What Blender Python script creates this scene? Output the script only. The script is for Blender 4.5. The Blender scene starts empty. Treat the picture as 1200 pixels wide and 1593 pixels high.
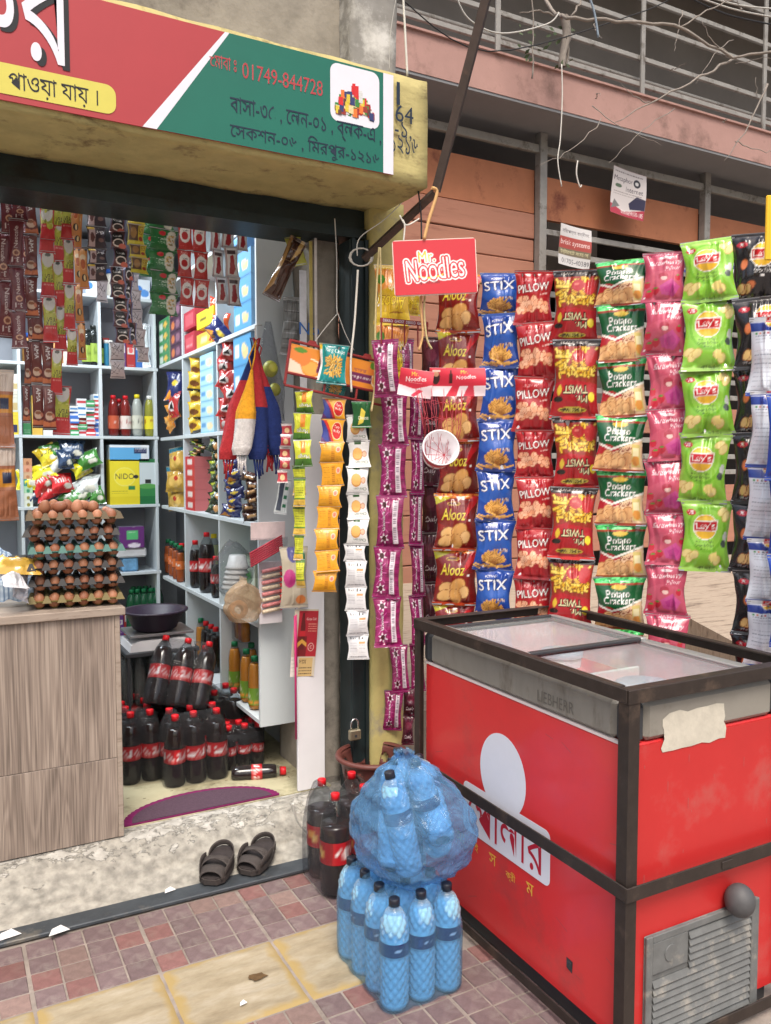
import bpy, bmesh, math, random
import numpy as np
from mathutils import Vector, Matrix, noise as mnoise
from mathutils.geometry import tessellate_polygon
random.seed(7); np.random.seed(7)
SC = bpy.context.scene
COL = SC.collection
R = math.radians
PI = math.pi

# ------------------------------------------------------------------ camera, sky, sun, exposure
FPX = 1273.0; PITCH = R(3.49); YAW = R(28.64); EYE = 1.55
cd = bpy.data.cameras.new('camera'); cam = bpy.data.objects.new('camera', cd); COL.objects.link(cam)
cam.location = (0, 0, EYE); cam.rotation_euler = (R(90) - PITCH, 0, -YAW)
cd.sensor_fit = 'VERTICAL'; cd.sensor_height = 36.0; cd.lens = FPX / 1593.0 * 36.0
cd.clip_start = 0.05; cd.clip_end = 500
SC.camera = cam
w = bpy.data.worlds.new('World'); SC.world = w; w.use_nodes = True
nt = w.node_tree; bg = nt.nodes['Background']; bg.inputs[1].default_value = 0.14
sky = nt.nodes.new('ShaderNodeTexSky'); sky.sky_type = 'NISHITA'; sky.sun_disc = False
SUN_EL, SUN_AZ = R(58), R(200)
sky.sun_elevation = SUN_EL; sky.sun_rotation = SUN_AZ; sky.air_density = 1.3; sky.dust_density = 6.0; sky.ozone_density = 0.6
nt.links.new(sky.outputs[0], bg.inputs[0])
sl = bpy.data.lights.new('sun', 'SUN'); sl.energy = 1.6; sl.angle = R(24); sl.color = (1, 0.95, 0.88)
sun = bpy.data.objects.new('sun', sl); COL.objects.link(sun)
# direction to the sun: nishita rotation measured clockwise from +Y
sd = Vector((math.sin(SUN_AZ) * math.cos(SUN_EL), math.cos(SUN_AZ) * math.cos(SUN_EL), math.sin(SUN_EL)))
sun.rotation_euler = (-sd).to_track_quat('-Z', 'Y').to_euler()
SC.view_settings.view_transform = 'Standard'; SC.view_settings.look = 'None'
SC.view_settings.exposure = 0.45; SC.view_settings.gamma = 1.0
SC.view_settings.use_curve_mapping = False

# ------------------------------------------------------------------ measuring helpers (pixel of the 1200x1593 photo + a real plane -> a point)
_fw = Vector((math.sin(YAW) * math.cos(PITCH), math.cos(YAW) * math.cos(PITCH), -math.sin(PITCH)))
_rt = Vector((math.cos(YAW), -math.sin(YAW), 0)); _dn = _fw.cross(_rt)
CAM = Vector((0, 0, EYE))
def ray(px, py): return _fw + _rt * ((px - 600) / FPX) + _dn * ((py - 796.5) / FPX)
def at(px, py, ax, val):
    v = ray(px, py); return CAM + v * ((val - CAM[ax]) / v[ax])
def atp(px, py, p0, n):
    v = ray(px, py); p0 = Vector(p0); n = Vector(n); return CAM + v * ((p0 - CAM).dot(n) / v.dot(n))
def srgb(*c):
    if len(c) == 1: c = c[0]
    return tuple((x / 255.0 / 12.92) if x / 255.0 <= 0.04045 else ((x / 255.0 + 0.055) / 1.055) ** 2.4 for x in c)

# ------------------------------------------------------------------ materials
MATS = {}
def newmat(name):
    m = bpy.data.materials.new(name); m.use_nodes = True
    return m, m.node_tree, m.node_tree.nodes['Principled BSDF']
def mat(name, col, rough=0.6, metal=0.0, var=0.12, scale=20.0, bump=0.0, bscale=60.0, spec=0.5, alpha=None, trans=0.0, coat=0.0, objvar=0.0, dirt=None, dirtscale=6.0, dirtamt=0.5, emis=None, stretch=None, ior=1.45):
    """Principled with noise-driven colour variation, optional dirt patches and bump."""
    if name in MATS: return MATS[name]
    m, t, b = newmat(name); N = t.nodes; Lk = t.links
    b.inputs['Roughness'].default_value = rough; b.inputs['Metallic'].default_value = metal
    b.inputs['Specular IOR Level'].default_value = spec; b.inputs['IOR'].default_value = ior
    b.inputs['Coat Weight'].default_value = coat; b.inputs['Coat Roughness'].default_value = 0.1
    b.inputs['Transmission Weight'].default_value = trans
    if alpha is not None: b.inputs['Alpha'].default_value = alpha
    tc = N.new('ShaderNodeTexCoord'); vec = tc.outputs['Object']
    if stretch:
        mp = N.new('ShaderNodeMapping'); mp.inputs['Scale'].default_value = stretch; Lk.new(vec, mp.inputs[0]); vec = mp.outputs[0]
    col = tuple(col) + (1,)
    cur = None
    if var > 0:
        n = N.new('ShaderNodeTexNoise'); n.inputs['Scale'].default_value = scale; n.inputs['Detail'].default_value = 5; n.inputs['Roughness'].default_value = 0.65
        Lk.new(vec, n.inputs['Vector'])
        r = N.new('ShaderNodeValToRGB'); r.color_ramp.elements[0].position = 0.3; r.color_ramp.elements[1].position = 0.7
        r.color_ramp.elements[0].color = tuple(min(1, c * (1 - var)) for c in col[:3]) + (1,)
        r.color_ramp.elements[1].color = tuple(min(1, c * (1 + var)) for c in col[:3]) + (1,)
        Lk.new(n.outputs['Fac'], r.inputs[0]); cur = r.outputs[0]
    if dirt is not None:
        n2 = N.new('ShaderNodeTexNoise'); n2.inputs['Scale'].default_value = dirtscale; n2.inputs['Detail'].default_value = 8; n2.inputs['Roughness'].default_value = 0.7
        Lk.new(vec, n2.inputs['Vector'])
        r2 = N.new('ShaderNodeValToRGB'); r2.color_ramp.elements[0].position = 0.62 - 0.25 * dirtamt; r2.color_ramp.elements[1].position = 0.75 - 0.2 * dirtamt
        Lk.new(n2.outputs['Fac'], r2.inputs[0])
        mx = N.new('ShaderNodeMix'); mx.data_type = 'RGBA'; mx.inputs[7].default_value = tuple(dirt) + (1,)
        if cur: Lk.new(cur, mx.inputs[6])
        else: mx.inputs[6].default_value = col
        Lk.new(r2.outputs[0], mx.inputs[0]); cur = mx.outputs[2]
    if objvar > 0:
        oi = N.new('ShaderNodeObjectInfo'); mr = N.new('ShaderNodeMapRange'); mr.inputs[3].default_value = 1 - objvar; mr.inputs[4].default_value = 1 + objvar
        Lk.new(oi.outputs['Random'], mr.inputs[0])
        mx = N.new('ShaderNodeVectorMath'); mx.operation = 'SCALE'
        if cur: Lk.new(cur, mx.inputs[0])
        else: mx.inputs[0].default_value = col[:3]
        Lk.new(mr.outputs[0], mx.inputs['Scale']); cur = mx.outputs[0]
    if cur: Lk.new(cur, b.inputs['Base Color'])
    else: b.inputs['Base Color'].default_value = col
    if bump > 0:
        n3 = N.new('ShaderNodeTexNoise'); n3.inputs['Scale'].default_value = bscale; n3.inputs['Detail'].default_value = 6
        Lk.new(vec, n3.inputs['Vector'])
        bp = N.new('ShaderNodeBump'); bp.inputs['Strength'].default_value = bump; bp.inputs['Distance'].default_value = 0.004
        Lk.new(n3.outputs['Fac'], bp.inputs['Height']); Lk.new(bp.outputs[0], b.inputs['Normal'])
    if emis: b.inputs['Emission Color'].default_value = tuple(emis[:3]) + (1,); b.inputs['Emission Strength'].default_value = emis[3]
    MATS[name] = m; return m
def printmat(name, rough=0.35, metal=0.0, coat=0.0, bump=0.0, bscale=40, spec=0.5, gain=1.0):
    """Colour comes from the mesh's own painted print attribute."""
    if name in MATS: return MATS[name]
    m, t, b = newmat(name); N = t.nodes
    a = N.new('ShaderNodeAttribute'); a.attribute_name = 'print'
    t.links.new(a.outputs['Color'], b.inputs['Base Color'])
    b.inputs['Roughness'].default_value = rough; b.inputs['Metallic'].default_value = metal
    b.inputs['Coat Weight'].default_value = coat; b.inputs['Coat Roughness'].default_value = 0.12; b.inputs['Specular IOR Level'].default_value = spec
    if bump:
        tc = N.new('ShaderNodeTexCoord'); n3 = N.new('ShaderNodeTexNoise'); n3.inputs['Scale'].default_value = bscale; n3.inputs['Detail'].default_value = 3; n3.inputs['Distortion'].default_value = 0.8
        oi = N.new('ShaderNodeObjectInfo'); ad = N.new('ShaderNodeVectorMath'); t.links.new(tc.outputs['Object'], ad.inputs[0]); t.links.new(oi.outputs['Location'], ad.inputs[1])
        t.links.new(ad.outputs[0], n3.inputs['Vector'])
        bp = N.new('ShaderNodeBump'); bp.inputs['Strength'].default_value = bump; bp.inputs['Distance'].default_value = 0.006
        t.links.new(n3.outputs['Fac'], bp.inputs['Height']); t.links.new(bp.outputs[0], b.inputs['Normal'])
    MATS[name] = m; return m
def filmmat(name, tint, density, rough=0.15, bump=0.6, bscale=25, body=None):
    """Thin clear plastic film: mostly see-through with glossy creases."""
    if name in MATS: return MATS[name]
    m, t, b = newmat(name); N = t.nodes; Lk = t.links
    tr = N.new('ShaderNodeBsdfTransparent'); tr.inputs[0].default_value = tuple(1 - (1 - c) * 0.55 for c in tint) + (1,)
    body = (0.35 if max(tint) - min(tint) < .2 else 1.0) if body is None else body
    b.inputs['Base Color'].default_value = tuple(c * body for c in tint) + (1,); b.inputs['Roughness'].default_value = rough; b.inputs['Coat Weight'].default_value = 0.4
    mx = N.new('ShaderNodeMixShader'); out = N['Material Output']
    lw = N.new('ShaderNodeLayerWeight'); lw.inputs[0].default_value = 0.35
    tc = N.new('ShaderNodeTexCoord'); n3 = N.new('ShaderNodeTexNoise'); n3.inputs['Scale'].default_value = bscale; n3.inputs['Detail'].default_value = 4; n3.inputs['Distortion'].default_value = 1.5
    Lk.new(tc.outputs['Object'], n3.inputs['Vector'])
    bp = N.new('ShaderNodeBump'); bp.inputs['Strength'].default_value = bump; bp.inputs['Distance'].default_value = 0.012
    Lk.new(n3.outputs['Fac'], bp.inputs['Height']); Lk.new(bp.outputs[0], b.inputs['Normal']); Lk.new(bp.outputs[0], lw.inputs['Normal'])
    ma = N.new('ShaderNodeMapRange'); ma.inputs[3].default_value = density; ma.inputs[4].default_value = min(1, density + 0.42)
    Lk.new(lw.outputs['Facing'], ma.inputs[0]); Lk.new(ma.outputs[0], mx.inputs[0])
    Lk.new(tr.outputs[0], mx.inputs[1]); Lk.new(b.outputs[0], mx.inputs[2]); Lk.new(mx.outputs[0], out.inputs[0])
    MATS[name] = m; return m

# ------------------------------------------------------------------ mesh building
class MB:
    def __init__(s): s.v = []; s.f = []; s.smooth = []
    def add(s, vs, fs, smooth=False):
        o = len(s.v); s.v += [tuple(p) for p in vs]; s.f += [tuple(i + o for i in f) for f in fs]; s.smooth += [smooth] * len(fs); return s
    def box(s, x0, y0, z0, x1, y1, z1, M=None):
        vs = [(x0, y0, z0), (x1, y0, z0), (x1, y1, z0), (x0, y1, z0), (x0, y0, z1), (x1, y0, z1), (x1, y1, z1), (x0, y1, z1)]
        if M is not None: vs = [M @ Vector(p) for p in vs]
        return s.add(vs, [(0, 3, 2, 1), (4, 5, 6, 7), (0, 1, 5, 4), (1, 2, 6, 5), (2, 3, 7, 6), (3, 0, 4, 7)])
    def bbox(s, x0, y0, z0, x1, y1, z1, b=0.004, M=None):
        """box with chamfered edges"""
        b = min(b, (x1 - x0) / 2.1, (y1 - y0) / 2.1, (z1 - z0) / 2.1)
        bm = bmesh.new(); bmesh.ops.create_cube(bm, size=1)
        for v in bm.verts: v.co = Vector(((x0 + x1) / 2 + v.co.x * (x1 - x0), (y0 + y1) / 2 + v.co.y * (y1 - y0), (z0 + z1) / 2 + v.co.z * (z1 - z0)))
        bmesh.ops.bevel(bm, geom=bm.edges[:], offset=b, segments=1, affect='EDGES')
        vs = [v.co.copy() if M is None else M @ v.co for v in bm.verts]; bm.verts.index_update()
        fs = [[v.index for v in f.verts] for f in bm.faces]; bm.free(); return s.add(vs, fs)
    def tube(s, pts, r, n=8, caps=True, smooth=True):
        pts = [Vector(p) for p in pts]; k = len(pts)
        rr = r if isinstance(r, (list, tuple)) else [r] * k
        up = None; vs = []
        for i in range(k):
            d = (pts[min(i + 1, k - 1)] - pts[max(i - 1, 0)])
            d = d.normalized() if d.length > 1e-9 else Vector((0, 0, 1))
            if up is None: up = Vector((0, 0, 1)) if abs(d.z) < 0.9 else Vector((1, 0, 0))
            a = d.cross(up).normalized(); b2 = a.cross(d).normalized(); up = b2
            for j in range(n):
                t = 2 * PI * j / n; vs.append(pts[i] + (a * math.cos(t) + b2 * math.sin(t)) * rr[i])
        fs = [(i * n + j, i * n + (j + 1) % n, (i + 1) * n + (j + 1) % n, (i + 1) * n + j) for i in range(k - 1) for j in range(n)]
        s.add(vs, fs, smooth)
        if caps:
            o = len(s.v) - len(vs); s.f += [tuple(o + j for j in reversed(range(n))), tuple(o + (k - 1) * n + j for j in range(n))]; s.smooth += [False, False]
        return s
    def lathe(s, prof, n=16, c=(0, 0, 0), M=None, smooth=True, sq=0.0, lobes=0, lobe_amt=0.0):
        """profile [(r,z)...] about z"""
        vs = []
        for r_, z_ in prof:
            for j in range(n):
                t = 2 * PI * j / n; rr = r_
                if lobes: rr = r_ * (1 + lobe_amt * math.cos(lobes * t))
                vs.append(Vector((rr * math.cos(t), rr * math.sin(t), z_)))
        if M is not None: vs = [M @ v for v in vs]
        vs = [v + Vector(c) for v in vs]
        k = len(prof)
        fs = [(i * n + j, i * n + (j + 1) % n, (i + 1) * n + (j + 1) % n, (i + 1) * n + j) for i in range(k - 1) for j in range(n)]
        return s.add(vs, fs, smooth)
    def prism(s, poly, y0, y1, axis='y'):
        """extrude polygon [(a,b)] ; axis y: a->x,b->z ; axis x: a->y,b->z ; axis z: a->x,b->y"""
        n = len(poly)
        def P(a, b, t): return {'y': (a, t, b), 'x': (t, a, b), 'z': (a, b, t)}[axis]
        vs = [P(a, b, y0) for a, b in poly] + [P(a, b, y1) for a, b in poly]
        fs = [tuple(range(n)), tuple(reversed(range(n, 2 * n)))] + [(i, i + n, (i + 1) % n + n, (i + 1) % n) for i in range(n)]
        return s.add(vs, fs)
    def sphere(s, c, rx, ry=None, rz=None, nu=12, nv=8, M=None):
        ry = ry or rx; rz = rz or rx; c = Vector(c); vs = []
        for i in range(nv + 1):
            p = PI * i / nv
            for j in range(nu):
                t = 2 * PI * j / nu; q = Vector((rx * math.sin(p) * math.cos(t), ry * math.sin(p) * math.sin(t), rz * math.cos(p)))
                if M is not None: q = M @ q
                vs.append(c + q)
        fs = [(i * nu + j, (i + 1) * nu + j, (i + 1) * nu + (j + 1) % nu, i * nu + (j + 1) % nu) for i in range(nv) for j in range(nu)]
        return s.add(vs, fs, True)
    def mesh(s, name, m, off=None):
        me = bpy.data.meshes.new(name)
        vs = s.v if off is None else [(a - off[0], b - off[1], c - off[2]) for a, b, c in s.v]
        me.from_pydata([tuple(v) for v in vs], [], s.f); me.validate(); 
        if len(s.smooth) == len(me.polygons): me.polygons.foreach_set('use_smooth', s.smooth)
        for q in (m if isinstance(m, (list, tuple)) else [m]): me.materials.append(q)
        bm = bmesh.new(); bm.from_mesh(me); bmesh.ops.remove_doubles(bm, verts=bm.verts, dist=1e-6); bmesh.ops.recalc_face_normals(bm, faces=bm.faces); bm.to_mesh(me); bm.free()
        me.update(); return me

def tag(o, label=None, cat=None, group=None, kind=None):
    if label: o['label'] = label
    if cat: o['category'] = cat
    if group: o['group'] = group
    if kind: o['kind'] = kind
    return o
def empty(name, loc, label, cat, group=None, rz=0.0, rot=None):
    o = bpy.data.objects.new(name, None); COL.objects.link(o); o.location = loc
    o.rotation_euler = rot if rot else (0, 0, rz); o.empty_display_size = 0.05
    return tag(o, label, cat, group)
def part(name, mb, m, parent=None, loc=None, label=None, kind=None, world=False):
    """a mesh object; world=True: vertices are world coordinates and the (unrotated) ancestors' offsets are taken off"""
    off = None
    if world and parent is not None:
        off = Vector((0, 0, 0)); p = parent
        while p: off = off + p.location; p = p.parent
    me = mb.mesh(name, m, off) if isinstance(mb, MB) else mb
    o = bpy.data.objects.new(name, me); COL.objects.link(o); o.parent = parent
    if loc is not None: o.location = loc
    if label: o['label'] = label
    if kind: o['kind'] = kind
    return o
def solo(name, mb, m, label, cat, group=None, base=None):
    """a thing that is one mesh, built in world coordinates; its origin goes to its base"""
    v = np.array([tuple(p) for p in mb.v]); b = base or ((v[:, 0].min() + v[:, 0].max()) / 2, (v[:, 1].min() + v[:, 1].max()) / 2, v[:, 2].min())
    me = mb.mesh(name, m, b); o = bpy.data.objects.new(name, me); COL.objects.link(o); o.location = b
    return tag(o, label, cat, group)
def struct(name, mb, m, parent=None):
    me = mb.mesh(name, m); o = bpy.data.objects.new(name, me); COL.objects.link(o); o.parent = parent
    o['kind'] = 'structure'; return o
def copytree(o, loc=None, rot=None, label=None, parent=None, group=None, scale=None):
    c = o.copy(); COL.objects.link(c)
    if parent is not None: c.parent = parent
    if loc is not None: c.location = loc
    if rot is not None: c.rotation_euler = rot
    if scale is not None: c.scale = scale
    if label: c['label'] = label
    if group: c['group'] = group
    for ch in list(o.children):
        copytree(ch, parent=c)
    return c
class Proto:
    """first use moves the original, later uses copy it"""
    def __init__(s, root): s.r = root; s.used = False
    def put(s, loc, rot=None, label=None, group=None, scale=None):
        if not s.used:
            s.used = True; o = s.r; o.location = loc
            if rot is not None: o.rotation_euler = rot
            if label: o['label'] = label
            if group: o['group'] = group
            if scale is not None: o.scale = scale
            return o
        return copytree(s.r, loc, rot, label, None, group, scale)
def bumpy(mb_grid, nx, ny): pass

def gridsurf(f, nx, ny):
    """grid of points f(u,v) u,v in 0..1 -> MB"""
    m = MB(); vs = [f(i / nx, j / ny) for j in range(ny + 1) for i in range(nx + 1)]
    fs = [(j * (nx + 1) + i, j * (nx + 1) + i + 1, (j + 1) * (nx + 1) + i + 1, (j + 1) * (nx + 1) + i) for j in range(ny) for i in range(nx)]
    return m.add(vs, fs, True)
def nz(x, y, z=0.0): return mnoise.noise(Vector((x, y, z)))

# ------------------------------------------------------------------ lettering
_tc = {}
def text_polys(body, bold=0.0, shear=0.0, space=1.0):
    """outlines of a word at size 1 -> list of (outer, holes), each a list of (x, y)"""
    key = (body, bold, shear, space)
    if key in _tc: return _tc[key]
    c = bpy.data.curves.new('lettering', 'FONT'); c.body = body; c.size = 1; c.fill_mode = 'NONE'; c.offset = bold; c.shear = shear; c.space_character = space; c.resolution_u = 3
    o = bpy.data.objects.new('lettering', c); COL.objects.link(o)
    bpy.context.view_layer.update()
    me = o.evaluated_get(bpy.context.evaluated_depsgraph_get()).to_mesh()
    pts = [(v.co.x, v.co.y) for v in me.vertices]; nb = {}
    for e in me.edges:
        a, b = e.vertices; nb.setdefault(a, []).append(b); nb.setdefault(b, []).append(a)
    seen = set(); loops = []
    for s0 in sorted(nb):
        if s0 in seen: continue
        lp = [s0]; seen.add(s0); cur = s0
        while True:
            nx = [k for k in nb[cur] if k not in seen]
            if not nx: break
            cur = min(nx) if len(lp) == 1 else nx[0]; seen.add(cur); lp.append(cur)
        if len(lp) > 2: loops.append([pts[k] for k in lp])
    o.to_mesh_clear() if False else None
    bpy.data.objects.remove(o); bpy.data.curves.remove(c)
    def area(l): return 0.5 * sum(l[i][0] * l[(i + 1) % len(l)][1] - l[(i + 1) % len(l)][0] * l[i][1] for i in range(len(l)))
    def inside(p, l):
        r_ = False
        for i in range(len(l)):
            (x1, y1), (x2, y2) = l[i], l[i - 1]
            if (y1 > p[1]) != (y2 > p[1]) and p[0] < (x2 - x1) * (p[1] - y1) / (y2 - y1) + x1: r_ = not r_
        return r_
    ar = [area(l) for l in loops]
    big = sorted(range(len(loops)), key=lambda i: -abs(ar[i]))
    if not big: _tc[key] = []; return []
    sg = 1 if ar[big[0]] > 0 else -1
    outer = [i for i in big if ar[i] * sg > 0]; holes = [i for i in big if ar[i] * sg <= 0]
    res = {i: [] for i in outer}
    for h in holes:
        cand = [i for i in outer if inside(loops[h][0], loops[i]) and abs(ar[i]) > abs(ar[h])]
        if cand: res[min(cand, key=lambda i: abs(ar[i]))].append(loops[h])
        elif abs(ar[h]) > 1e-3: res[h] = []; 
    out = [(loops[i], res[i]) for i in res if abs(ar[i]) > 1e-5]
    _tc[key] = out; return out
def text_bounds(pl):
    xs = [p[0] for o, _ in pl for p in o]; ys = [p[1] for o, _ in pl for p in o]
    return min(xs), min(ys), max(xs), max(ys)
def text_tris(pl):
    tr = []
    for k, (o, hs) in enumerate(pl):
        allp = list(o)
        for h in hs: allp += h
        t = tessellate_polygon([[Vector((x, y, 0)) for x, y in o]] + [[Vector((x, y, 0)) for x, y in h] for h in hs])
        for a, b, c in t: tr.append((allp[a], allp[b], allp[c], k))
    return tr
def text_mb(body, origin, ex, ey, height=None, width=None, bold=0.0, shear=0.0, depth=0.0006, anchor='l', mb=None, thick=True):
    """flat raised letters: origin = lower-left (or centre), ex/ey unit axes of the plane; height = cap box height"""
    pl = text_polys(body, bold, shear); 
    if not pl: return mb or MB()
    x0, y0, x1, y1 = text_bounds(pl); W, H = x1 - x0, y1 - y0
    if height and width: sx, sy = width / W, height / H
    elif height: sx = sy = height / H
    else: sx = sy = width / W
    ox, oy = (x0, y0) if anchor == 'l' else ((x0 + x1) / 2, (y0 + y1) / 2)
    origin = Vector(origin); ex = Vector(ex); ey = Vector(ey); n = ex.cross(ey).normalized()
    mb = mb or MB()
    for a, b, c, k in text_tris(pl):
        pts = [origin + ex * ((p[0] - ox) * sx) + ey * ((p[1] - oy) * sy) + n * (depth + (k % 9) * 0.00007) for p in (a, b, c)]
        mb.add(pts, [(0, 1, 2)])
    return mb
def flat(poly, origin, ex, ey, d, mb=None):
    """flat n-gon lifted d off the plane"""
    origin = Vector(origin); ex = Vector(ex); ey = Vector(ey); n = ex.cross(ey).normalized(); mb = mb or MB()
    return mb.add([origin + ex * a + ey * b + n * d for a, b in poly], [tuple(range(len(poly)))])
def rrect(x0, y0, x1, y1, r, n=5):
    P_ = []
    for cx, cy, a0 in ((x1 - r, y1 - r, 0), (x0 + r, y1 - r, 90), (x0 + r, y0 + r, 180), (x1 - r, y0 + r, 270)):
        for k in range(n + 1):
            t = R(a0 + 90 * k / n); P_.append((cx + r * math.cos(t), cy + r * math.sin(t)))
    return P_
def ellpoly(cx, cy, rx, ry, n=28, rot=0.0):
    return [(cx + rx * math.cos(t) * math.cos(rot) - ry * math.sin(t) * math.sin(rot), cy + rx * math.cos(t) * math.sin(rot) + ry * math.sin(t) * math.cos(rot)) for t in [2 * PI * k / n for k in range(n)]]

# ------------------------------------------------------------------ print canvas: paints flat package artwork into a mesh colour attribute
class Cv:
    def __init__(s, asp, W=168, bg=(200, 200, 200)):
        s.W = W; s.H = max(8, int(W * asp)); s.asp = asp; s.a = np.zeros((s.H, s.W, 3)); s.a[:] = bg
        s.Y, s.X = np.mgrid[0:s.H, 0:s.W]; s.X = (s.X + 0.5) / s.W; s.Y = (s.Y + 0.5) / s.W   # both in units of the width; y up
    def put(s, m, c, al=1.0):
        s.a[m] = s.a[m] * (1 - al) + np.array(c, float) * al; return s
    def rect(s, x0, y0, x1, y1, c, al=1.0): return s.put((s.X >= x0) & (s.X < x1) & (s.Y >= y0 * s.asp) & (s.Y < y1 * s.asp), c, al)
    def ell(s, cx, cy, rx, ry, c, rot=0.0, al=1.0):
        dx = s.X - cx; dy = s.Y - cy * s.asp; u = dx * math.cos(rot) + dy * math.sin(rot); v = -dx * math.sin(rot) + dy * math.cos(rot)
        return s.put((u / rx) ** 2 + (v / ry) ** 2 < 1, c, al)
    def poly(s, pts, c, al=1.0):
        m = np.zeros(s.X.shape, bool); n = len(pts)
        for i in range(n):
            x1, y1 = pts[i]; x2, y2 = pts[i - 1]; y1 *= s.asp; y2 *= s.asp
            if y1 == y2: continue
            m ^= ((y1 > s.Y) != (y2 > s.Y)) & (s.X < (x2 - x1) * (s.Y - y1) / (y2 - y1) + x1)
        return s.put(m, c, al)
    def bar(s, cx, cy, L, w_, rot, c): return s.poly([(cx + a * L / 2 * math.cos(rot) - b * w_ / 2 * math.sin(rot), cy + (a * L / 2 * math.sin(rot) + b * w_ / 2 * math.cos(rot)) / s.asp) for a, b in ((-1, -1), (1, -1), (1, 1), (-1, 1))], c)
    def text(s, t, cx, cy, w_, c, h=None, rot=0.0, outline=None, ow=0.018, bold=0.02, shear=0.0, flip=False, mirror=False):
        pl = text_polys(t, bold, shear)
        if not pl: return s
        x0, y0, x1, y1 = text_bounds(pl); k = w_ / (x1 - x0); ky = k if h is None else h / (y1 - y0)
        if flip: rot += PI
        m = np.zeros(s.X.shape, bool)
        def tf(p, dx, dy):
            a = (p[0] - (x0 + x1) / 2) * k * (-1 if mirror else 1); b = (p[1] - (y0 + y1) / 2) * ky
            return (cx + dx + a * math.cos(rot) - b * math.sin(rot)) * s.W, (cy * s.asp + dy + a * math.sin(rot) + b * math.cos(rot)) * s.W
        tris = text_tris(pl)
        offs = [(0, 0)]
        for dx, dy in offs:
            for a, b, d, _ in tris:
                P_ = [tf(q, dx, dy) for q in (a, b, d)]
                i0 = max(0, int(min(q[0] for q in P_)) - 1); i1 = min(s.W, int(max(q[0] for q in P_)) + 2); j0 = max(0, int(min(q[1] for q in P_)) - 1); j1 = min(s.H, int(max(q[1] for q in P_)) + 2)
                if i0 >= i1 or j0 >= j1: continue
                jj, ii = np.mgrid[j0:j1, i0:i1]; X = ii + .5; Y = jj + .5
                (ax, ay), (bx, by), (gx, gy) = P_
                d1 = (X - bx) * (ay - by) - (ax - bx) * (Y - by); d2 = (X - gx) * (by - gy) - (bx - gx) * (Y - gy); d3 = (X - ax) * (gy - ay) - (gx - ax) * (Y - ay)
                m[j0:j1, i0:i1] |= ((d1 >= 0) & (d2 >= 0) & (d3 >= 0)) | ((d1 <= 0) & (d2 <= 0) & (d3 <= 0))
        if outline is not None:
            q = max(1, int(ow * s.W)); mo = m.copy()
            for dx in range(-q, q + 1):
                for dy in range(-q, q + 1):
                    if dx * dx + dy * dy <= q * q + 1: mo |= np.roll(np.roll(m, dx, 1), dy, 0)
            s.put(mo, outline)
        return s.put(m, c)
    def scatter(s, n, x0, y0, x1, y1, cols, rx, ry, rot=None, edge=None, seed=1, shape='ell'):
        rg = random.Random(seed)
        for _ in range(n):
            cx, cy = rg.uniform(x0, x1), rg.uniform(y0, y1); c = rg.choice(cols); a = rg.uniform(0, PI) if rot is None else rot + rg.uniform(-.3, .3); q = rg.uniform(.8, 1.15)
            if shape == 'bar':
                if edge is not None: s.bar(cx, cy, rx * 2 * q * 1.1, ry * 2 * q * 1.5, a, edge)
                s.bar(cx, cy, rx * 2 * q, ry * 2 * q, a, c)
            else:
                if edge is not None: s.ell(cx, cy, rx * q * 1.12, ry * q * 1.15, edge, a)
                s.ell(cx, cy, rx * q, ry * q, c, a)
        return s
    def lines(s, n, x0, y0, x1, y1, c, seed=3, th=0.012):
        """rows of tiny print"""
        rg = random.Random(seed)
        for k in range(n):
            y = y1 - (y1 - y0) * (k + .5) / n; x = x0
            while x < x1:
                L = rg.uniform(.02, .07); s.rect(x, y - th / 2 / s.asp, min(x + L, x1), y + th / 2 / s.asp, c, 0.8); x += L + .015
        return s
    def sample(s, U, V):
        """U,V in 0..1 arrays -> linear colours, box averaged"""
        a = (s.a / 255.0).clip(0, 1); a = np.where(a <= 0.04045, a / 12.92, ((a + 0.055) / 1.055) ** 2.4)
        q = 1
        b = a.copy(); n = 1
        for dx, dy in ((1, 0), (0, 1), (1, 1)): b += np.roll(np.roll(a, -dx, 1), -dy, 0); n += 1
        b /= n
        I = (U * s.W - .5).round().astype(int).clip(0, s.W - 1); J = (V * s.H - .5).round().astype(int).clip(0, s.H - 1)
        return b[J, I]
def set_print(me, cols):
    at_ = me.attributes.new('print', 'FLOAT_COLOR', 'POINT'); c = np.ones((len(me.vertices), 4)); c[:len(cols), :3] = cols
    at_.data.foreach_set('color', c.ravel())
def gridmesh(name, P_, nu, nv, mats, extra=None, cols=None):
    """P_: (nv+1)*(nu+1) points row by row, extra: (verts, faces) appended with material 1"""
    I = np.arange(nu * nv); i = I % nu; j = I // nu; a = j * (nu + 1) + i
    F = np.stack([a, a + 1, a + nu + 2, a + nu + 1], 1)
    vs = [tuple(p) for p in P_]; fs = [tuple(int(x) for x in f) for f in F]; k = len(vs); nf = len(fs)
    if extra: vs += [tuple(p) for p in extra[0]]; fs += [tuple(x + k for x in f) for f in extra[1]]
    me = bpy.data.meshes.new(name); me.from_pydata(vs, [], fs)
    me.polygons.foreach_set('use_smooth', [True] * len(fs))
    for m in mats: me.materials.append(m)
    if extra and len(mats) > 1: me.polygons.foreach_set('material_index', [0] * nf + [1] * (len(fs) - nf))
    if cols is not None:
        c = np.full((len(vs), 3), 0.5); c[:len(cols)] = cols
        if extra: c[len(cols):] = cols.mean(0)
        set_print(me, c)
    me.update(); return me
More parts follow.
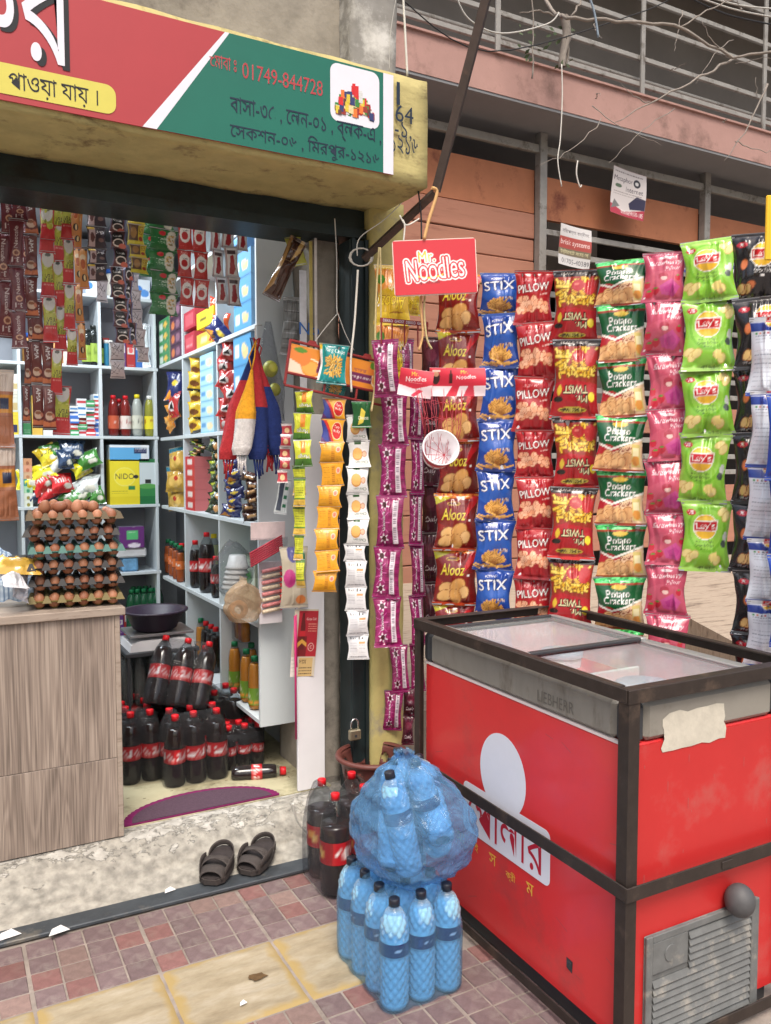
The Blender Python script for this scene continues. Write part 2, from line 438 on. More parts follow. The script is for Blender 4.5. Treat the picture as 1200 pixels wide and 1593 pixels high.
def packet_mesh(name, w_, h_, t_, cv, seed, m, nu=44, res=None, seal=0.06, pinch=0.13, crease=1.35, waist=0.05):
    """filled pouch facing -y, hanging: x width, z from -h to 0. Crimped flat seals at both ends."""
    nv = res or int(nu * h_ / w_)
    u = np.linspace(-1, 1, nu + 1); v = np.linspace(0, 1, nv + 1); U, V = np.meshgrid(u, v)
    rg = np.random.RandomState(seed)
    body = np.clip((V - seal) / (1 - 2 * seal), 0, 1); s1 = np.sin(PI * body)
    hw = w_ / 2 * (1 - pinch * s1 ** 0.45 - waist * s1 ** 3)
    prof = (1 - np.abs(U) ** 2.4) ** 0.8
    Z = t_ / 2 * prof * s1 ** 0.62
    # creases radiating from the seals
    for end in (0, 1):
        d = body if end == 0 else 1 - body
        for k in range(5):
            c0 = rg.uniform(-.8, .8); wd = rg.uniform(.05, .12); dr = rg.uniform(-.5, .5); ln = rg.uniform(.1, .3)
            Z += crease * t_ * 0.22 * rg.choice([-1, 1]) * np.exp(-((U - c0 - dr * d) / wd) ** 2) * np.exp(-d / ln) * (1 - np.exp(-d / .03)) * prof
    for k in range(4):   # long soft dents
        a = rg.uniform(0, PI); ph = rg.uniform(0, 6); fr = rg.uniform(2, 5)
        Z += crease * t_ * 0.05 * np.sin(fr * (U * math.cos(a) + (V * 2 - 1) * h_ / w_ * math.sin(a)) + ph) * prof * s1
    # crimp ridges on the seals
    inseal = ((V < seal) | (V > 1 - seal)).astype(float); Z += inseal * 0.0011 * np.sin(V * h_ / 0.0035 * PI)
    edge = 0.03 * w_ * np.sin(V * 9 + rg.uniform(0, 6)) * s1 * .5
    X = U * hw + edge * np.abs(U) ** 3; bend = 0.012 * rg.uniform(-1, 1) * np.sin(PI * V)
    P_ = np.stack([X.ravel() , (-Z + bend).ravel(), ((V - 1) * h_).ravel()], 1)
    cols = cv.sample(((U + 1) / 2).ravel(), V.ravel())
    # back: coarse
    bu, bv = 10, 14; ub = np.linspace(-1, 1, bu + 1); vb = np.linspace(0, 1, bv + 1); UB, VB = np.meshgrid(ub, vb)
    bb = np.clip((VB - seal) / (1 - 2 * seal), 0, 1); sb = np.sin(PI * bb); hb = w_ / 2 * (1 - pinch * sb ** 0.45 - waist * sb ** 3)
    ZB = t_ / 2 * (1 - np.abs(UB) ** 2.4) ** .8 * sb ** .62; bendb = bend if np.isscalar(bend) else 0
    PB = np.stack([(UB * hb).ravel(), ZB.ravel() + np.interp(VB.ravel(), v, bend[:, 0]), ((VB - 1) * h_).ravel()], 1)
    fb = [(j * (bu + 1) + i, (j + 1) * (bu + 1) + i, (j + 1) * (bu + 1) + i + 1, j * (bu + 1) + i + 1) for j in range(bv) for i in range(bu)]
    return gridmesh(name, P_, nu, nv, [m, MATS['foil_back']], (PB, fb), cols)
def panel_mesh(name, w_, h_, cv, m, nu=40, thick=0.002, curl=0.0, nv=None, rot_text=False):
    """printed flat sheet facing -y, hanging from z=0; slight thickness"""
    nv = nv or max(4, int(nu * h_ / w_)); u = np.linspace(0, 1, nu + 1); v = np.linspace(0, 1, nv + 1); U, V = np.meshgrid(u, v)
    Yc = curl * np.sin(U * PI) + curl * .6 * np.sin(V * 5 + U * 2)
    P_ = np.stack([((U - .5) * w_).ravel(), Yc.ravel(), ((V - 1) * h_).ravel()], 1)
    t = thick + (abs(curl) * 1.6); a, b = w_ / 2, h_
    if curl == 0:
        EV = [(-a, 0, -b), (a, 0, -b), (a, 0, 0), (-a, 0, 0), (-a, t, -b), (a, t, -b), (a, t, 0), (-a, t, 0)]; EF = [(4, 7, 6, 5), (0, 4, 5, 1), (1, 5, 6, 2), (2, 6, 7, 3), (3, 7, 4, 0)]
    else:
        i = np.arange(nu + 1); EV = []; EF = []
        k = 6
        for jj in range(k + 1):
            for ii in range(k + 1):
                uu, vv = ii / k, jj / k; EV.append(((uu - .5) * w_, curl * math.sin(uu * PI) + curl * .6 * math.sin(vv * 5 + uu * 2) + thick, (vv - 1) * h_))
        EF = [(j * (k + 1) + i_, (j + 1) * (k + 1) + i_, (j + 1) * (k + 1) + i_ + 1, j * (k + 1) + i_ + 1) for j in range(k) for i_ in range(k)]
    return gridmesh(name, P_, nu, nv, [m, MATS['paper_back']], (EV, EF), cv.sample(U.ravel(), V.ravel()))
def box_mesh(name, w_, d_, h_, cv, m, side=None, nu=20, top=None):
    """printed carton: front (-y) carries the print, other sides a plain colour. x centred, z from 0, y 0..d"""
    nv = max(4, int(nu * h_ / w_)); u = np.linspace(0, 1, nu + 1); v = np.linspace(0, 1, nv + 1); U, V = np.meshgrid(u, v)
    P_ = np.stack([((U - .5) * w_).ravel(), 0 * U.ravel(), (V * h_).ravel()], 1)
    a = w_ / 2; EV = [(-a, 0, 0), (a, 0, 0), (a, 0, h_), (-a, 0, h_), (-a, d_, 0), (a, d_, 0), (a, d_, h_), (-a, d_, h_)]
    EF = [(4, 7, 6, 5), (0, 4, 5, 1), (1, 5, 6, 2), (2, 6, 7, 3), (3, 7, 4, 0)]
    cols = cv.sample(U.ravel(), V.ravel()); me = gridmesh(name, P_, nu, nv, [m], None, None)
    # rebuild with sides
    vs = [tuple(p) for p in P_] + EV; k = len(P_); fs = [tuple(p.vertices) for p in me.polygons] + [tuple(x + k for x in f) for f in EF]
    bpy.data.meshes.remove(me); me = bpy.data.meshes.new(name); me.from_pydata(vs, [], fs); me.materials.append(m)
    sc_ = np.array(srgb(side)) if side else cols.mean(0); set_print(me, np.vstack([cols, np.tile(sc_, (8, 1))])); me.update(); return me
# ================================================================== SETTING: pavement
C_ = srgb
M_cement = mat('cement_ground', C_(146, 136, 128), .95, var=.25, scale=9, bump=.5, bscale=50, dirt=C_(116, 106, 98), dirtscale=4)
M_tile = mat('clay_tile', C_(116, 98, 99), .8, var=.2, scale=35, bump=.35, bscale=160, objvar=.12, dirt=C_(132, 120, 116), dirtscale=14, dirtamt=.4)
M_tile_red = mat('clay_tile_red', C_(126, 90, 87), .75, var=.2, scale=35, bump=.25, bscale=160, objvar=.15, dirt=C_(130, 108, 100), dirtscale=12, dirtamt=.3)
M_tile_grey = mat('clay_tile_grey', C_(132, 110, 104), .85, var=.2, scale=35, bump=.25, bscale=160, objvar=.15)
def yellow_paver_mat():
    m, t, b = newmat('yellow_paver'); N = t.nodes; L = t.links; b.inputs['Roughness'].default_value = .85
    tc = N.new('ShaderNodeTexCoord'); n = N.new('ShaderNodeTexNoise'); n.inputs['Scale'].default_value = 7; n.inputs['Detail'].default_value = 9; n.inputs['Roughness'].default_value = .7
    mp = N.new('ShaderNodeMapping'); mp.inputs['Scale'].default_value = (.5, 1.6, 1); L.new(tc.outputs['Object'], mp.inputs[0]); L.new(mp.outputs[0], n.inputs[0])
    r = N.new('ShaderNodeValToRGB'); e = r.color_ramp.elements; e[0].position = .33; e[0].color = C_(136, 122, 98) + (1,); e[1].position = .68; e[1].color = C_(180, 170, 152) + (1,)
    e2 = r.color_ramp.elements.new(.5); e2.color = C_(160, 148, 124) + (1,); L.new(n.outputs[0], r.inputs[0])
    # the yellow facing survives along the rim of each slab
    sx = N.new('ShaderNodeSeparateXYZ'); L.new(tc.outputs['Object'], sx.inputs[0])
    def edge(o):
        a = N.new('ShaderNodeMath'); a.operation = 'ABSOLUTE'; L.new(o, a.inputs[0]); return a.outputs[0]
    mxm = N.new('ShaderNodeMath'); mxm.operation = 'MAXIMUM'; L.new(edge(sx.outputs[0]), mxm.inputs[0]); L.new(edge(sx.outputs[1]), mxm.inputs[1])
    n2 = N.new('ShaderNodeTexNoise'); n2.inputs['Scale'].default_value = 16; n2.inputs['Detail'].default_value = 6; L.new(tc.outputs['Object'], n2.inputs[0])
    ad = N.new('ShaderNodeMath'); ad.operation = 'MULTIPLY_ADD'; ad.inputs[1].default_value = .07; L.new(n2.outputs[0], ad.inputs[0]); L.new(mxm.outputs[0], ad.inputs[2])
    r2 = N.new('ShaderNodeValToRGB'); r2.color_ramp.elements[0].position = .175; r2.color_ramp.elements[1].position = .20; L.new(ad.outputs[0], r2.inputs[0])
    mx = N.new('ShaderNodeMix'); mx.data_type = 'RGBA'; mx.inputs[7].default_value = C_(162, 140, 92) + (1,); L.new(r2.outputs[0], mx.inputs[0]); L.new(r.outputs[0], mx.inputs[6]); L.new(mx.outputs[2], b.inputs['Base Color'])
    bp = N.new('ShaderNodeBump'); bp.inputs['Strength'].default_value = .5; bp.inputs['Distance'].default_value = .004; L.new(n2.outputs[0], bp.inputs['Height']); L.new(bp.outputs[0], b.inputs['Normal'])
    return m
M_yel = yellow_paver_mat()
g = MB(); g.add([(-14, -14, -.0035), (16, -14, -.0035), (16, 16, -.0035), (-14, 16, -.0035)], [(0, 1, 2, 3)])
pav = struct('pavement', g, M_cement)
TP = .0885; J = .0068
tmesh = []
for k in range(5):
    rg = random.Random(k); t = TP / 2 - J / 2; a = .0025; mb = MB()
    zz = [.0 + rg.uniform(-.0012, .0012) for _ in range(4)]
    top = [(-t + a, -t + a, zz[0]), (t - a, -t + a, zz[1]), (t - a, t - a, zz[2]), (-t + a, t - a, zz[3])]
    mid = [(-t, -t, -.004), (t, -t, -.004), (t, t, -.004), (-t, t, -.004)]; low = [(x, y, -.013) for x, y, z in mid]
    mb.add(top + mid + low, [(0, 1, 2, 3)] + [(i, (i + 1) % 4, (i + 1) % 4 + 4, i + 4)[::-1] for i in range(4)] + [(i + 4, (i + 1) % 4 + 4, (i + 1) % 4 + 8, i + 8)[::-1] for i in range(4)])
    tmesh.append(mb.mesh('tile', M_tile if k < 3 else (M_tile_red if k == 3 else M_tile_grey)))
def lay_tiles(x0, x1, ytop, rows):
    rg = random.Random(int(x0 * 100 + ytop * 10))
    i0 = math.floor((x0 - .55) / TP)
    for r_ in range(rows):
        for i in range(i0, int(math.ceil((x1 - .55) / TP))):
            o = part('tile', tmesh[rg.choice((0, 1, 2, 0, 1, 2, 0, 1, 2, 0, 3, 4))], None, pav, None)
            o.location = (.55 + (i + .5) * TP + (.0026, .0008, -.0008, -.0022)[i % 4], ytop - (r_ + .5) * TP, rg.uniform(-.0008, .0012)); o.rotation_euler = (rg.uniform(-.006, .006), rg.uniform(-.006, .006), rg.choice((0, PI / 2, PI, -PI / 2)))
lay_tiles(.02, 1.5, 2.436 + 4 * TP, 4)
lay_tiles(.55, 1.52, 2.094, 8)
# yellow guiding slabs with worn ridges
def yslab(seed):
    S = .354 / 2 - .003
    def f(u, v):
        x = (u * 2 - 1) * S; y = (v * 2 - 1) * .168
        rim = max(abs(u - .5), abs(v - .5)) > .46
        rd = .0 if rim else .0035 * max(0, math.cos((v * 5.0 + .5) * 2 * PI)) * (0.6 + .6 * nz(x * 9 + seed, y * 9)) * (1 if .07 < u < .93 else 0)
        return (x, y, .0015 + rd + .0012 * nz(x * 30, y * 30, seed) - (.006 if max(abs(u - .5), abs(v - .5)) > .495 else 0))
    return gridsurf(f, 34, 46)
for k, x in enumerate((.019, .373, .727, 1.081)):
    part('guide_slab', yslab(k), M_yel, pav, (x, 2.265, 0))

# raised concrete sill in front of the shop
def sill_mat():
    m, t, b = newmat('peeling_sill'); N = t.nodes; L = t.links; b.inputs['Roughness'].default_value = .92
    tc = N.new('ShaderNodeTexCoord'); sx = N.new('ShaderNodeSeparateXYZ'); L.new(tc.outputs['Object'], sx.inputs[0])
    n = N.new('ShaderNodeTexNoise'); n.inputs['Scale'].default_value = 17; n.inputs['Detail'].default_value = 12; n.inputs['Roughness'].default_value = .68; n.inputs['Distortion'].default_value = .3
    mp = N.new('ShaderNodeMapping'); mp.inputs['Scale'].default_value = (.7, 1, 1.3); L.new(tc.outputs['Object'], mp.inputs[0]); L.new(mp.outputs[0], n.inputs[0])
    # paint mostly left near the top edge
    ma = N.new('ShaderNodeMapRange'); ma.inputs[1].default_value = .02; ma.inputs[2].default_value = .15; ma.inputs[3].default_value = -.22; ma.inputs[4].default_value = .06; L.new(sx.outputs[2], ma.inputs[0])
    ad = N.new('ShaderNodeMath'); L.new(n.outputs[0], ad.inputs[0]); L.new(ma.outputs[0], ad.inputs[1])
    r = N.new('ShaderNodeValToRGB'); r.color_ramp.elements[0].position = .52; r.color_ramp.elements[1].position = .55; L.new(ad.outputs[0], r.inputs[0])
    n2 = N.new('ShaderNodeTexNoise'); n2.inputs['Scale'].default_value = 30; n2.inputs['Detail'].default_value = 8; L.new(tc.outputs['Object'], n2.inputs[0])
    rc = N.new('ShaderNodeValToRGB'); e = rc.color_ramp.elements; e[0].position = .3; e[0].color = C_(128, 125, 118) + (1,); e[1].position = .7; e[1].color = C_(176, 172, 162) + (1,); L.new(n2.outputs[0], rc.inputs[0])
    rp = N.new('ShaderNodeValToRGB'); e = rp.color_ramp.elements; e[0].position = .3; e[0].color = C_(150, 147, 140) + (1,); e[1].position = .7; e[1].color = C_(190, 187, 180) + (1,); L.new(n2.outputs[0], rp.inputs[0])
    mx = N.new('ShaderNodeMix'); mx.data_type = 'RGBA'; L.new(r.outputs[0], mx.inputs[0]); L.new(rc.outputs[0], mx.inputs[6]); L.new(rp.outputs[0], mx.inputs[7]); L.new(mx.outputs[2], b.inputs['Base Color'])
    hs = N.new('ShaderNodeMath'); hs.operation = 'MULTIPLY_ADD'; hs.inputs[1].default_value = .6; L.new(r.outputs[0], hs.inputs[0]); L.new(n2.outputs[0], hs.inputs[2])
    bp = N.new('ShaderNodeBump'); bp.inputs['Strength'].default_value = .9; bp.inputs['Distance'].default_value = .006; L.new(hs.outputs[0], bp.inputs['Height']); L.new(bp.outputs[0], b.inputs['Normal'])
    return m
M_sill = sill_mat()
prof = [(2.86, -.012), (2.87, .012), (2.90, .022), (2.935, .034), (2.965, .046), (2.985, .066), (3.02, .098), (3.07, .132), (3.09, .141), (3.13, .146), (3.2, .144), (3.4, .139)]
def sill(u, v):
    x = -1.6 + u * 3.45; t = v * (len(prof) - 1); i = min(int(t), len(prof) - 2); q = t - i
    y = prof[i][0] * (1 - q) + prof[i + 1][0] * q; z = prof[i][1] * (1 - q) + prof[i + 1][1] * q
    k = math.sin(PI * min(1, max(0, (v - .08) / .62))) if v < .7 else 0
    d = (nz(x * 7, y * 22, z * 30) * .010 + nz(x * 26, y * 50, z * 60) * .005) * k
    return (x, y - d, z + d * .5 + .004 * nz(x * 3, 9) * (1 if .1 < v < .9 else 0))
struct('shop_step', gridsurf(sill, 260, 60), M_sill)
M_strip = mat('dark_metal_strip', C_(72, 78, 84), .55, metal=.3, var=.2, scale=14, bump=.2, dirt=C_(120, 116, 108), dirtscale=5, dirtamt=.25)
mb = MB(); mb.bbox(-1.6, 2.79, .002, 1.3, 2.872, .016, .003, Matrix.Rotation(R(-.9), 4, 'Z'))
for v_ in range(len(mb.v)): mb.v[v_] = (mb.v[v_][0], mb.v[v_][1] + .012, mb.v[v_][2])
solo('threshold_strip', mb, M_strip, 'long dark grey metal strip laid along the foot of the shop step', 'metal strip')

# litter
M_paper = mat('white_paper', C_(225, 225, 225), .8, var=.06)
for (px, py, s_, lb) in ((93, 1448, .035, 'folded white paper scrap on the tiles left of the pair of sandals'), (15, 1455, .04, 'torn white paper scrap lying on the dark metal strip at far left'), (265, 1385, .022, 'tiny white scrap on the sill beside the sandals'), (379, 1561, .012, 'tiny white chip of litter on the yellow guide slab')):
    p = at(px, py, 2, .02 if py < 1460 else .008); mb = MB()
    mb.add([p + Vector((-s_, -s_ * .5, 0)), p + Vector((s_ * .9, -s_ * .3, .002)), p + Vector((s_ * .2, s_ * .7, .006)), p + Vector((-s_ * .6, s_ * .6, .001))], [(0, 1, 2), (0, 2, 3)])
    solo('paper_scrap', mb, M_paper, lb, 'litter')
M_stain = mat('brown_stain', C_(96, 74, 46), .5, var=.3, scale=60)
pc = at(402, 1520, 2, .005)
rg = random.Random(4); pts = []
for k in range(16):
    a = 2 * PI * k / 16; q = .024 * rg.uniform(.6, 1.15); pts.append((pc.x + q * math.cos(a) * 1.2, pc.y + q * math.sin(a), .0074))
mb = MB(); mb.add(pts, [tuple(range(16))]); o = solo('mud_splash', mb, M_stain, 'brown mud splash on the yellow guide slab', 'mud')

# ================================================================== SHOP BUILDING
M_conc = mat('rough_plaster', C_(150, 144, 134), .95, var=.22, scale=7, bump=.8, bscale=35, dirt=C_(92, 86, 80), dirtscale=3.5, dirtamt=.5)
M_concw = mat('weathered_pillar', C_(140, 138, 134), .95, var=.2, scale=5, bump=1.0, bscale=18, dirt=C_(205, 204, 200), dirtscale=4, dirtamt=.55)
M_yelpaint = mat('peeling_yellow_paint', C_(190, 178, 116), .8, var=.12, scale=14, bump=.7, bscale=30, dirt=C_(150, 142, 120), dirtscale=7, dirtamt=.32)
M_beam = mat('yellow_beam', C_(182, 170, 116), .85, var=.14, scale=10, bump=.6, bscale=28, dirt=C_(120, 104, 72), dirtscale=8, dirtamt=.3, stretch=(1, 1, 2.2))
M_shut = mat('dark_green_steel', C_(36, 48, 50), .5, metal=.2, var=.2, scale=12, bump=.15, dirt=C_(30, 28, 26), dirtscale=5, dirtamt=.3)
M_white = mat('white_board', C_(226, 226, 230), .55, var=.03, scale=8)
M_inwall = mat('inner_wall', C_(176, 178, 184), .8, var=.06, scale=5)
shop = empty('shop_building', (0, 3.1, 0), 'small corner shop building with an open front under a yellow concrete beam', 'shop')
def rough_box(x0, y0, z0, x1, y1, z1, amp=.006, n=.05, seed=0):
    """box whose skin is subdivided and uneven"""
    bm = bmesh.new(); bmesh.ops.create_cube(bm, size=1)
    for v in bm.verts: v.co = Vector(((x0 + x1) / 2 + v.co.x * (x1 - x0), (y0 + y1) / 2 + v.co.y * (y1 - y0), (z0 + z1) / 2 + v.co.z * (z1 - z0)))
    for _ in range(7):
        es = [e for e in bm.edges if e.calc_length() > n]
        if not es: break
        bmesh.ops.subdivide_edges(bm, edges=es, cuts=1, use_grid_fill=True)
    for v in bm.verts:
        p = v.co; d = Vector((nz(p.x * 9 + seed, p.y * 9, p.z * 9), nz(p.y * 9, p.z * 9 + seed, p.x * 9), nz(p.z * 9, p.x * 9, p.y * 9 + seed)))
        v.co = p + d * amp + Vector((nz(p.x * 40, p.y * 40, p.z * 40 + seed),) * 3) * amp * .3
    mb = MB(); bm.verts.index_update(); mb.add([v.co.copy() for v in bm.verts], [[v.index for v in f.verts] for f in bm.faces]); mb.smooth = [True] * len(mb.f); bm.free(); return mb
part('corner_pillar', rough_box(1.585, 3.02, 0, 1.735, 3.3, 2.62, .005, .045), M_yelpaint, shop, world=True)
part('upper_pillar', rough_box(1.50, 3.04, 2.97, 1.71, 3.3, 4.4, .012, .05, 3), M_concw, shop, world=True)
mb = MB(); mb.box(-2, 3.14, 2.97, 1.50, 3.3, 4.5); part('upper_wall', mb, M_conc, shop, world=True)
part('sign_beam', rough_box(-1.6, 2.70, 2.585, 1.655, 3.1, 2.975, .006, .055, 5), M_beam, shop, world=True, label='yellow painted concrete beam carrying the shop sign')
part('door_jamb', rough_box(1.40, 3.2, .1, 1.52, 3.62, 2.62, .005, .05, 9), M_conc, shop, world=True)
mb = MB(); mb.box(1.46, 3.62, .1, 1.60, 5.8, 3.0); mb.box(-2.0, 5.75, .1, 1.46, 5.9, 3.0); mb.box(-2.1, 3.3, .1, -2.0, 5.9, 3.0); part('inner_wall', mb, M_inwall, shop, world=True)
mb = MB(); mb.box(-2.1, 3.32, 3.0, 1.6, 5.9, 3.1); part('ceiling', mb, M_inwall, shop, world=True)
# shutter frame: header box and side channel
mb = MB(); mb.bbox(-1.6, 3.08, 2.478, 1.585, 3.3, 2.60, .006); mb.box(-1.6, 3.066, 2.470, 1.585, 3.079, 2.51); part('shutter_header', mb, M_shut, shop, world=True)
mb = MB(); mb.bbox(1.50, 3.05, .12, 1.583, 3.16, 2.46, .004); mb.box(1.505, 3.038, .12, 1.52, 3.052, 2.46); mb.box(1.565, 3.038, .12, 1.58, 3.052, 2.46); part('shutter_channel', mb, M_shut, shop, world=True)
# the lamp that lights the inside, on the ceiling behind the header
M_tube = mat('lit_tube', (1, 1, 1), .5, var=0, emis=(.9, .96, 1, 9))
t = empty('tube_lamp', (.3, 3.9, 2.98), 'white ceiling tube lamp lighting the shop inside', 'lamp')
mb = MB(); mb.bbox(-.62, -.04, -.03, .62, .04, .02, .005); part('lamp_housing', mb, M_white, t)
mb = MB(); mb.tube([(-.58, 0, -.05), (.58, 0, -.05)], .014, 8); part('tube', mb, M_tube, t)
for k, (lx, ly, e_) in enumerate(((.3, 3.9, 30), (.3, 4.7, 15))):
    la = bpy.data.lights.new('tube_light', 'AREA'); la.shape = 'RECTANGLE'; la.size = 1.1; la.size_y = .12; la.energy = e_; la.color = (.90, .96, 1)
    lo = bpy.data.objects.new('tube_light', la); COL.objects.link(lo); lo.location = (lx, ly, 2.90)

# shop floor
M_lino = mat('patterned_floor_sheet', C_(178, 172, 142), .6, var=.1, scale=6, dirt=C_(128, 122, 98), dirtscale=5, dirtamt=.5)
mb = MB(); mb.box(-2, 3.165, .05, 1.46, 5.8, .1490); fl = struct('shop_floor', mb, M_lino)
M_dk = mat('floor_print', C_(110, 100, 74), .6, var=.1)
mb = MB(); rg = random.Random(2)
for k in range(26):   # little printed motifs along the border
    x = .62 + k * .03; y = 3.40 + .05 * math.sin(k); 
    if k % 2: mb.box(x, y, .149, x + .012, y + .004, .1496)
for k in range(14):
    y = 3.33 + k * .045; mb.box(1.33, y, .149, 1.334, y + .016, .1496); mb.box(1.345, y + .01, .149, 1.355, y + .014, .1496)
for k in range(8):
    a = k * PI / 4; c = Vector((1.2, 3.42, .1495)); mb.add([c, c + Vector((.03 * math.cos(a - .2), .03 * math.sin(a - .2), 0)), c + Vector((.05 * math.cos(a), .05 * math.sin(a), 0)), c + Vector((.03 * math.cos(a + .2), .03 * math.sin(a + .2), 0))], [(0, 1, 2, 3)])
part('floor_motif', mb, M_dk, fl, kind='stuff')
# purple half round mat
M_matp = mat('purple_mat_rim', C_(112, 16, 80), .9, var=.15, scale=60, bump=.4); M_matg = mat('purple_grey_mat', C_(78, 58, 72), .95, var=.25, scale=160, bump=.6, bscale=200)
cx, cy = .905, 3.17; out = []; n = 90
for k in range(n + 1):
    a = PI * k / n; s_ = 1 + .018 * abs(math.sin(k * PI / 3)); out.append((cx + .315 * s_ * math.cos(a), cy + .20 * s_ * math.sin(a)))
mt = empty('doormat', (cx, cy, .1495), 'purple half round doormat with scalloped rim inside the doorway', 'doormat')
mb = MB(); mb.prism(out, .1495, .1555, 'z'); part('rim', mb, M_matp, mt, world=True)
inn = [(cx + .285 * math.cos(PI * k / 40), cy + .004 + .172 * math.sin(PI * k / 40)) for k in range(41)]
mb = MB(); mb.prism(inn, .1556, .1580, 'z'); part('field', mb, M_matg, mt, world=True)

# ================================================================== SIGNBOARD on the beam
sgb = empty('shop_sign', (.5, 2.69, 2.6), 'red and green shop sign with a telephone number and the address', 'sign')
M_sred = mat('sign_red', C_(172, 60, 66), .5, var=.05, scale=3); M_sgrn = mat('sign_green', C_(20, 104, 88), .5, var=.06, scale=3); M_swht = mat('sign_white', C_(222, 222, 232), .5, var=.02)
M_syel = mat('sign_yellow', C_(208, 198, 92), .5, var=.03); M_sblk = mat('sign_black', C_(28, 30, 36), .6, var=.05); M_snavy = mat('sign_navy', C_(22, 40, 62), .6, var=.05)
YS = 2.688; EX = Vector((1, 0, 0)); EZ = Vector((0, 0, 1))
zb, zt = 2.604, 2.958; xr = 1.500
def sx(px, py, lift=0): q = at(px, py, 1, YS - lift); return q.x, q.z
mb = MB(); mb.box(-1.6, YS, zb, xr, YS + .006, zt); part('panel', mb, M_sred, sgb, world=True)
xa = sx(350, 42)[0]; xb = sx(222, 204)[0]; xa2 = sx(357, 46)[0] ; xb2 = sx(244, 204)[0]
mb = MB(); flat([(xb, zb), (xb2, zb), (xa2, zt), (xa, zt)], (0, YS, 0), EX, EZ, .0016, mb); part('white_stripe', mb, M_swht, sgb, world=True); mb = MB(); flat([(xr - .042, zb), (xr, zb), (xr, zt), (xr - .042, zt)], (0, YS, 0), EX, EZ, .0016, mb)
part('white_stripe', mb, M_swht, sgb, world=True)
mb = MB(); flat([(xb2, zb), (xr - .042, zb), (xr - .042, zt), (xa2, zt)], (0, YS, 0), EX, EZ, .0012, mb); part('green_field', mb, M_sgrn, sgb, world=True)
def sign_text(s, p0, p1, hpx, m, bold, nm='lettering', shadow=None, z_off=.0022):
    """baseline from pixel p0 to p1, height in pixels"""
    a = at(*p0, 1, YS); b = at(*p1, 1, YS); wd = b.x - a.x; dep = 3.2
    h = hpx * (a - CAM).dot(_fw) / FPX
    z = (a.z + b.z) / 2
    if shadow: part('lettering_edge', text_mb(s, (a.x + shadow[1], YS, z - shadow[2]), EX, EZ, h, wd, bold + shadow[3], depth=z_off - .0008), shadow[0], sgb, world=True)
    part(nm, text_mb(s, (a.x, YS, z), EX, EZ, h, wd, bold, depth=z_off), m, sgb, world=True)
sign_text('বাসা-৩৫ , েলন-০১ , ব্লক-এ ,', (358, 178), (593, 237), 34, M_snavy, .008)
sign_text('েসকশন-০৬ , িমরপুর-১২১৬', (358, 217), (590, 266), 33, M_snavy, .008)
sign_text('মাবা ঃ', (334, 104), (368, 114), 20, M_sred, .012, shadow=(M_swht, 0, 0, .03))
sign_text('ে', (326, 102), (334, 104), 14, M_sred, .012, shadow=(M_swht, 0, 0, .03))
sign_text('01749-844728', (377, 121), (502, 151), 24, M_sred, .022, shadow=(M_swht, 0, 0, .045))
mb = MB(); (x0, z0), (x1, z1) = sx(0, 165), sx(181, 182); flat(rrect(-.2, z1 + .004, x1, z1 + .092, .03), (0, YS, 0), EX, EZ, .0016, mb); part('yellow_bubble', mb, M_syel, sgb, world=True)
sign_text('পাওয়া যায় ।', (14, 145), (153, 171), 33, M_sblk, .012, shadow=(M_swht, 0, 0, .035))
# the big letter, cut by the frame edge
a = at(2, 88, 1, YS); M_gl = mat('sign_letter', C_(224, 222, 234), .5, var=.02)
part('big_lettering_shadow', text_mb('কর', (a.x - .145, YS, a.z - .004), EX, EZ, .29, .36, .018, depth=.0018), M_sblk, sgb, world=True)
part('big_lettering', text_mb('কর', (a.x - .155, YS, a.z + .008), EX, EZ, .285, .355, .012, depth=.0028), M_gl, sgb, world=True)
# product photo on the sign
(x0, z0), (x1, z1) = sx(514, 186), sx(590, 190); zc0, zc1 = sx(555, 190)[1], sx(555, 108)[1]
mb = MB(); flat(rrect(x0, zc0 - .012, x1, zc1 + .004, .03), (0, YS, 0), EX, EZ, .0018, mb); part('photo_panel', mb, M_swht, sgb, world=True)
rg = random.Random(5)
colsP = [C_(206, 40, 44), C_(214, 190, 60), C_(60, 130, 60), C_(150, 50, 40), C_(220, 200, 150), C_(50, 60, 110), C_(230, 120, 50), C_(90, 60, 50), C_(210, 210, 210)]
PM = [mat('tiny_print_%s' % k, c, .5, var=.15, scale=200) for k, c in zip('abcdefghi', colsP)]
for k in range(95):
    fx = rg.random(); hh = rg.uniform(.018, .035) * (1.25 - abs(fx - .5)); ww = rg.uniform(.012, .02)
    zz = zc0 + .012 + rg.random() * (.055 if .1 < fx < .92 else .02) * (1.6 - 2.0 * abs(fx - .45)); xx = x0 + .014 + fx * (x1 - x0 - .046)
    mb = MB(); flat([(xx, zz), (xx + ww, zz - .002), (xx + ww, zz + hh), (xx, zz + hh * .95)], (0, YS, 0), EX, EZ, .0021 + k * .00003, mb); part('pictured_packet', mb, rg.choice(PM), sgb, world=True)
# old painted address left on the beam end
bm_txt = [('I', (617, 163), (622, 164), 32), ('64', (615, 189), (643, 194), 24), ('-১,', (614, 215), (640, 222), 26), ('১২১৬', (608, 236), (650, 246), 27)]
pa = None
for s_, p0, p1, hp in bm_txt:
    a = at(*p0, 1, 2.694); b = at(*p1, 1, 2.694); h = hp * 3.25 / FPX
    q = part('painted_lettering', text_mb(s_, (a.x, 2.6925, (a.z + b.z) / 2), EX, EZ, h, b.x - a.x, .012, depth=.0006), M_snavy, shop, world=True)

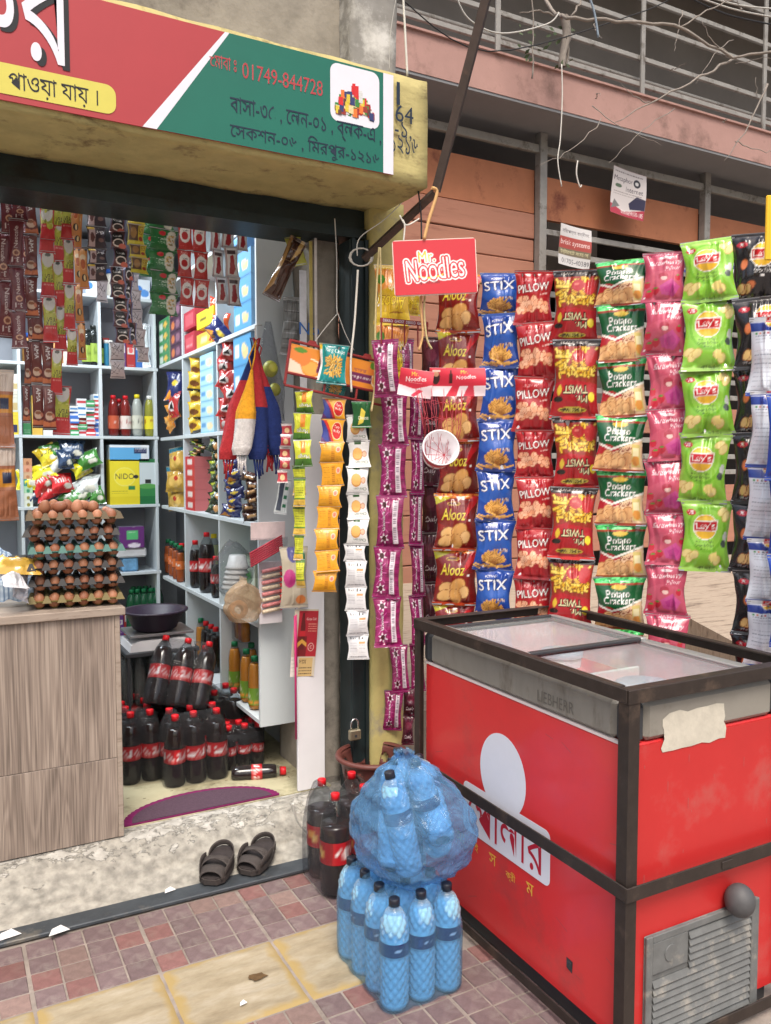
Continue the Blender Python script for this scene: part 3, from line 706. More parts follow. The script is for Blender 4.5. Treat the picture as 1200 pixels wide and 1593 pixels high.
# ================================================================== NEIGHBOUR BUILDING (set back, right)
M_pink = mat('pink_band_paint', C_(172, 136, 128), .85, var=.08, scale=4, bump=.2, dirt=C_(132, 104, 96), dirtscale=2.5, dirtamt=.4)
M_soff = mat('grey_soffit', C_(128, 130, 134), .9, var=.06, scale=3)
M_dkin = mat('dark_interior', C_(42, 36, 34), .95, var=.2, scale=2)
M_mid = mat('mid_interior', C_(136, 130, 124), .95, var=.12, scale=1.5)
M_steel = mat('grey_grille_paint', C_(150, 148, 144), .6, metal=.1, var=.12, scale=12, dirt=C_(92, 84, 76), dirtscale=8, dirtamt=.3)
M_orng = mat('orange_panel_paint', C_(178, 116, 84), .75, var=.1, scale=5, dirt=C_(120, 66, 52), dirtscale=3.5, dirtamt=.25)
M_plank = mat('salmon_plank_paint', C_(168, 118, 98), .75, var=.08, scale=4, objvar=.06, bump=.15, stretch=(.3, 1, 3), dirt=C_(144, 96, 80), dirtscale=6, dirtamt=.3)
nb = empty('neighbour_building', (4, 5.2, 0), 'set back building with a pink floor band and a salmon boarded grille gate', 'building')
XL, XR = 1.75, 11.0
mb = MB(); mb.box(XL, 4.79, 4.12, XR, 5.0, 4.39); mb.box(XL, 4.77, 4.385, XR, 4.79, 4.40); part('pink_band', mb, M_pink, nb, world=True)
mb = MB(); mb.box(XL, 4.795, 4.10, XR, 7, 4.119); part('soffit', mb, M_soff, nb, world=True)
mb = MB(); mb.box(XL, 6.0, .3, XR, 6.1, 4.1); part('dark_inside', mb, M_dkin, nb, world=True)
mb = MB(); mb.box(4.9, 5.92, 3.2, 5.5, 5.99, 4.09); mb.box(4.9, 5.7, 2.0, 5.5, 5.8, 3.2); part('inner_pier', mb, M_mid, nb, world=True)
for x in (4.20, 6.05, 7.9):
    mb = MB(); mb.bbox(x - .035, 5.12, .5, x + .035, 5.19, 4.10, .004); part('gate_post', mb, M_steel, nb, world=True)
for z in (3.98, ):
    mb = MB(); mb.bbox(XL, 5.14, z - .03, XR, 5.18, z + .03, .004); part('grille_rail', mb, M_steel, nb, world=True)
mb = MB(); mb.box(1.76, 5.2, 3.50, 4.17, 5.24, 3.83); part('board_panel', mb, M_orng, nb, world=True)
mb = MB(); mb.box(4.23, 5.2, 3.47, 6.02, 5.24, 3.80); part('board_panel', mb, M_orng, nb, world=True)
mb = MB(); mb.box(6.08, 5.2, 3.45, 9, 5.24, 3.77); part('board_panel', mb, M_orng, nb, world=True)
z = 3.49
k = 0
while z > .6:      # salmon boards left of the gate post
    h = (.20, .17, .22, .19)[k % 4]; mb = MB(); mb.bbox(1.76, 5.185 + .006 * (k % 2), z - h + .008, 4.165, 5.22, z, .006); part('plank', mb, M_plank, nb, world=True); z -= h; k += 1
for k, z in enumerate([3.36, 3.20, 3.04, 2.88]):   # bars with dark gaps
    for x0, x1 in ((4.235, 6.015), (6.085, 7.86)):
        mb = MB(); mb.bbox(x0, 5.15, z - .022, x1, 5.17, z + .022, .003); part('grille_bar', mb, M_steel, nb, world=True)
z = 2.72; k = 0
for z, h, isb in ((2.72, .0, 0), (2.60, .26, 1), (2.28, 0, 0), (2.14, 0, 0), (2.04, .24, 1), (1.74, 0, 0), (1.60, 0, 0), (1.46, 0, 0), (1.34, .22, 1), (1.10, .3, 1)):
    for x0, x1 in ((4.235, 6.015), (6.085, 7.86)):
        mb = MB()
        if isb: mb.bbox(x0, 5.185, z - h, x1, 5.22, z, .006); part('plank', mb, M_plank, nb, world=True)
        else: mb.bbox(x0, 5.15, z - .022, x1, 5.17, z + .022, .003); part('grille_bar', mb, M_steel, nb, world=True)
# balcony above the band
mb = MB(); mb.box(XL, 6.4, 4.39, XR, 6.5, 6.6); mb.box(XL, 4.7, 6.6, XR, 6.5, 6.75); part('balcony_wall', mb, M_mid, nb, world=True)
for z in (4.52, 4.72, 4.98, 5.18, 5.44, 5.66, 5.9):
    mb = MB(); mb.bbox(XL, 4.86, z - .018, XR, 4.885, z + .018, .003); part('balcony_rail', mb, M_steel, nb, world=True)
for x in (2.0, 3.55, 4.95, 6.4, 7.9):
    mb = MB(); mb.bbox(x - .02, 4.84, 4.40, x + .02, 4.86, 6.6, .003); part('balcony_post', mb, M_steel, nb, world=True)
mb = MB(); mb.tube([(XL, 4.95, 4.60), (XR, 4.95, 4.60)], .018); mb.box(2.55, 4.78, 4.50, 2.63, 4.86, 4.60); part('pipe', mb, M_steel, nb, world=True)
# grooved concrete ramp up to the gate
M_ramp = mat('grooved_ramp', C_(172, 158, 142), .95, var=.25, scale=5, bump=.8, bscale=16, stretch=(.6, 5, 1), dirt=C_(120, 106, 94), dirtscale=5, dirtamt=.5)
n_r = Vector((0, -.36 / 2.2, 1)).normalized(); p_r = Vector((3, 5.2, .66))
A_ = atp(1055, 952, p_r, n_r); B_ = atp(1150, 1003, p_r, n_r); D_ = (B_ - A_).normalized()
L0 = A_ - D_ * 6 * 0 
def rz(x, y): return .66 - (5.2 - y) * .36 / 2.2
fx, fy = B_.x + D_.x * 1.5, B_.y + D_.y * 1.5
poly = [(1.78, 5.25), (1.78, 3.32), (A_.x - .9, 3.32), (A_.x - .35, A_.y - .06), (A_.x, A_.y), (B_.x, B_.y), (fx, fy), (9, fy), (9, 5.25)]
vs = [(x, y, rz(x, y)) for x, y in poly] + [(x, y, -.05) for x, y in poly]; n = len(poly)
mb = MB(); mb.add(vs, [tuple(range(n))] + [(i, (i + 1) % n, (i + 1) % n + n, i + n) for i in range(n)])
struct('ramp', mb, M_ramp)
# ================================================================== PACKAGE ARTWORK
mat('foil_back', C_(168, 168, 172), .32, metal=.7, var=.05)
mat('paper_back', C_(205, 200, 192), .7, var=.04)
FOIL = printmat('printed_foil', .24, coat=.6, bump=.45, bscale=22); FOILM = printmat('printed_film_matte', .45, coat=.1, bump=.22, bscale=30)
CARD = printmat('printed_card', .5); SATIN = printmat('printed_sachet', .34, coat=.25, bump=.35, bscale=45)
BOARD = printmat('printed_board', .4, coat=.15)
TAN = [(226, 178, 112), (214, 160, 92), (236, 192, 130)]
def art_alooz():
    c = Cv(1.29, bg=(122, 20, 18)); c.rect(0, .92, 1, 1, (214, 110, 40)); c.scatter(40, 0, .93, 1, 1, [(250, 190, 80), (170, 50, 20), (240, 140, 50)], .04, .02, seed=2)
    c.rect(0, 0, 1, .05, (176, 60, 28)); c.poly([(0, .8), (0, .93), (.38, .93)], (190, 182, 40)); c.poly([(.62, .5), (1, .86), (1, .98), (.86, .98)], (196, 34, 42)); c.poly([(0, .3), (0, .5), (.2, .42)], (150, 26, 24))
    c.ell(.42, .82, .16, .045, (196, 160, 60)); c.ell(.42, .82, .13, .03, (90, 30, 20))
    c.text('Alooz', .42, .635, .62, (236, 214, 70), shear=.25, bold=.015, outline=(90, 20, 12), ow=.012, h=.25)
    for x, y, r, q in ((.3, .3, .19, 0), (.56, .36, .2, .5), (.7, .24, .15, 1), (.25, .17, .17, .2), (.5, .17, .17, 2)): c.ell(x, y, r * 1.07, r * .8, (150, 84, 34), q); c.ell(x, y, r, r * .72, TAN[int(q * 2) % 3], q)
    c.scatter(30, .12, .1, .85, .42, [(232, 196, 136), (206, 148, 84)], .012, .008, seed=8); c.rect(.80, .52, .85, .555, (240, 240, 240)); return c
def art_stix():
    c = Cv(1.33, bg=(28, 66, 152)); c.rect(0, .93, 1, 1, (34, 74, 160)); c.rect(0, 0, 1, .05, (26, 50, 120)); c.ell(.5, .5, .5, .25, (44, 96, 184), al=.7)
    rg = random.Random(3)
    for k in range(26):
        a = PI * (.12 + .76 * (k / 25.)); L = rg.uniform(.3, .44); cx, cy = .5 + L / 2 * math.cos(a), .12 + (L / 2 * math.sin(a)) / c.asp
        c.bar(cx, cy, L, .062, a, (150, 96, 40)); c.bar(cx, cy, L, .044, a, (238, 186, 98) if k % 2 else (226, 166, 78))
    for k in range(8): c.bar(.5 + (k - 4) * .11, .085 + .02 * (k % 2), .3, .04, .1 * (k - 4), (232, 178, 92))
    c.text('STIX', .47, .70, .82, (244, 246, 252), bold=.05, h=.27, rot=.1, outline=(16, 34, 96), ow=.022); c.text('POTATO', .42, .865, .3, (236, 236, 240), rot=.1, bold=.02); c.text('UFF!', .78, .42, .2, (246, 240, 230), bold=.05, rot=-.1, outline=(120, 60, 20), ow=.01)
    return c
def art_pillow():
    c = Cv(1.4, bg=(168, 28, 36)); c.rect(0, .93, 1, 1, (182, 44, 48)); c.rect(0, 0, 1, .05, (150, 24, 34)); c.ell(.5, .16, .7, .18, (150, 22, 32), al=.5)
    c.scatter(54, .08, .26, .9, .5, [(240, 178, 142), (232, 160, 120), (246, 194, 160)], .085, .055, edge=(176, 92, 62), seed=5)
    c.text('PILLOW', .47, .69, .86, (250, 248, 244), bold=.06, h=.2, rot=.12, outline=(120, 14, 26), ow=.02); c.text('CRUNCHY', .4, .83, .42, (240, 190, 190), rot=.1, bold=.01); c.text('CHEESE', .78, .58, .22, (250, 220, 210), rot=.08, bold=.03); return c
def art_twist():
    c = Cv(1.58, bg=(164, 26, 34)); c.rect(0, .9, 1, 1, (34, 18, 20)); c.rect(0, .42, 1, .9, (150, 50, 34))
    c.scatter(105, .08, .54, .92, .86, [(236, 196, 66), (218, 168, 44), (244, 214, 96)], .075, .026, edge=(122, 80, 22), seed=6, shape='bar'); c.ell(.55, .78, .15, .13, (176, 46, 50)); c.ell(.83, .76, .14, .18, (184, 50, 54)); c.ell(.52, .8, .05, .03, (214, 110, 100))
    c.poly([(0, .44), (.3, .5), (1, .44), (1, .3), (0, .3)], (176, 36, 44)); c.text('TWIST', .52, .37, .56, (232, 224, 176), flip=True, bold=.04, outline=(60, 20, 14), ow=.018, h=.15); c.text('Mr.', .66, .255, .26, (232, 224, 176), flip=True, bold=.05, outline=(60, 20, 14), ow=.018, h=.14)
    c.ell(.46, .12, .3, .06, (190, 172, 60)); c.ell(.46, .12, .26, .04, (60, 50, 26)); c.text('BOMBAY', .46, .12, .36, (200, 190, 90), flip=True, bold=.02); c.ell(.88, .28, .07, .09, (236, 214, 60)); c.ell(.14, .36, .05, .1, (220, 190, 60)); c.ell(.14, .25, .1, .06, (30, 26, 20)); c.rect(0, 0, 1, .045, (214, 60, 60)); c.text('MASALA NOODLE', .45, .955, .55, (220, 214, 208), flip=True); return c
def art_crackers():
    c = Cv(1.06, bg=(14, 84, 44)); c.rect(0, .88, 1, 1, (66, 196, 104)); c.scatter(60, 0, .88, 1, 1, [(120, 240, 150), (30, 130, 60), (90, 220, 120)], .05, .02, rot=.3, seed=1); c.rect(0, .86, 1, .885, (176, 40, 34))
    c.poly([(0, .05), (0, .3), (.35, .36), (1, .56), (1, .05)], (232, 196, 158)); c.poly([(0, .28), (0, .46), (.2, .47), (.52, .38), (.3, .32)], (176, 34, 46)); c.poly([(.0, .46), (.3, .36), (1, .56), (1, .6), (.3, .40), (0, .5)], (240, 236, 226))
    c.scatter(26, .08, .08, .7, .28, [(232, 186, 130), (224, 172, 116), (240, 200, 150)], .10, .09, edge=(178, 118, 72), seed=4); c.rect(.76, .1, .95, .48, (214, 194, 120)); c.ell(.85, .2, .08, .09, (220, 150, 70)); c.rect(.79, .28, .92, .42, (236, 226, 180))
    c.ell(.48, .82, .16, .045, (210, 180, 70)); c.text('Potato', .46, .70, .5, (250, 250, 246), bold=.03, outline=(40, 60, 40), ow=.01, h=.13); c.text('Crackers', .48, .58, .7, (250, 250, 246), bold=.03, outline=(40, 60, 40), ow=.01, h=.14); c.text('Masala', .62, .39, .3, (120, 40, 30), rot=.2); c.rect(0, 0, 1, .05, (150, 60, 40)); return c
def art_berry():
    c = Cv(1.28, bg=(192, 78, 104)); c.rect(0, .9, 1, 1, (182, 66, 96)); c.rect(0, 0, 1, .06, (182, 66, 96)); c.ell(.5, .3, .6, .4, (204, 96, 118), al=.6)
    c.poly([(.38, .3), (.7, .44), (.9, .28), (.74, .1), (.46, .14)], (204, 84, 150)); c.poly([(.5, .28), (.7, .36), (.8, .27), (.7, .16), (.55, .18)], (190, 66, 140))
    for x, y, r in ((.15, .16, .1), (.3, .22, .09), (.08, .34, .08), (.86, .46, .07)): c.ell(x, y, r, r * 1.1, (196, 44, 66)); c.ell(x, y + .05, r * .6, r * .25, (110, 140, 70))
    c.ell(.48, .5, .13, .1, (176, 60, 80)); c.ell(.5, .46, .09, .05, (232, 196, 190)); c.ell(.52, .87, .14, .035, (236, 214, 220))
    c.text('Strawberry', .52, .76, .78, (250, 232, 238), shear=.25, bold=.015, outline=(186, 50, 84), ow=.01, h=.16, rot=.06); c.text('Pillow', .7, .655, .36, (250, 226, 234), shear=.25, rot=.06, bold=.01); c.text('SWEET', .5, .95, .4, (240, 180, 196)); c.rect(.03, .06, .09, .1, (240, 230, 230)); return c
def lays_logo(c, cx, cy, s_):
    c.ell(cx, cy, .27 * s_, .235 * s_, (244, 244, 236)); c.ell(cx, cy, .25 * s_, .22 * s_, (240, 190, 54)); c.ell(cx, cy + .05 * s_, .2 * s_, .12 * s_, (248, 214, 90))
    c.poly([(cx - .27 * s_, cy - .07 * s_), (cx - .25 * s_, cy + .085 * s_), (cx + .27 * s_, cy + .10 * s_), (cx + .25 * s_, cy - .065 * s_)], (250, 246, 240)); c.poly([(cx - .25 * s_, cy - .055 * s_), (cx - .235 * s_, cy + .07 * s_), (cx + .25 * s_, cy + .085 * s_), (cx + .235 * s_, cy - .05 * s_)], (198, 30, 40))
    c.text("Lay's", cx, cy + .008, .42 * s_, (252, 250, 246), bold=.025, h=.15 * s_, rot=.03)
def art_lays_green():
    c = Cv(1.3, bg=(140, 200, 66)); c.ell(.5, .6, .42, .42, (120, 186, 46)); c.ell(.5, .6, .37, .37, (150, 208, 74)); c.rect(0, .91, 1, 1, (164, 214, 96)); c.rect(0, 0, 1, .07, (164, 214, 96))
    lays_logo(c, .47, .63, 1.0); c.ell(.17, .83, .1, .055, (196, 36, 50)); c.text('20', .17, .83, .1, (250, 250, 250), bold=.04)
    for x, y, a in ((.82, .84, .3), (.9, .78, 1), (.1, .26, .2), (.17, .2, 1.2), (.25, .24, .5), (.66, .22, .2), (.73, .17, .8)): c.ell(x, y, .105, .08, (206, 170, 84), a); c.ell(x, y, .095, .07, (240, 222, 150), a)
    c.poly([(.6, .15), (.76, .17), (.74, .29), (.58, .27)], (246, 226, 140)); c.ell(.93, .5, .05, .09, (196, 200, 196)); c.ell(.9, .4, .06, .07, (70, 80, 76)); c.text('American Style', .46, .425, .4, (36, 70, 24), bold=.01); c.text('Cream & Onion', .46, .375, .42, (36, 70, 24), bold=.02); c.text('Flavour', .46, .325, .16, (36, 70, 24)); c.text('NET WT 20 g', .55, .05, .4, (50, 80, 30)); return c
def art_lays_black():
    c = Cv(1.3, bg=(34, 32, 36)); c.rect(0, .91, 1, 1, (48, 46, 50)); c.rect(0, 0, 1, .07, (44, 42, 46)); lays_logo(c, .64, .68, 1.0); c.ell(.2, .83, .11, .055, (190, 34, 50)); c.text('20', .2, .83, .1, (250, 250, 250), bold=.04)
    for x, y, a, q in ((.24, .55, 1.2, 0), (.42, .25, .3, 0), (.36, .2, 1.5, 1), (.28, .19, 1.3, 1), (.22, .2, 1.1, 1)): c.ell(x, y, .105, .08, (156, 84, 44), a); c.ell(x, y, .09, .066, (226, 128, 76) if q == 0 else (236, 200, 130), a)
    c.text("Wafer Style", .68, .5, .4, (236, 236, 236), bold=.01, shear=.2); c.text('Spicy Kick', .66, .445, .4, (236, 236, 236), shear=.2); c.rect(.62, .36, .7, .4, (236, 236, 236)); c.text('NET WT 20 g', .3, .09, .3, (190, 190, 190)); return c
def art_lays_back():
    c = Cv(1.35, bg=(222, 228, 240)); c.rect(0, .82, 1, .93, (42, 64, 150)); c.rect(0, .93, 1, 1, (230, 234, 242)); lays_logo(c, .45, .95, .5); c.rect(0, 0, 1, .05, (42, 64, 150)); c.lines(9, .08, .1, .62, .6, (130, 140, 160)); c.lines(3, .1, .66, .7, .78, (120, 128, 150)); c.rect(.7, .12, .92, .5, (200, 206, 222)); c.lines(6, .72, .14, .9, .48, (100, 106, 120), seed=5)
    for k, q in enumerate(((60, 150, 80), (220, 120, 60), (60, 60, 70), (180, 50, 60))): c.ell(.12 + k * .09, .79, .025, .02, q)
    return c
def art_lays_blue():
    c = art_lays_back(); c.a[:] = (36, 70, 168); lays_logo(c, .5, .62, .9); c.ell(.2, .85, .1, .05, (190, 34, 50)); return c
def art_purple(var=0):
    c = Cv(1.75, bg=(150, 34, 98)); rg = random.Random(var)
    for k in range(30): c.rect(0, k / 30., 1, k / 30. + .012, (98, 18, 62))
    c.poly([(.06, .12), (.06, .88), (.46, .88), (.46, .12)], (146, 34, 98))
    for k in range(9): a = k * .7; c.bar(.25 + .12 * math.cos(a), .5 + .2 * math.sin(a), .3, .02, a, (222, 110, 180))
    def star(x, y, r): c.poly([(x + r * (1 if q % 2 else .45) * math.cos(q * PI / 6 + .2), y + r * (1 if q % 2 else .45) * math.sin(q * PI / 6 + .2) / c.asp) for q in range(12)], (246, 226, 240)); c.ell(x, y, r * .45, r * .5, (70, 24, 30))
    star(.3, .82, .2); star(.3, .2, .19)
    c.rect(.62, .1, .82, .9, (226, 214, 224)); 
    for k in range(22): c.rect(.66, .14 + k * .034, .78, .14 + k * .034 + rg.uniform(.006, .02), (90, 70, 90))
    c.text('Choco Rolls', .27, .52, .62, (250, 240, 248), rot=PI / 2, bold=.03, shear=.2, outline=(110, 14, 70), ow=.02); c.rect(0, .93, 1, 1, (140, 30, 94)); c.rect(0, 0, 1, .05, (140, 30, 94)); return c
def art_purple_dark():
    c = Cv(1.7, bg=(84, 28, 48)); c.rect(.05, .1, .95, .45, (70, 20, 38)); c.text('Candy', .5, .28, .66, (236, 220, 226), bold=.04, shear=.2); c.ell(.5, .65, .3, .22, (110, 44, 64)); c.rect(0, .93, 1, 1, (60, 18, 32)); return c
def art_alooz_yellow():
    c = Cv(1.42, bg=(214, 178, 44)); c.rect(0, 0, 1, .2, (236, 204, 60)); c.rect(0, .93, 1, 1, (226, 190, 60)); c.poly([(0, .52), (1, .68), (1, .92), (0, .92)], (226, 150, 70))
    for k in range(5): c.bar(.3 + k * .15, .8, .26, .09, 1.3, (206, 110, 44)); c.bar(.3 + k * .15, .8, .24, .05, 1.3, (240, 170, 96))
    c.ell(.14, .74, .12, .12, (80, 140, 50)); c.poly([(.1, .55), (1, .7), (1, .62), (.1, .47)], (206, 170, 40)); c.text('Alooz', .5, .36, .8, (250, 226, 60), flip=True, shear=.25, bold=.02, outline=(140, 96, 20), ow=.016, h=.3); c.text('Masala', .6, .61, .5, (252, 246, 220), rot=.15, bold=.04, flip=True); c.ell(.6, .2, .2, .02, (150, 90, 30)); c.rect(.03, .3, .08, .34, (250, 250, 250)); return c
def art_fruity():
    c = Cv(.86, bg=(238, 172, 48)); c.poly([(0, 0), (0, 1), (.1, 1), (.34, .5), (.5, 0)], (92, 40, 96)); c.poly([(0, .3), (0, 1), (.05, 1), (.25, .5), (.4, 0), (.3, 0)], (60, 70, 150)); c.poly([(.06, 1), (.2, 1), (.42, .5), (.6, 0), (.5, 0), (.3, .5)], (206, 50, 40))
    c.ell(.7, .52, .24, .3, (250, 230, 190)); c.ell(.7, .52, .22, .28, (206, 36, 36)); c.text('Tasty', .7, .66, .26, (250, 250, 240), bold=.03, rot=-.1); c.text('fruity', .7, .5, .32, (250, 250, 240), bold=.03, rot=-.1); c.rect(0, .93, 1, 1, (226, 160, 50)); return c
def art_fruity_back():
    c = Cv(.9, bg=(232, 164, 40)); c.rect(0, .93, 1, 1, (214, 146, 34)); c.rect(0, 0, 1, .05, (222, 154, 36)); c.lines(7, .08, .15, .38, .85, (140, 84, 20)); c.rect(.48, .15, .64, .86, (222, 150, 40)); c.lines(8, .49, .17, .63, .84, (120, 70, 20), seed=8, th=.02); c.ell(.8, .66, .11, .12, (240, 200, 170)); c.ell(.8, .66, .07, .08, (222, 130, 110)); c.rect(.67, .12, .68, .9, (190, 120, 20)); c.lines(2, .72, .2, .92, .34, (120, 70, 20)); return c
def art_mango(v=0):
    c = Cv(1.35 if v == 0 else 1.55, bg=(176, 190, 44)); c.rect(0, 0, 1, .3, (70, 120, 40)); c.rect(0, .3, 1, .95, (196, 200, 56))
    if v == 0: c.rect(.4, .5, .7, .95, (216, 130, 40)); c.text('Mango', .55, .38, .7, (246, 246, 226), flip=True, bold=.04, outline=(60, 90, 30)); c.ell(.2, .8, .1, .1, (226, 220, 90))
    else: c.rect(0, 0, 1, .25, (206, 170, 70)); c.lines(6, .15, .35, .9, .85, (90, 100, 40), th=.03); c.rect(0, .88, 1, 1, (84, 120, 50)); c.lines(2, .2, .08, .8, .2, (120, 80, 40))
    return c
def art_white_cracker():
    c = Cv(1.12, bg=(226, 226, 224)); c.ell(.42, .5, .26, .26, (206, 140, 66)); c.ell(.42, .52, .23, .23, (232, 182, 104)); c.ell(.78, .5, .13, .13, (196, 130, 110)); c.ell(.78, .5, .1, .1, (226, 190, 160)); c.text('Onion', .62, .2, .6, (44, 84, 40), flip=True, bold=.05, h=.12); c.rect(.3, .86, .6, 1, (44, 86, 44)); c.rect(0, .9, .06, .96, (20, 20, 20)); c.lines(1, .1, .3, .5, .36, (120, 120, 120)); return c
def art_white_print():
    c = Cv(1.12, bg=(224, 224, 226)); c.text('Rock', .3, .86, .3, (40, 40, 46), mirror=False, bold=.04); c.rect(.08, .3, .48, .72, (210, 210, 214)); c.lines(4, .1, .32, .46, .7, (130, 130, 136)); c.rect(.56, .64, .88, .72, (226, 160, 110)); c.lines(5, .56, .26, .9, .62, (150, 150, 156), seed=9); c.rect(.55, .8, .6, .92, (60, 60, 60)); c.rect(.7, .82, .76, .88, (60, 60, 60)); c.lines(1, .1, .08, .9, .16, (70, 70, 80), th=.03); c.rect(0, .95, .06, 1, (20, 20, 20)); return c
def art_green_sachet():
    c = Cv(1.15, bg=(26, 88, 42)); c.poly([(.3, .1), (.5, .75), (.75, .6), (.6, .2)], (226, 206, 80)); c.text('Cheese', .6, .38, .6, (240, 240, 220), flip=False, bold=.03); c.rect(0, .9, 1, 1, (40, 110, 60)); c.rect(0, 0, 1, .07, (60, 130, 70)); return c
def art_teal():
    c = Cv(1.15, bg=(24, 142, 142)); c.scatter(60, .25, .25, .8, .66, [(236, 196, 100), (226, 176, 76), (246, 212, 130)], .07, .022, edge=(160, 100, 30), seed=3, shape='bar')
    for k in range(16): a = k * .4; c.bar(.52 + .28 * math.cos(a), .46 + .24 * math.sin(a), .14, .03, a, (232, 186, 90))
    c.poly([(0, 0), (0, 1), (.09, 1), (.07, 0)], (236, 238, 236)); c.text('Ring Chips', .55, .82, .7, (240, 244, 240), bold=.04, rot=-.06); c.text('CRUNCH', .55, .92, .5, (30, 34, 60), bold=.05, rot=-.06); c.rect(0, 0, 1, .08, (16, 112, 112)); c.poly([(0, .84), (0, 1), (.12, 1), (.08, .84)], (230, 190, 50)); return c
def art_coffee(v=0):
    c = Cv(3.0, W=90, bg=(102, 34, 42))
    c.text('Nescafe', .5, .62, 1.3, (214, 196, 192), rot=-PI / 2 if v == 0 else PI / 2, bold=.03); c.ell(.55, .3, .26, .2, (206, 160, 130)); c.ell(.55, .3, .17, .12, (120, 60, 40)); c.text('3-1', .5, .16, .5, (230, 214, 210), flip=True, bold=.04); c.rect(0, .97, 1, 1, (70, 20, 28)); c.rect(0, 0, 1, .03, (70, 20, 28)); c.lines(1, .1, .06, .9, .08, (200, 170, 160)); return c
def art_ama(v=0):
    c = Cv(3.1, W=90, bg=(104, 46, 42)); c.rect(0, 0, 1, .06, (60, 22, 22)); c.rect(0, .95, 1, 1, (60, 22, 22))
    def half(y, fl):
        c.ell(.5, y, .36, .3, (206, 178, 156)); c.ell(.5, y + (.04 if not fl else -.04), .28, .12, (140, 88, 60)); c.ell(.82, y, .12, .16, (190, 120, 96))
    half(.3, False); c.poly([(0, .08), (0, .2), (.5, .16), (1, .2), (1, .08)], (196, 112, 72)); c.text('AMA', .55, .73, .95, (232, 226, 222), rot=-PI / 2, bold=.06, h=.36); c.rect(.16, .55, .2, .9, (170, 120, 110)); return c
def art_milktea(v=0):
    c = Cv(3.15, W=90, bg=(186, 46, 50)); c.rect(.05, .36, .95, .82, (172, 176, 70)); c.scatter(30, .1, .4, .9, .7, [(196, 200, 90), (150, 156, 50), (206, 200, 130)], .16, .12, seed=7); c.ell(.5, .84, .42, .55, (200, 196, 190)); c.rect(.05, .36, .95, .62, (176, 176, 66)); c.rect(0, .96, 1, 1, (160, 40, 44)); c.ell(.5, .92, .2, .12, (90, 90, 84))
    c.text('MILK', .55, .405, .82, (40, 22, 22), flip=True, bold=.05); c.text('TEA', .6, .48, .66, (40, 22, 22), flip=True, bold=.05); c.text('CEYLON', .55, .31, .7, (236, 190, 180), flip=True); c.lines(2, .1, .18, .6, .24, (214, 120, 110)); return c
def art_orangecup():
    c = Cv(4.2, W=70, bg=(196, 128, 66)); c.rect(0, .9, 1, 1, (70, 60, 50)); c.ell(.5, .7, .4, 1.1, (222, 160, 100)); c.ell(.5, .74, .34, .3, (232, 206, 170)); c.ell(.5, .58, .3, .5, (176, 90, 50)); c.ell(.55, .26, .3, .36, (34, 26, 24)); c.ell(.6, .26, .12, .3, (226, 200, 150)); c.rect(0, 0, 1, .06, (206, 110, 50)); return c
def art_darkama():
    c = Cv(.95, bg=(50, 34, 40)); c.poly([(.05, .1), (.1, .9), (.45, .9), (.4, .1)], (176, 150, 146)); c.ell(.26, .5, .12, .2, (90, 50, 46)); c.text('AMA', .7, .72, .42, (226, 220, 220), bold=.06); c.ell(.75, .4, .16, .08, (120, 90, 84)); c.rect(.05, .82, .4, .92, (206, 170, 60)); return c
def art_cup():
    c = Cv(.95, bg=(96, 54, 56)); c.rect(.9, 0, 1, 1, (120, 124, 160)); c.rect(0, 0, .08, 1, (110, 110, 140)); c.ell(.45, .6, .36, .36, (26, 18, 20)); c.text('Nescafe', .45, .68, .56, (240, 236, 232), bold=.05); c.ell(.5, .3, .34, .2, (232, 222, 214)); c.ell(.5, .3, .28, .14, (34, 20, 18)); c.ell(.7, .12, .2, .12, (206, 110, 90)); return c
def art_yellow_sachet():
    c = Cv(.95, bg=(196, 172, 52)); c.rect(.05, .25, .65, .95, (88, 60, 40)); c.ell(.35, .6, .2, .24, (150, 110, 60)); c.rect(.7, .55, .95, .9, (150, 120, 40)); c.ell(.82, .35, .13, .1, (150, 60, 40)); c.text('S', .82, .72, .14, (210, 190, 60), bold=.05); c.rect(0, 0, 1, .2, (206, 188, 60)); return c
def art_green_noodle():
    c = Cv(.68, bg=(38, 108, 52)); c.ell(.8, .5, .2, .3, (214, 210, 196)); c.scatter(26, .66, .3, .94, .75, [(206, 160, 80), (226, 196, 110), (110, 130, 60)], .03, .02, seed=9, edge=(120, 80, 40)); c.ell(.45, .78, .13, .07, (196, 40, 50)); c.text('Noodles', .46, .55, .4, (210, 230, 210), bold=.02); c.text('MASALA', .46, .38, .4, (180, 210, 180)); c.rect(0, .93, 1, 1, (24, 80, 36)); c.lines(2, .04, .2, .2, .7, (150, 190, 150)); return c
def art_red_masala():
    c = Cv(1.85, bg=(186, 50, 46)); c.rect(0, .95, 1, 1, (150, 34, 34)); c.rect(0, 0, 1, .03, (150, 34, 34)); c.ell(.5, .55, .42, .5, (232, 226, 222)); c.rect(.14, .5, .9, .72, (232, 226, 222)); c.ell(.48, .5, .25, .24, (180, 36, 36)); c.text('MASALA', .52, .66, .5, (60, 30, 30), bold=.04); c.text('Food', .5, .86, .5, (230, 180, 170), shear=.2); c.lines(2, .1, .12, .5, .2, (220, 150, 140)); return c
def art_silver_red():
    c = Cv(1.6, bg=(176, 172, 172)); c.rect(.16, .1, .9, .94, (206, 202, 200)); c.poly([(.3, .15), (.42, .7), (.66, .75), (.8, .3), (.6, .12)], (150, 40, 44)); c.rect(.2, .76, .84, .88, (80, 60, 60)); c.rect(.1, 0, .14, 1, (150, 40, 50)); c.lines(4, .78, .2, .9, .7, (100, 100, 100)); return c
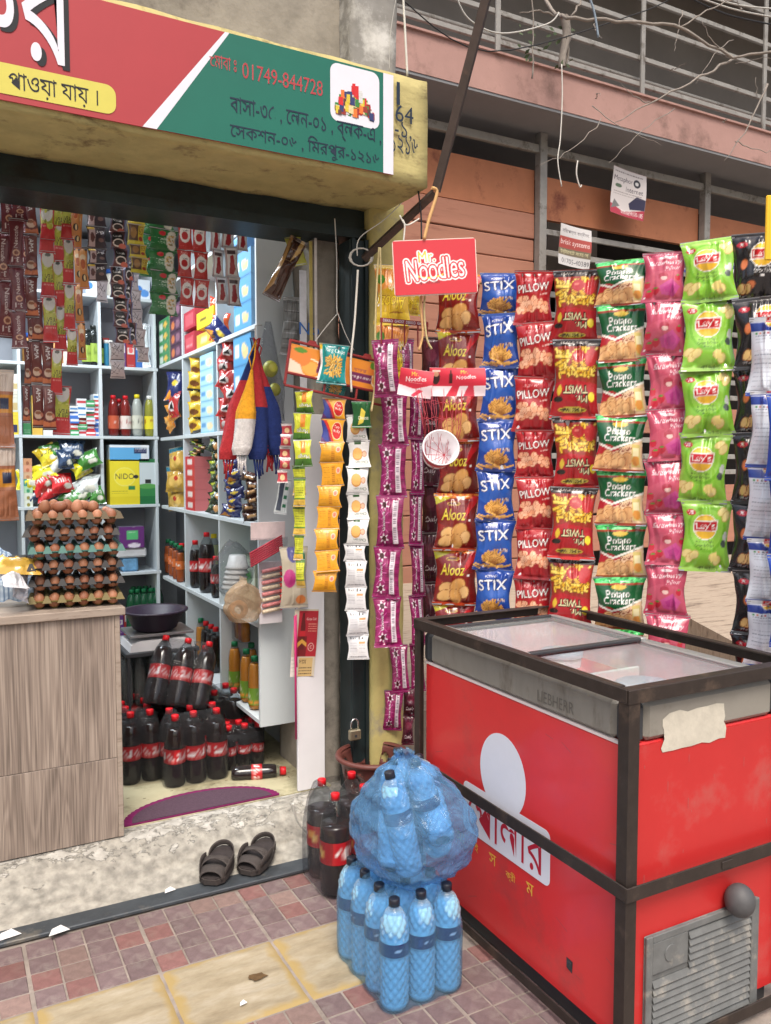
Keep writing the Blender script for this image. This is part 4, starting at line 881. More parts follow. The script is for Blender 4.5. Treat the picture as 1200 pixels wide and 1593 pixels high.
def art_sketch():
    c = Cv(1.0, bg=(196, 184, 184)); rg = random.Random(8)
    for k in range(16): c.bar(rg.uniform(.15, .85), rg.uniform(.2, .85), rg.uniform(.15, .4), .03, rg.uniform(0, 3), (96, 84, 84))
    c.rect(.08, .06, .92, .1, (40, 36, 36)); c.lines(1, .5, .9, .9, .96, (60, 50, 50)); return c
def art_redwhite():
    c = Cv(1.2, bg=(220, 214, 214)); c.rect(0, .1, 1, .75, (186, 60, 70)); c.ell(.5, .4, .25, .25, (236, 200, 150)); c.lines(2, .2, .8, .9, .95, (160, 60, 60)); return c

# ------------------------------------------------------------------ strips of joined packets
_pm = {}
def pmesh(key, art, w_, h_, t_, m, nvar=2, **kw):
    k = (key, round(w_, 3), round(h_, 3))
    if k not in _pm:
        cv = art() if callable(art) else art
        _pm[k] = [packet_mesh(key, w_, h_, t_, cv, 17 * i + len(_pm), m, **kw) for i in range(nvar)]
    return _pm[k]
def strip(name, label, px, tops, wpx, key, art, yaw, plane, group, t_=.045, m=None, nvar=2, px_end=None, cat='snack strip', pname='snack_packet', over=1.06, widen=1.0, jit=1.0, hd=None, sway=.012, **kw):
    """tops: pixel rows of the packets' tops plus the last bottom. plane = (point, normal) or ('y', value)"""
    P0, NN = plane; px_end = px if px_end is None else px_end; rg = random.Random(hash(key) % 1000 if False else int(px * 7 + tops[0]))
    p_top = atp(px, tops[0], P0, NN); root = empty(name, p_top, label, cat, group); dep = (p_top - CAM).dot(_fw)
    n = len(tops) - 1; s_ = dep / FPX
    hs = [(tops[i + 1] - tops[i]) * s_ for i in range(n)]; hm = sorted(hs)[n // 2]; hmm = hd or hm * over
    ms = pmesh(key, art, wpx * s_ * widen * .97, hmm, t_, m or FOIL, 3 if (m is None and n > 3) else nvar, **kw)
    for i in range(n):
        q = px + (px_end - px) * i / max(1, n)
        p = atp(q, tops[i], P0, NN); o = part(pname, ms[(i + int(px)) % len(ms)], None, root)
        o.location = (p - p_top) + Vector((rg.uniform(-1, 1) * .006 * jit, -.004 * (i % 2) + rg.uniform(-.004, .004) * jit, 0))
        o.rotation_euler = (rg.uniform(-.10, .10) * jit, rg.uniform(-.055, .055) * jit, yaw + rg.uniform(-.2, .2) * jit); o.scale = (rg.uniform(.96, 1.03), 1, hs[i] * (over) / hmm if abs(hs[i] * over / hmm - 1) < .35 else 1)
    return root
def faceyaw(px, plane, f_=1.0):
    p = atp(px, 700, *plane); return -math.atan2(p.x, p.y) * f_
LA = Vector((1.80, 2.86, 0)); LB = Vector((2.50, 1.70, 0)); LD = (LB - LA).normalized(); OUT = (LA, Vector((-LD.y, LD.x, 0)))
G_ = 'strips of joined snack bags hanging outside along the freezer'
YO = lambda px: faceyaw(px, OUT, .95)
strip('snack_strip', 'strip of dark red and orange potato chip bags, leftmost of the tall snack strips', 715, [428, 513, 598, 683, 768, 853, 938, 1000], 74, 'red_chips_bag', art_alooz, YO(712), OUT, G_, px_end=706)
strip('snack_strip', 'strip of bright blue bags printed with potato sticks', 779, [424, 487, 569, 652, 730, 808, 885, 962], 66, 'blue_sticks_bag', art_stix, YO(777), OUT, G_, px_end=768)
strip('snack_strip', 'strip of plain red bags with pink pillow shaped puffs', 834, [421, 500, 585, 668, 741, 820, 898, 976], 66, 'red_pillow_bag', art_pillow, YO(832), OUT, G_, px_end=830)
strip('snack_strip', 'strip of black topped red bags hung upside down with yellow noodle twists', 898, [419, 527, 646, 757, 866, 975], 78, 'twist_bag', art_twist, YO(895), OUT, G_, px_end=890)
strip('snack_strip', 'strip of green foil bags with tan crackers below the lettering', 968, [404, 472, 558, 645, 730, 814, 897, 978, 1050], 82, 'green_cracker_bag', art_crackers, YO(968), OUT, G_, px_end=964)
strip('snack_strip', 'strip of pink strawberry flavoured puff bags', 1036, [392, 465, 548, 635, 713, 797, 876, 955, 1035], 70, 'pink_puff_bag', art_berry, YO(1037), OUT, G_, px_end=1040)
strip('snack_strip', 'short strip of five lime green chip bags with a yellow round logo', 1103, [372, 465, 572, 674, 778, 886], 84, 'green_chip_bag', art_lays_green, YO(1100), OUT, G_, px_end=1097, t_=.06)
strip('snack_strip', 'strip of black chip bags with orange chips at the right edge', 1182, [362, 462, 568, 672, 780, 888, 985, 1080], 84, 'black_chip_bag', art_lays_black, YO(1165) - .2, OUT, G_, px_end=1180, t_=.06)
OUT2 = (LA + Vector((-.13, -.13, 0)), OUT[1])
strip('snack_strip', 'strip of white and blue bag backs cut off by the right edge', 1206, [492, 608, 722, 838, 935, 1040], 74, 'white_blue_bag_back', art_lays_back, YO(1190), OUT2, G_, px_end=1196, t_=.05)
strip('snack_strip', 'strip of royal blue chip bags just inside the right edge', 1226, [610, 740, 860, 1000], 66, 'royal_blue_bag', art_lays_blue, YO(1190), (OUT2[0] + Vector((-.05, -.06, 0)), OUT[1]), G_, t_=.05)
mb = MB(); p = atp(1218, 405, LA + Vector((-.2, -.2, 0)), OUT[1]); mb.bbox(-.055, -.004, 0, .055, .004, .19, .003); 
o = solo('hanging_card', mb, mat('yellow_card', C_(232, 186, 40), .5, var=.03), 'plain yellow hanging card cut off at the right edge', 'card', base=(0, 0, 0)); o.location = p; o.rotation_euler = (0, 0, -.5)
# near the corner pillar
PN = ((0, 2.88, 0), (0, 1, 0)); PM_ = ((0, 2.80, 0), (0, 1, 0)); PF_ = ((0, 3.0, 0), (0, 1, 0)); yv = -.42
G2 = 'packet strips hanging from the bent pole by the pillar'
P_pur = lambda: art_purple(1)
strip('biscuit_strip', 'wide strip of magenta chocolate roll packets hanging in front of the yellow pillar', 612, [612, 690, 770, 850, 928, 1003], 46, 'magenta_roll_packet', P_pur, yv - .1, PN, G2, t_=.04, px_end=600, cat='biscuit strip', pname='biscuit_packet', nu=36)
strip('biscuit_strip', 'pair of magenta packets hanging lowest beside the basket', 618, [1003, 1073, 1134], 32, 'magenta_roll_packet', P_pur, yv, PF_, G2, t_=.03, px_end=610, cat='biscuit strip', pname='biscuit_packet', nu=30)
strip('biscuit_strip', 'narrow strip of magenta packets turned edge on, right of the wide magenta strip', 647, [600, 680, 765, 845, 925, 1000, 1075], 25, 'magenta_roll_packet', P_pur, yv + .25, PF_, G2, t_=.03, px_end=648, cat='biscuit strip', pname='biscuit_packet', nu=30)
strip('biscuit_strip', 'upper bunch of magenta packets under the red rack bar', 598, [528, 612], 44, 'magenta_roll_packet', P_pur, yv - .2, PM_, G2, t_=.04, cat='biscuit strip', pname='biscuit_packet', nu=36)
strip('biscuit_strip', 'magenta packet leaning in the middle of the rack', 628, [526, 606], 38, 'magenta_roll_packet', P_pur, yv + .3, PN, G2, t_=.04, cat='biscuit strip', pname='biscuit_packet', nu=36)
strip('biscuit_strip', 'magenta packet pair hanging behind the paper pennants', 618, [612, 680], 34, 'magenta_roll_packet', P_pur, yv + .1, PF_, G2, t_=.04, cat='biscuit strip', pname='biscuit_packet', nu=30)
strip('candy_strip', 'dark maroon candy strip in shade behind the net', 672, [524, 600, 676, 752, 828, 904, 980], 34, 'maroon_candy_packet', art_purple_dark, yv, ((0, 3.08, 0), (0, 1, 0)), G2, t_=.03, cat='candy strip', pname='candy_packet', px_end=668, nu=24)
strip('candy_strip', 'dark maroon candy strip partly hidden by the red chip bags', 690, [560, 640, 720, 800, 880, 950], 30, 'maroon_candy_packet', art_purple_dark, yv, ((0, 3.14, 0), (0, 1, 0)), G2, t_=.03, cat='candy strip', pname='candy_packet', px_end=682, nu=24)
strip('candy_strip', 'short dark strip with pink labels beside the freezer post', 637, [1068, 1112, 1156], 22, 'maroon_candy_packet', art_purple_dark, yv, ((0, 3.02, 0), (0, 1, 0)), G2, t_=.03, cat='candy strip', pname='candy_packet', nu=24)
strip('snack_strip', 'mustard yellow chip bags hung upside down in front of the yellow pillar', 612, [412, 500, 590], 62, 'mustard_chips_bag', art_alooz_yellow, yv, ((0, 2.9, 0), (0, 1, 0)), G2, px_end=604, over=1.08, t_=.05)
strip('snack_strip', 'single mustard yellow bag turned sideways behind the red square sign', 640, [440, 487], 34, 'mustard_chips_bag', art_alooz_yellow, yv + .5, ((0, 3.02, 0), (0, 1, 0)), G2, t_=.04)
# sachets under the orange rack
G3 = 'sachet strips hanging under the orange display rack'; PR = ((0, 2.94, 0), (0, 1, 0))
strip('sachet_strip', 'two orange sachets with a red oval at the top of the rack', 519, [619, 651, 688], 40, 'orange_fruit_sachet', art_fruity, yv, PR, G3, t_=.012, m=SATIN, px_end=514, cat='sachet strip', pname='sachet', crease=.6)
strip('sachet_strip', 'strip of plain orange sachet backs with brown small print', 517, [687, 719, 755, 788, 822, 856, 888, 920], 40, 'orange_sachet_back', art_fruity_back, yv, PR, G3, t_=.010, m=SATIN, px_end=503, cat='sachet strip', pname='sachet', crease=.6)
strip('sachet_strip', 'three lime and green mango sachets hung upside down', 474, [608, 642, 684, 724], 30, 'green_mango_sachet', art_mango, yv - .2, PR, G3, t_=.014, m=SATIN, px_end=466, cat='sachet strip', pname='sachet')
strip('sachet_strip', 'narrow twisted strip of olive sachet backs below the mango sachets', 465, [724, 742, 786, 832], 22, 'olive_sachet_back', lambda: art_mango(1), yv - .3, PR, G3, t_=.010, m=SATIN, px_end=463, cat='sachet strip', pname='sachet', nu=24)
strip('sachet_strip', 'last two olive sachets twisted nearly edge on', 464, [832, 870, 912], 16, 'olive_sachet_back', lambda: art_mango(1), yv - .3, PR, G3, t_=.010, m=SATIN, px_end=468, cat='sachet strip', pname='sachet', nu=20)
strip('sachet_strip', 'single dark green sachet on top of the white strip', 561, [624, 663], 33, 'dark_green_sachet', art_green_sachet, yv, ((0, 2.90, 0), (0, 1, 0)), G3, t_=.012, m=SATIN, cat='sachet strip', pname='sachet')
strip('sachet_strip', 'white sachets printed with small tan crackers', 557, [645, 685, 725, 767, 806, 846], 37, 'white_cracker_sachet', art_white_cracker, yv, PR, G3, t_=.010, m=SATIN, px_end=556, cat='sachet strip', pname='sachet', crease=.5)
strip('sachet_strip', 'white sachet backs with grey tables of print at the bottom of the strip', 553, [846, 872, 912, 949, 987, 1024], 37, 'white_print_sachet', art_white_print, yv, PR, G3, t_=.010, m=SATIN, px_end=558, cat='sachet strip', pname='sachet', crease=.5)
strip('sachet_strip', 'small red and white sachets behind the mango sachets', 448, [658, 676, 694, 712, 730, 750], 18, 'red_white_sachet', art_redwhite, yv, ((0, 3.06, 0), (0, 1, 0)), G3, t_=.008, m=SATIN, px_end=440, cat='sachet strip', pname='sachet', nu=18)
# strips behind the shutter header
G4 = 'sachet strips hanging behind the shutter header'; yi = -.12
def ins(label, px, tops, wpx, key, art, Y=3.40, px_end=None, nu=24, t_=.012, yaw=yi, **kw):
    strip('sachet_strip', label, px, tops, wpx, key, art, yaw, ((0, Y, 0), (0, 1, 0)), G4, t_=t_, m=SATIN, px_end=px_end, cat='sachet strip', pname='sachet', nu=nu, res=int(kw.pop('res', 60)), crease=.6, **kw)
ins('maroon coffee sachets at the left frame edge', 8, [285, 360, 434, 520], 25, 'maroon_coffee_sachet', art_coffee, px_end=10)
ins('second maroon coffee strip, its last sachet swinging low', 27, [292, 340, 412, 482, 540], 24, 'maroon_coffee_sachet', lambda: art_coffee(1), Y=3.36)
ins('brown chocolate drink sachets with a cup, upper strip', 47, [300, 363, 428, 465], 21, 'brown_drink_sachet', art_ama, px_end=46)
ins('plain brown strip right behind the upper chocolate sachets', 38, [290, 350, 410, 465], 22, 'maroon_coffee_sachet', art_coffee, Y=3.5)
ins('chocolate drink sachets hanging low above the eggs, left column', 57, [465, 528, 595, 662], 20, 'brown_drink_sachet', lambda: art_ama(1), Y=3.44)
ins('chocolate drink sachets hanging low above the eggs, right column', 75, [530, 597, 665], 20, 'brown_drink_sachet', lambda: art_ama(0), Y=3.42)
ins('thin brown sachets half hidden left of the low chocolate sachets', 43, [470, 530, 597, 655], 12, 'brown_drink_sachet', lambda: art_ama(1), Y=3.5)
ins('red and lime milk tea sachets, first strip from the left', 71, [300, 320, 390, 460, 530], 23, 'milk_tea_sachet', art_milktea, px_end=76)
ins('red and lime milk tea sachets, longest strip', 91, [304, 334, 404, 474, 542, 610], 19, 'milk_tea_sachet', art_milktea, px_end=92)
ins('red and lime milk tea sachets, right strip', 105, [306, 370, 440, 510, 565], 18, 'milk_tea_sachet', art_milktea, px_end=112, Y=3.37)
ins('lowest milk tea sachet, hanging alone above the small cartons', 99, [600, 672], 26, 'milk_tea_sachet', art_milktea, Y=3.45)
ins('orange coffee creamer stick strip', 121, [308, 326, 384, 445], 15, 'orange_stick_sachet', art_orangecup, px_end=130, nu=18)
ins('orange creamer sticks hanging lower behind', 122, [385, 440, 500, 556], 13, 'orange_stick_sachet', art_orangecup, px_end=126, Y=3.46, nu=18)
ins('dark brown square sachets with a pale cup', 148, [318, 352, 386, 410, 436], 32, 'dark_square_sachet', art_darkama, px_end=152, Y=3.42)
ins('coffee cup sachets, upper left column of the long strip', 178, [313, 336, 360, 386, 414], 28, 'coffee_cup_sachet', art_cup, px_end=190, Y=3.37)
ins('coffee cup sachets, lower half of the long strip', 182, [414, 440, 462, 484, 508, 532], 27, 'coffee_cup_sachet', art_cup, px_end=194, Y=3.39)
ins('coffee cup sachets behind the long strip, turned sideways', 198, [405, 436, 470, 502, 534], 16, 'coffee_cup_sachet', art_cup, px_end=206, Y=3.44)
ins('mustard yellow sachets beside the green noodle packs', 210, [322, 348, 380, 400, 424], 28, 'mustard_sachet', art_yellow_sachet, px_end=218, Y=3.42)
ins('green noodle packs with a pale bowl', 252, [330, 356, 388, 421, 455, 488], 46, 'green_noodle_pack', art_green_noodle, px_end=256, Y=3.42, t_=.02)
ins('dark green noodle packs half hidden behind the first column', 238, [332, 365, 398, 430], 40, 'green_noodle_pack', art_green_noodle, Y=3.5, t_=.02)
ins('red spice sachets, left column', 287, [342, 388, 431, 474], 24, 'red_spice_sachet', art_red_masala, px_end=292, Y=3.42)
ins('red spice sachets, right column', 311, [345, 391, 434, 477], 24, 'red_spice_sachet', art_red_masala, px_end=318, Y=3.41)
ins('silver and red sachets, left column', 337, [346, 388, 430, 470], 20, 'silver_red_sachet', art_silver_red, px_end=344, Y=3.44)
ins('silver and red sachets, right column', 355, [348, 384, 430, 474], 24, 'silver_red_sachet', art_silver_red, px_end=364, Y=3.42)
ins('small blue and red packet at the right end under the header', 378, [352, 388], 20, 'silver_red_sachet', art_silver_red, Y=3.4)
ins('pinkish printed sachets below the coffee cup strip', 184, [532, 560, 587], 24, 'sketch_sachet', art_sketch, Y=3.5)
ins('pinkish printed sachet strip slanting right of the coffee cup strip', 208, [425, 452, 482, 512, 540, 562], 20, 'sketch_sachet', art_sketch, px_end=226, Y=3.5)
ins('pinkish printed sachet behind the dark square sachets', 160, [436, 468], 18, 'sketch_sachet', art_sketch, Y=3.55)
# ================================================================== FREEZER in its iron cage
M_red = mat('freezer_red', C_(220, 56, 58), .32, var=.05, scale=5, coat=.3, dirt=C_(196, 66, 66), dirtscale=3, dirtamt=.3)
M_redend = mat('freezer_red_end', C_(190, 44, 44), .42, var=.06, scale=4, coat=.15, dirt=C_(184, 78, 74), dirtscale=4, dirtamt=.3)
M_band = mat('freezer_grey_band', C_(142, 138, 130), .5, metal=.1, var=.1, scale=6, dirt=C_(112, 104, 94), dirtscale=4, dirtamt=.35, stretch=(1, 3, 1))
M_dkpl = mat('dark_plastic', C_(56, 58, 62), .5, var=.12, scale=10)
M_silv = mat('silver_rim', C_(176, 178, 178), .38, metal=.5, var=.08)
M_liner = mat('freezer_liner', C_(244, 248, 250), .5, var=.05, scale=12)
M_iron = mat('painted_iron', C_(62, 54, 50), .5, metal=.35, var=.18, scale=18, bump=.15, dirt=C_(92, 78, 68), dirtscale=9, dirtamt=.25)
M_trim = mat('white_trim', C_(226, 214, 212), .5, var=.03)
M_wht = mat('decal_white', C_(228, 230, 240), .45, var=.02); M_dred = mat('decal_red', C_(190, 30, 54), .45, var=.03); M_dyel = mat('decal_yellow', C_(236, 190, 80), .45, var=.03)
M_grl = mat('grille_grey', C_(110, 112, 112), .6, metal=.1, var=.18, scale=20, dirt=C_(150, 146, 138), dirtscale=14, dirtamt=.35)
M_glass = None
def glass_mat():
    m, t, b = newmat('lid_glass'); N = t.nodes; L = t.links; tr = N.new('ShaderNodeBsdfTransparent'); tr.inputs[0].default_value = (.98, .995, 1, 1)
    b.inputs['Base Color'].default_value = (.30, .34, .35, 1); b.inputs['Roughness'].default_value = .06; mx = N.new('ShaderNodeMixShader'); lw = N.new('ShaderNodeLayerWeight'); lw.inputs[0].default_value = .25
    tc = N.new('ShaderNodeTexCoord'); n = N.new('ShaderNodeTexNoise'); n.inputs['Scale'].default_value = 5; n.inputs['Detail'].default_value = 8; L.new(tc.outputs['Object'], n.inputs[0])
    ma = N.new('ShaderNodeMath'); ma.operation = 'MULTIPLY_ADD'; ma.inputs[1].default_value = .06; L.new(n.outputs[0], ma.inputs[0]); fr = N.new('ShaderNodeMath'); fr.operation = 'MULTIPLY'; fr.inputs[1].default_value = .55; L.new(lw.outputs['Fresnel'], fr.inputs[0]); L.new(fr.outputs[0], ma.inputs[2])
    L.new(ma.outputs[0], mx.inputs[0]); L.new(tr.outputs[0], mx.inputs[1]); L.new(b.outputs[0], mx.inputs[2]); L.new(mx.outputs[0], N['Material Output'].inputs[0]); return m
M_glass = glass_mat()
FW, FL_, FA = .645, 1.048, R(-.77); FO = Vector((1.461, 1.436, 0))
fz = empty('chest_freezer', FO, 'red chest freezer with sliding glass lids standing inside a dark iron cage', 'freezer', rz=FA)
a, b_, c_, d_ = .028, .617, .028, 1.02      # body extents
mb = MB(); mb.bbox(a, c_, .055, b_, d_, .842, .008); body = part('body', mb, M_red, fz)
mb = MB(); mb.box(a + .006, c_ - .003, .06, b_ - .006, c_ + .004, .838); part('end_panel', mb, M_redend, fz)
mb = MB(); mb.box(a - .002, c_ + .002, .838, a + .01, d_, .845); part('trim_line', mb, M_trim, fz)
mb = MB(); mb.box(a - .0035, c_ + .004, .06, a + .004, c_ + .010, .838); part('trim_line', mb, M_trim, fz)
# open topped collar: four rounded band walls
def collar(x0, y0, x1, y1, m, nm='collar'):
    mb = MB(); mb.bbox(x0, y0, .846, x1, y1, .948, .012); return part(nm, mb, m, fz)
collar(a - .004, c_ + .05, a + .05, d_ - .04, M_band); collar(b_ - .05, c_ + .05, b_ + .004, d_ - .04, M_band)
collar(a + .055, c_ - .004, b_ - .055, c_ + .05, M_band); collar(a + .055, d_ - .05, b_ - .055, d_ + .004, M_band)
for x0, x1 in ((a - .006, a + .054), (b_ - .054, b_ + .006)):
    for y0, y1 in ((c_ - .006, c_ + .049), (d_ - .039, d_ + .006)):
        mb = MB(); mb.bbox(x0, y0, .844, x1, y1, .951, .014); part('corner_cap', mb, M_dkpl, fz)
# liner
lx0, lx1, ly0, ly1, lz = a + .058, b_ - .058, c_ + .055, d_ - .055, .79
mb = MB(); mb.add([(lx0, ly0, lz), (lx1, ly0, lz), (lx1, ly1, lz), (lx0, ly1, lz), (lx0, ly0, .946), (lx1, ly0, .946), (lx1, ly1, .946), (lx0, ly1, .946)], [(0, 1, 2, 3), (0, 4, 5, 1), (1, 5, 6, 2), (2, 6, 7, 3), (3, 7, 4, 0)]); part('liner', mb, M_liner, fz)
mb = MB(); mb.box(lx0, ly0, .8425, lx1, ly1, .8465) if False else mb.bbox(lx0 + .02, .5, lz + .002, lx1 - .02, .512, .88, .003); part('divider', mb, M_liner, fz)
M_tub = mat('cream_tub', C_(226, 232, 240), .4, var=.04); M_tubl = mat('tub_lid', C_(206, 216, 232), .35, var=.04)
for k, (x, y, r_) in enumerate(((.36, .3, .085), (.2, .24, .06), (.42, .75, .07))):
    t = empty('ice_cream_tub', FO + Matrix.Rotation(FA, 3, 'Z') @ Vector((x, y, lz + .002)), ('large round pale tub under the nearer glass lid', 'smaller white tub beside the large round tub in the freezer', 'white tub under the farther glass lid of the freezer')[k], 'tub')
    mb = MB(); mb.lathe([(0, 0), (r_ * .85, 0), (r_, .09), (0, .09)], 20); part('tub_body', mb, M_tub, t); mb = MB(); mb.lathe([(r_ * 1.05, .085), (r_ * 1.06, .10), (r_ * .95, .105), (0, .105)], 20); part('tub_lid', mb, M_tubl, t)
# sliding lids
for k, (y0, y1, zz) in enumerate(((ly0 - .02, .545, .952), (.505, ly1 + .02, .962))):
    ld = None; x0, x1 = a + .045, b_ - .045; w2 = .022
    mb = MB(); mb.bbox(x0 + w2, y0 + w2, zz, x1 - w2, y1 - w2, zz + .004, .001); ld = part('lid_glass', mb, M_glass, fz)
    for q in ((x0, y0, x0 + w2, y1), (x1 - w2, y0, x1, y1), (x0 + w2, y0, x1 - w2, y0 + w2), (x0 + w2, y1 - w2, x1 - w2, y1)):
        mb = MB(); mb.bbox(q[0], q[1], zz - .002, q[2], q[3], zz + .010, .003); part('lid_frame', mb, M_dkpl if q[3] - q[1] < .05 else M_silv, ld)
mb = MB(); mb.bbox(a + .012, c_ + .06, .9485, a + .043, d_ - .05, .958, .003); part('lid_track', mb, M_silv, fz)
mb = MB(); mb.bbox(b_ - .043, c_ + .06, .9485, b_ - .012, d_ - .05, .958, .003); part('lid_track', mb, M_silv, fz)
# plinth
mb = MB(); mb.bbox(a + .02, c_ + .02, .0, b_ - .02, d_ - .02, .054, .004); part('plinth', mb, M_dkpl, fz)
# local axes on the long face (looking along +x) and on the end face
LXo = Vector((a - .0008, 0, 0)); EXf = Vector((0, -1, 0)); EZf = Vector((0, 0, 1))
Ri = Matrix.Rotation(-FA, 3, 'Z')
def onlong(px, py):      # photo pixel -> (along, z) on the long face
    n = Matrix.Rotation(FA, 3, 'Z') @ Vector((-1, 0, 0)); p0 = FO + Matrix.Rotation(FA, 3, 'Z') @ Vector((a, 0, 0)); p = Ri @ (atp(px, py, p0, n) - FO); return -p.y, p.z
def onend(px, py):
    n = Matrix.Rotation(FA, 3, 'Z') @ Vector((0, -1, 0)); p0 = FO + Matrix.Rotation(FA, 3, 'Z') @ Vector((0, c_, 0)); p = Ri @ (atp(px, py, p0, n) - FO); return p.x, p.z
# decals: white disc, name plate with red lettering, yellow letters below
(cx, cz) = onlong(782, 1205); x1_, z1_ = onlong(855, 1375)
mb = MB(); flat(ellpoly(cx, cz - .002, .118, .128, 48), LXo, EXf, EZf, .0006, mb); part('white_disc', mb, M_wht, fz)
pl0, pl1 = onlong(722, 1262)[0], onlong(857, 1335)[0]; zt_, zb_ = onlong(855, 1300)[1], onlong(848, 1376)[1]
mb = MB(); flat(rrect(pl0, zb_, pl1, zt_ + .012, .022), LXo, EXf, EZf, .0012, mb); part('name_plate', mb, M_wht, fz)
part('brand_lettering', text_mb('েপালার', LXo + EXf * (pl0 + .02) + EZf * (zb_ + .018), EXf, EZf, zt_ - zb_ - .028, pl1 - pl0 - .045, .03, depth=.0018), M_dred, fz)
for s_, px, py in (('আ', 716, 1300), ('ই', 742, 1318), ('স', 767, 1337), ('ক্রী', 795, 1364), ('ম', 825, 1383)):
    u_, z_ = onlong(px, py); part('small_lettering', text_mb(s_, LXo + EXf * u_ + EZf * z_, EXf, EZf, .034, None, .015, depth=.0008, anchor='c'), M_dyel, fz)
u_, z_ = onlong(842, 1090)
part('embossed_lettering', text_mb('LIEBHERR', Vector((a - .0045, 0, 0)) + EXf * (u_ - .01) + EZf * (.868), EXf, EZf, .032, .155, .03, depth=.0008), mat('emboss', C_(108, 104, 98), .5, var=.05), fz)
u_, z_ = onlong(887, 1502); mb = MB(); mb.add([Vector((a - .001, -u_ - .012, z_ + .016)), Vector((a - .001, -u_ + .014, z_ + .018)), Vector((a - .001, -u_ + .012, z_ - .012)), Vector((a - .001, -u_ - .010, z_ - .018))], [(0, 1, 2, 3)]); mb.box(a - .004, -u_ - .006, z_ - .008, a - .001, -u_ + .010, z_ + .010); part('drain_hole', mb, M_dkpl, fz)
# end face: scraped sticker, vent grille
M_stk = mat('old_sticker', C_(196, 190, 176), .8, var=.1, scale=30, bump=.3)
e0 = onend(1030, 1112); e1 = onend(1125, 1148); rg = random.Random(11); P_ = []
for k in range(26):
    t = k / 26.; q = (t * 4) % 1; s_ = int(t * 4); x0, x1, z0, z1 = e0[0], e1[0], e1[1], e0[1]
    p = [(x0 + (x1 - x0) * q, z0), (x1, z0 + (z1 - z0) * q), (x1 - (x1 - x0) * q, z1), (x0, z1 - (z1 - z0) * q)][s_]; P_.append((p[0] + rg.uniform(-.006, .006), p[1] + rg.uniform(-.006, .006)))
mb = MB(); flat(P_, Vector((0, c_ - .0045, 0)), Vector((1, 0, 0)), EZf, .0006, mb); part('scraped_sticker', mb, M_stk, fz)
M_scr = mat('scuff_mark', C_(170, 90, 88), .6, var=.2, scale=80)
rgs = random.Random(5)
for _k in range(16):
    y_, z_ = rgs.uniform(.06, .95), rgs.uniform(.1, .8); L_ = rgs.uniform(.012, .05); a_ = rgs.uniform(-.5, .5)
    mb = MB(); mb.add([(a - .0006, y_, z_), (a - .0006, y_ + L_, z_ + L_ * a_), (a - .0006, y_ + L_, z_ + L_ * a_ + .0012), (a - .0006, y_, z_ + .0016)], [(0, 1, 2, 3)]); part('scuff', mb, M_scr, fz)
for _k in range(10):
    x_, z_ = rgs.uniform(.06, .58), rgs.uniform(.4, .8); L_ = rgs.uniform(.006, .03)
    mb = MB(); mb.add([(x_, c_ - .0036, z_), (x_ + .0015, c_ - .0036, z_), (x_ + .002, c_ - .0036, z_ + L_), (x_, c_ - .0036, z_ + L_)], [(0, 1, 2, 3)]); part('scuff', mb, M_scr, fz)
g0 = onend(1000, 1458); g1 = onend(1175, 1390)
gx0, gx1, gz1 = g0[0], g1[0], (g0[1] + g1[1]) / 2; gz0 = .03; Yg = c_ - .012
gr = MB(); gr.bbox(gx0, Yg + .004, gz0, gx1, c_ - .002, gz1, .004); grille = part('vent_grille', gr, M_grl, fz)
for q in ((gx0, gz0, gx0 + .022, gz1), (gx1 - .03, gz0, gx1, gz1), (gx0 + .022, gz1 - .02, gx1 - .03, gz1)):
    mb = MB(); mb.bbox(q[0], Yg - .004, q[1], q[2], Yg + .004, q[3], .002); part('grille_edge', mb, M_grl, grille)
mb = MB(); mb.bbox(gx0 + .022, Yg - .003, gz1 - .105, gx0 + .15, Yg + .004, gz1 - .02, .002); mb.tube([(gx0 + .085, Yg - .006, gz1 - .06), (gx0 + .085, Yg - .001, gz1 - .06)], .022, 20); part('thermostat_cover', mb, M_grl, grille)
k = 0; z = gz1 - .034
while z > gz0 + .015:
    xs = gx0 + (.155 if z > gz1 - .115 else .026); mb = MB()
    mb.add([(xs, Yg - .006, z - .008), (gx1 - .034, Yg - .006, z - .008), (gx1 - .034, Yg + .002, z + .008), (xs, Yg + .002, z + .008), (xs, Yg - .004, z - .012), (gx1 - .034, Yg - .004, z - .012), (gx1 - .034, Yg + .003, z + .002), (xs, Yg + .003, z + .002)], [(0, 1, 2, 3), (0, 4, 5, 1), (4, 7, 6, 5), (0, 3, 7, 4), (1, 5, 6, 2)])
    part('slat', mb, M_grl, grille); z -= .0195
bx, bz = onend(1132, 1390); mb = MB(); mb.sphere((bx, c_ - .040, bz), .040, .040, .045, 20, 14); part('rubber_bumper', mb, mat('rubber', C_(82, 82, 84), .55, var=.15, scale=25), fz)
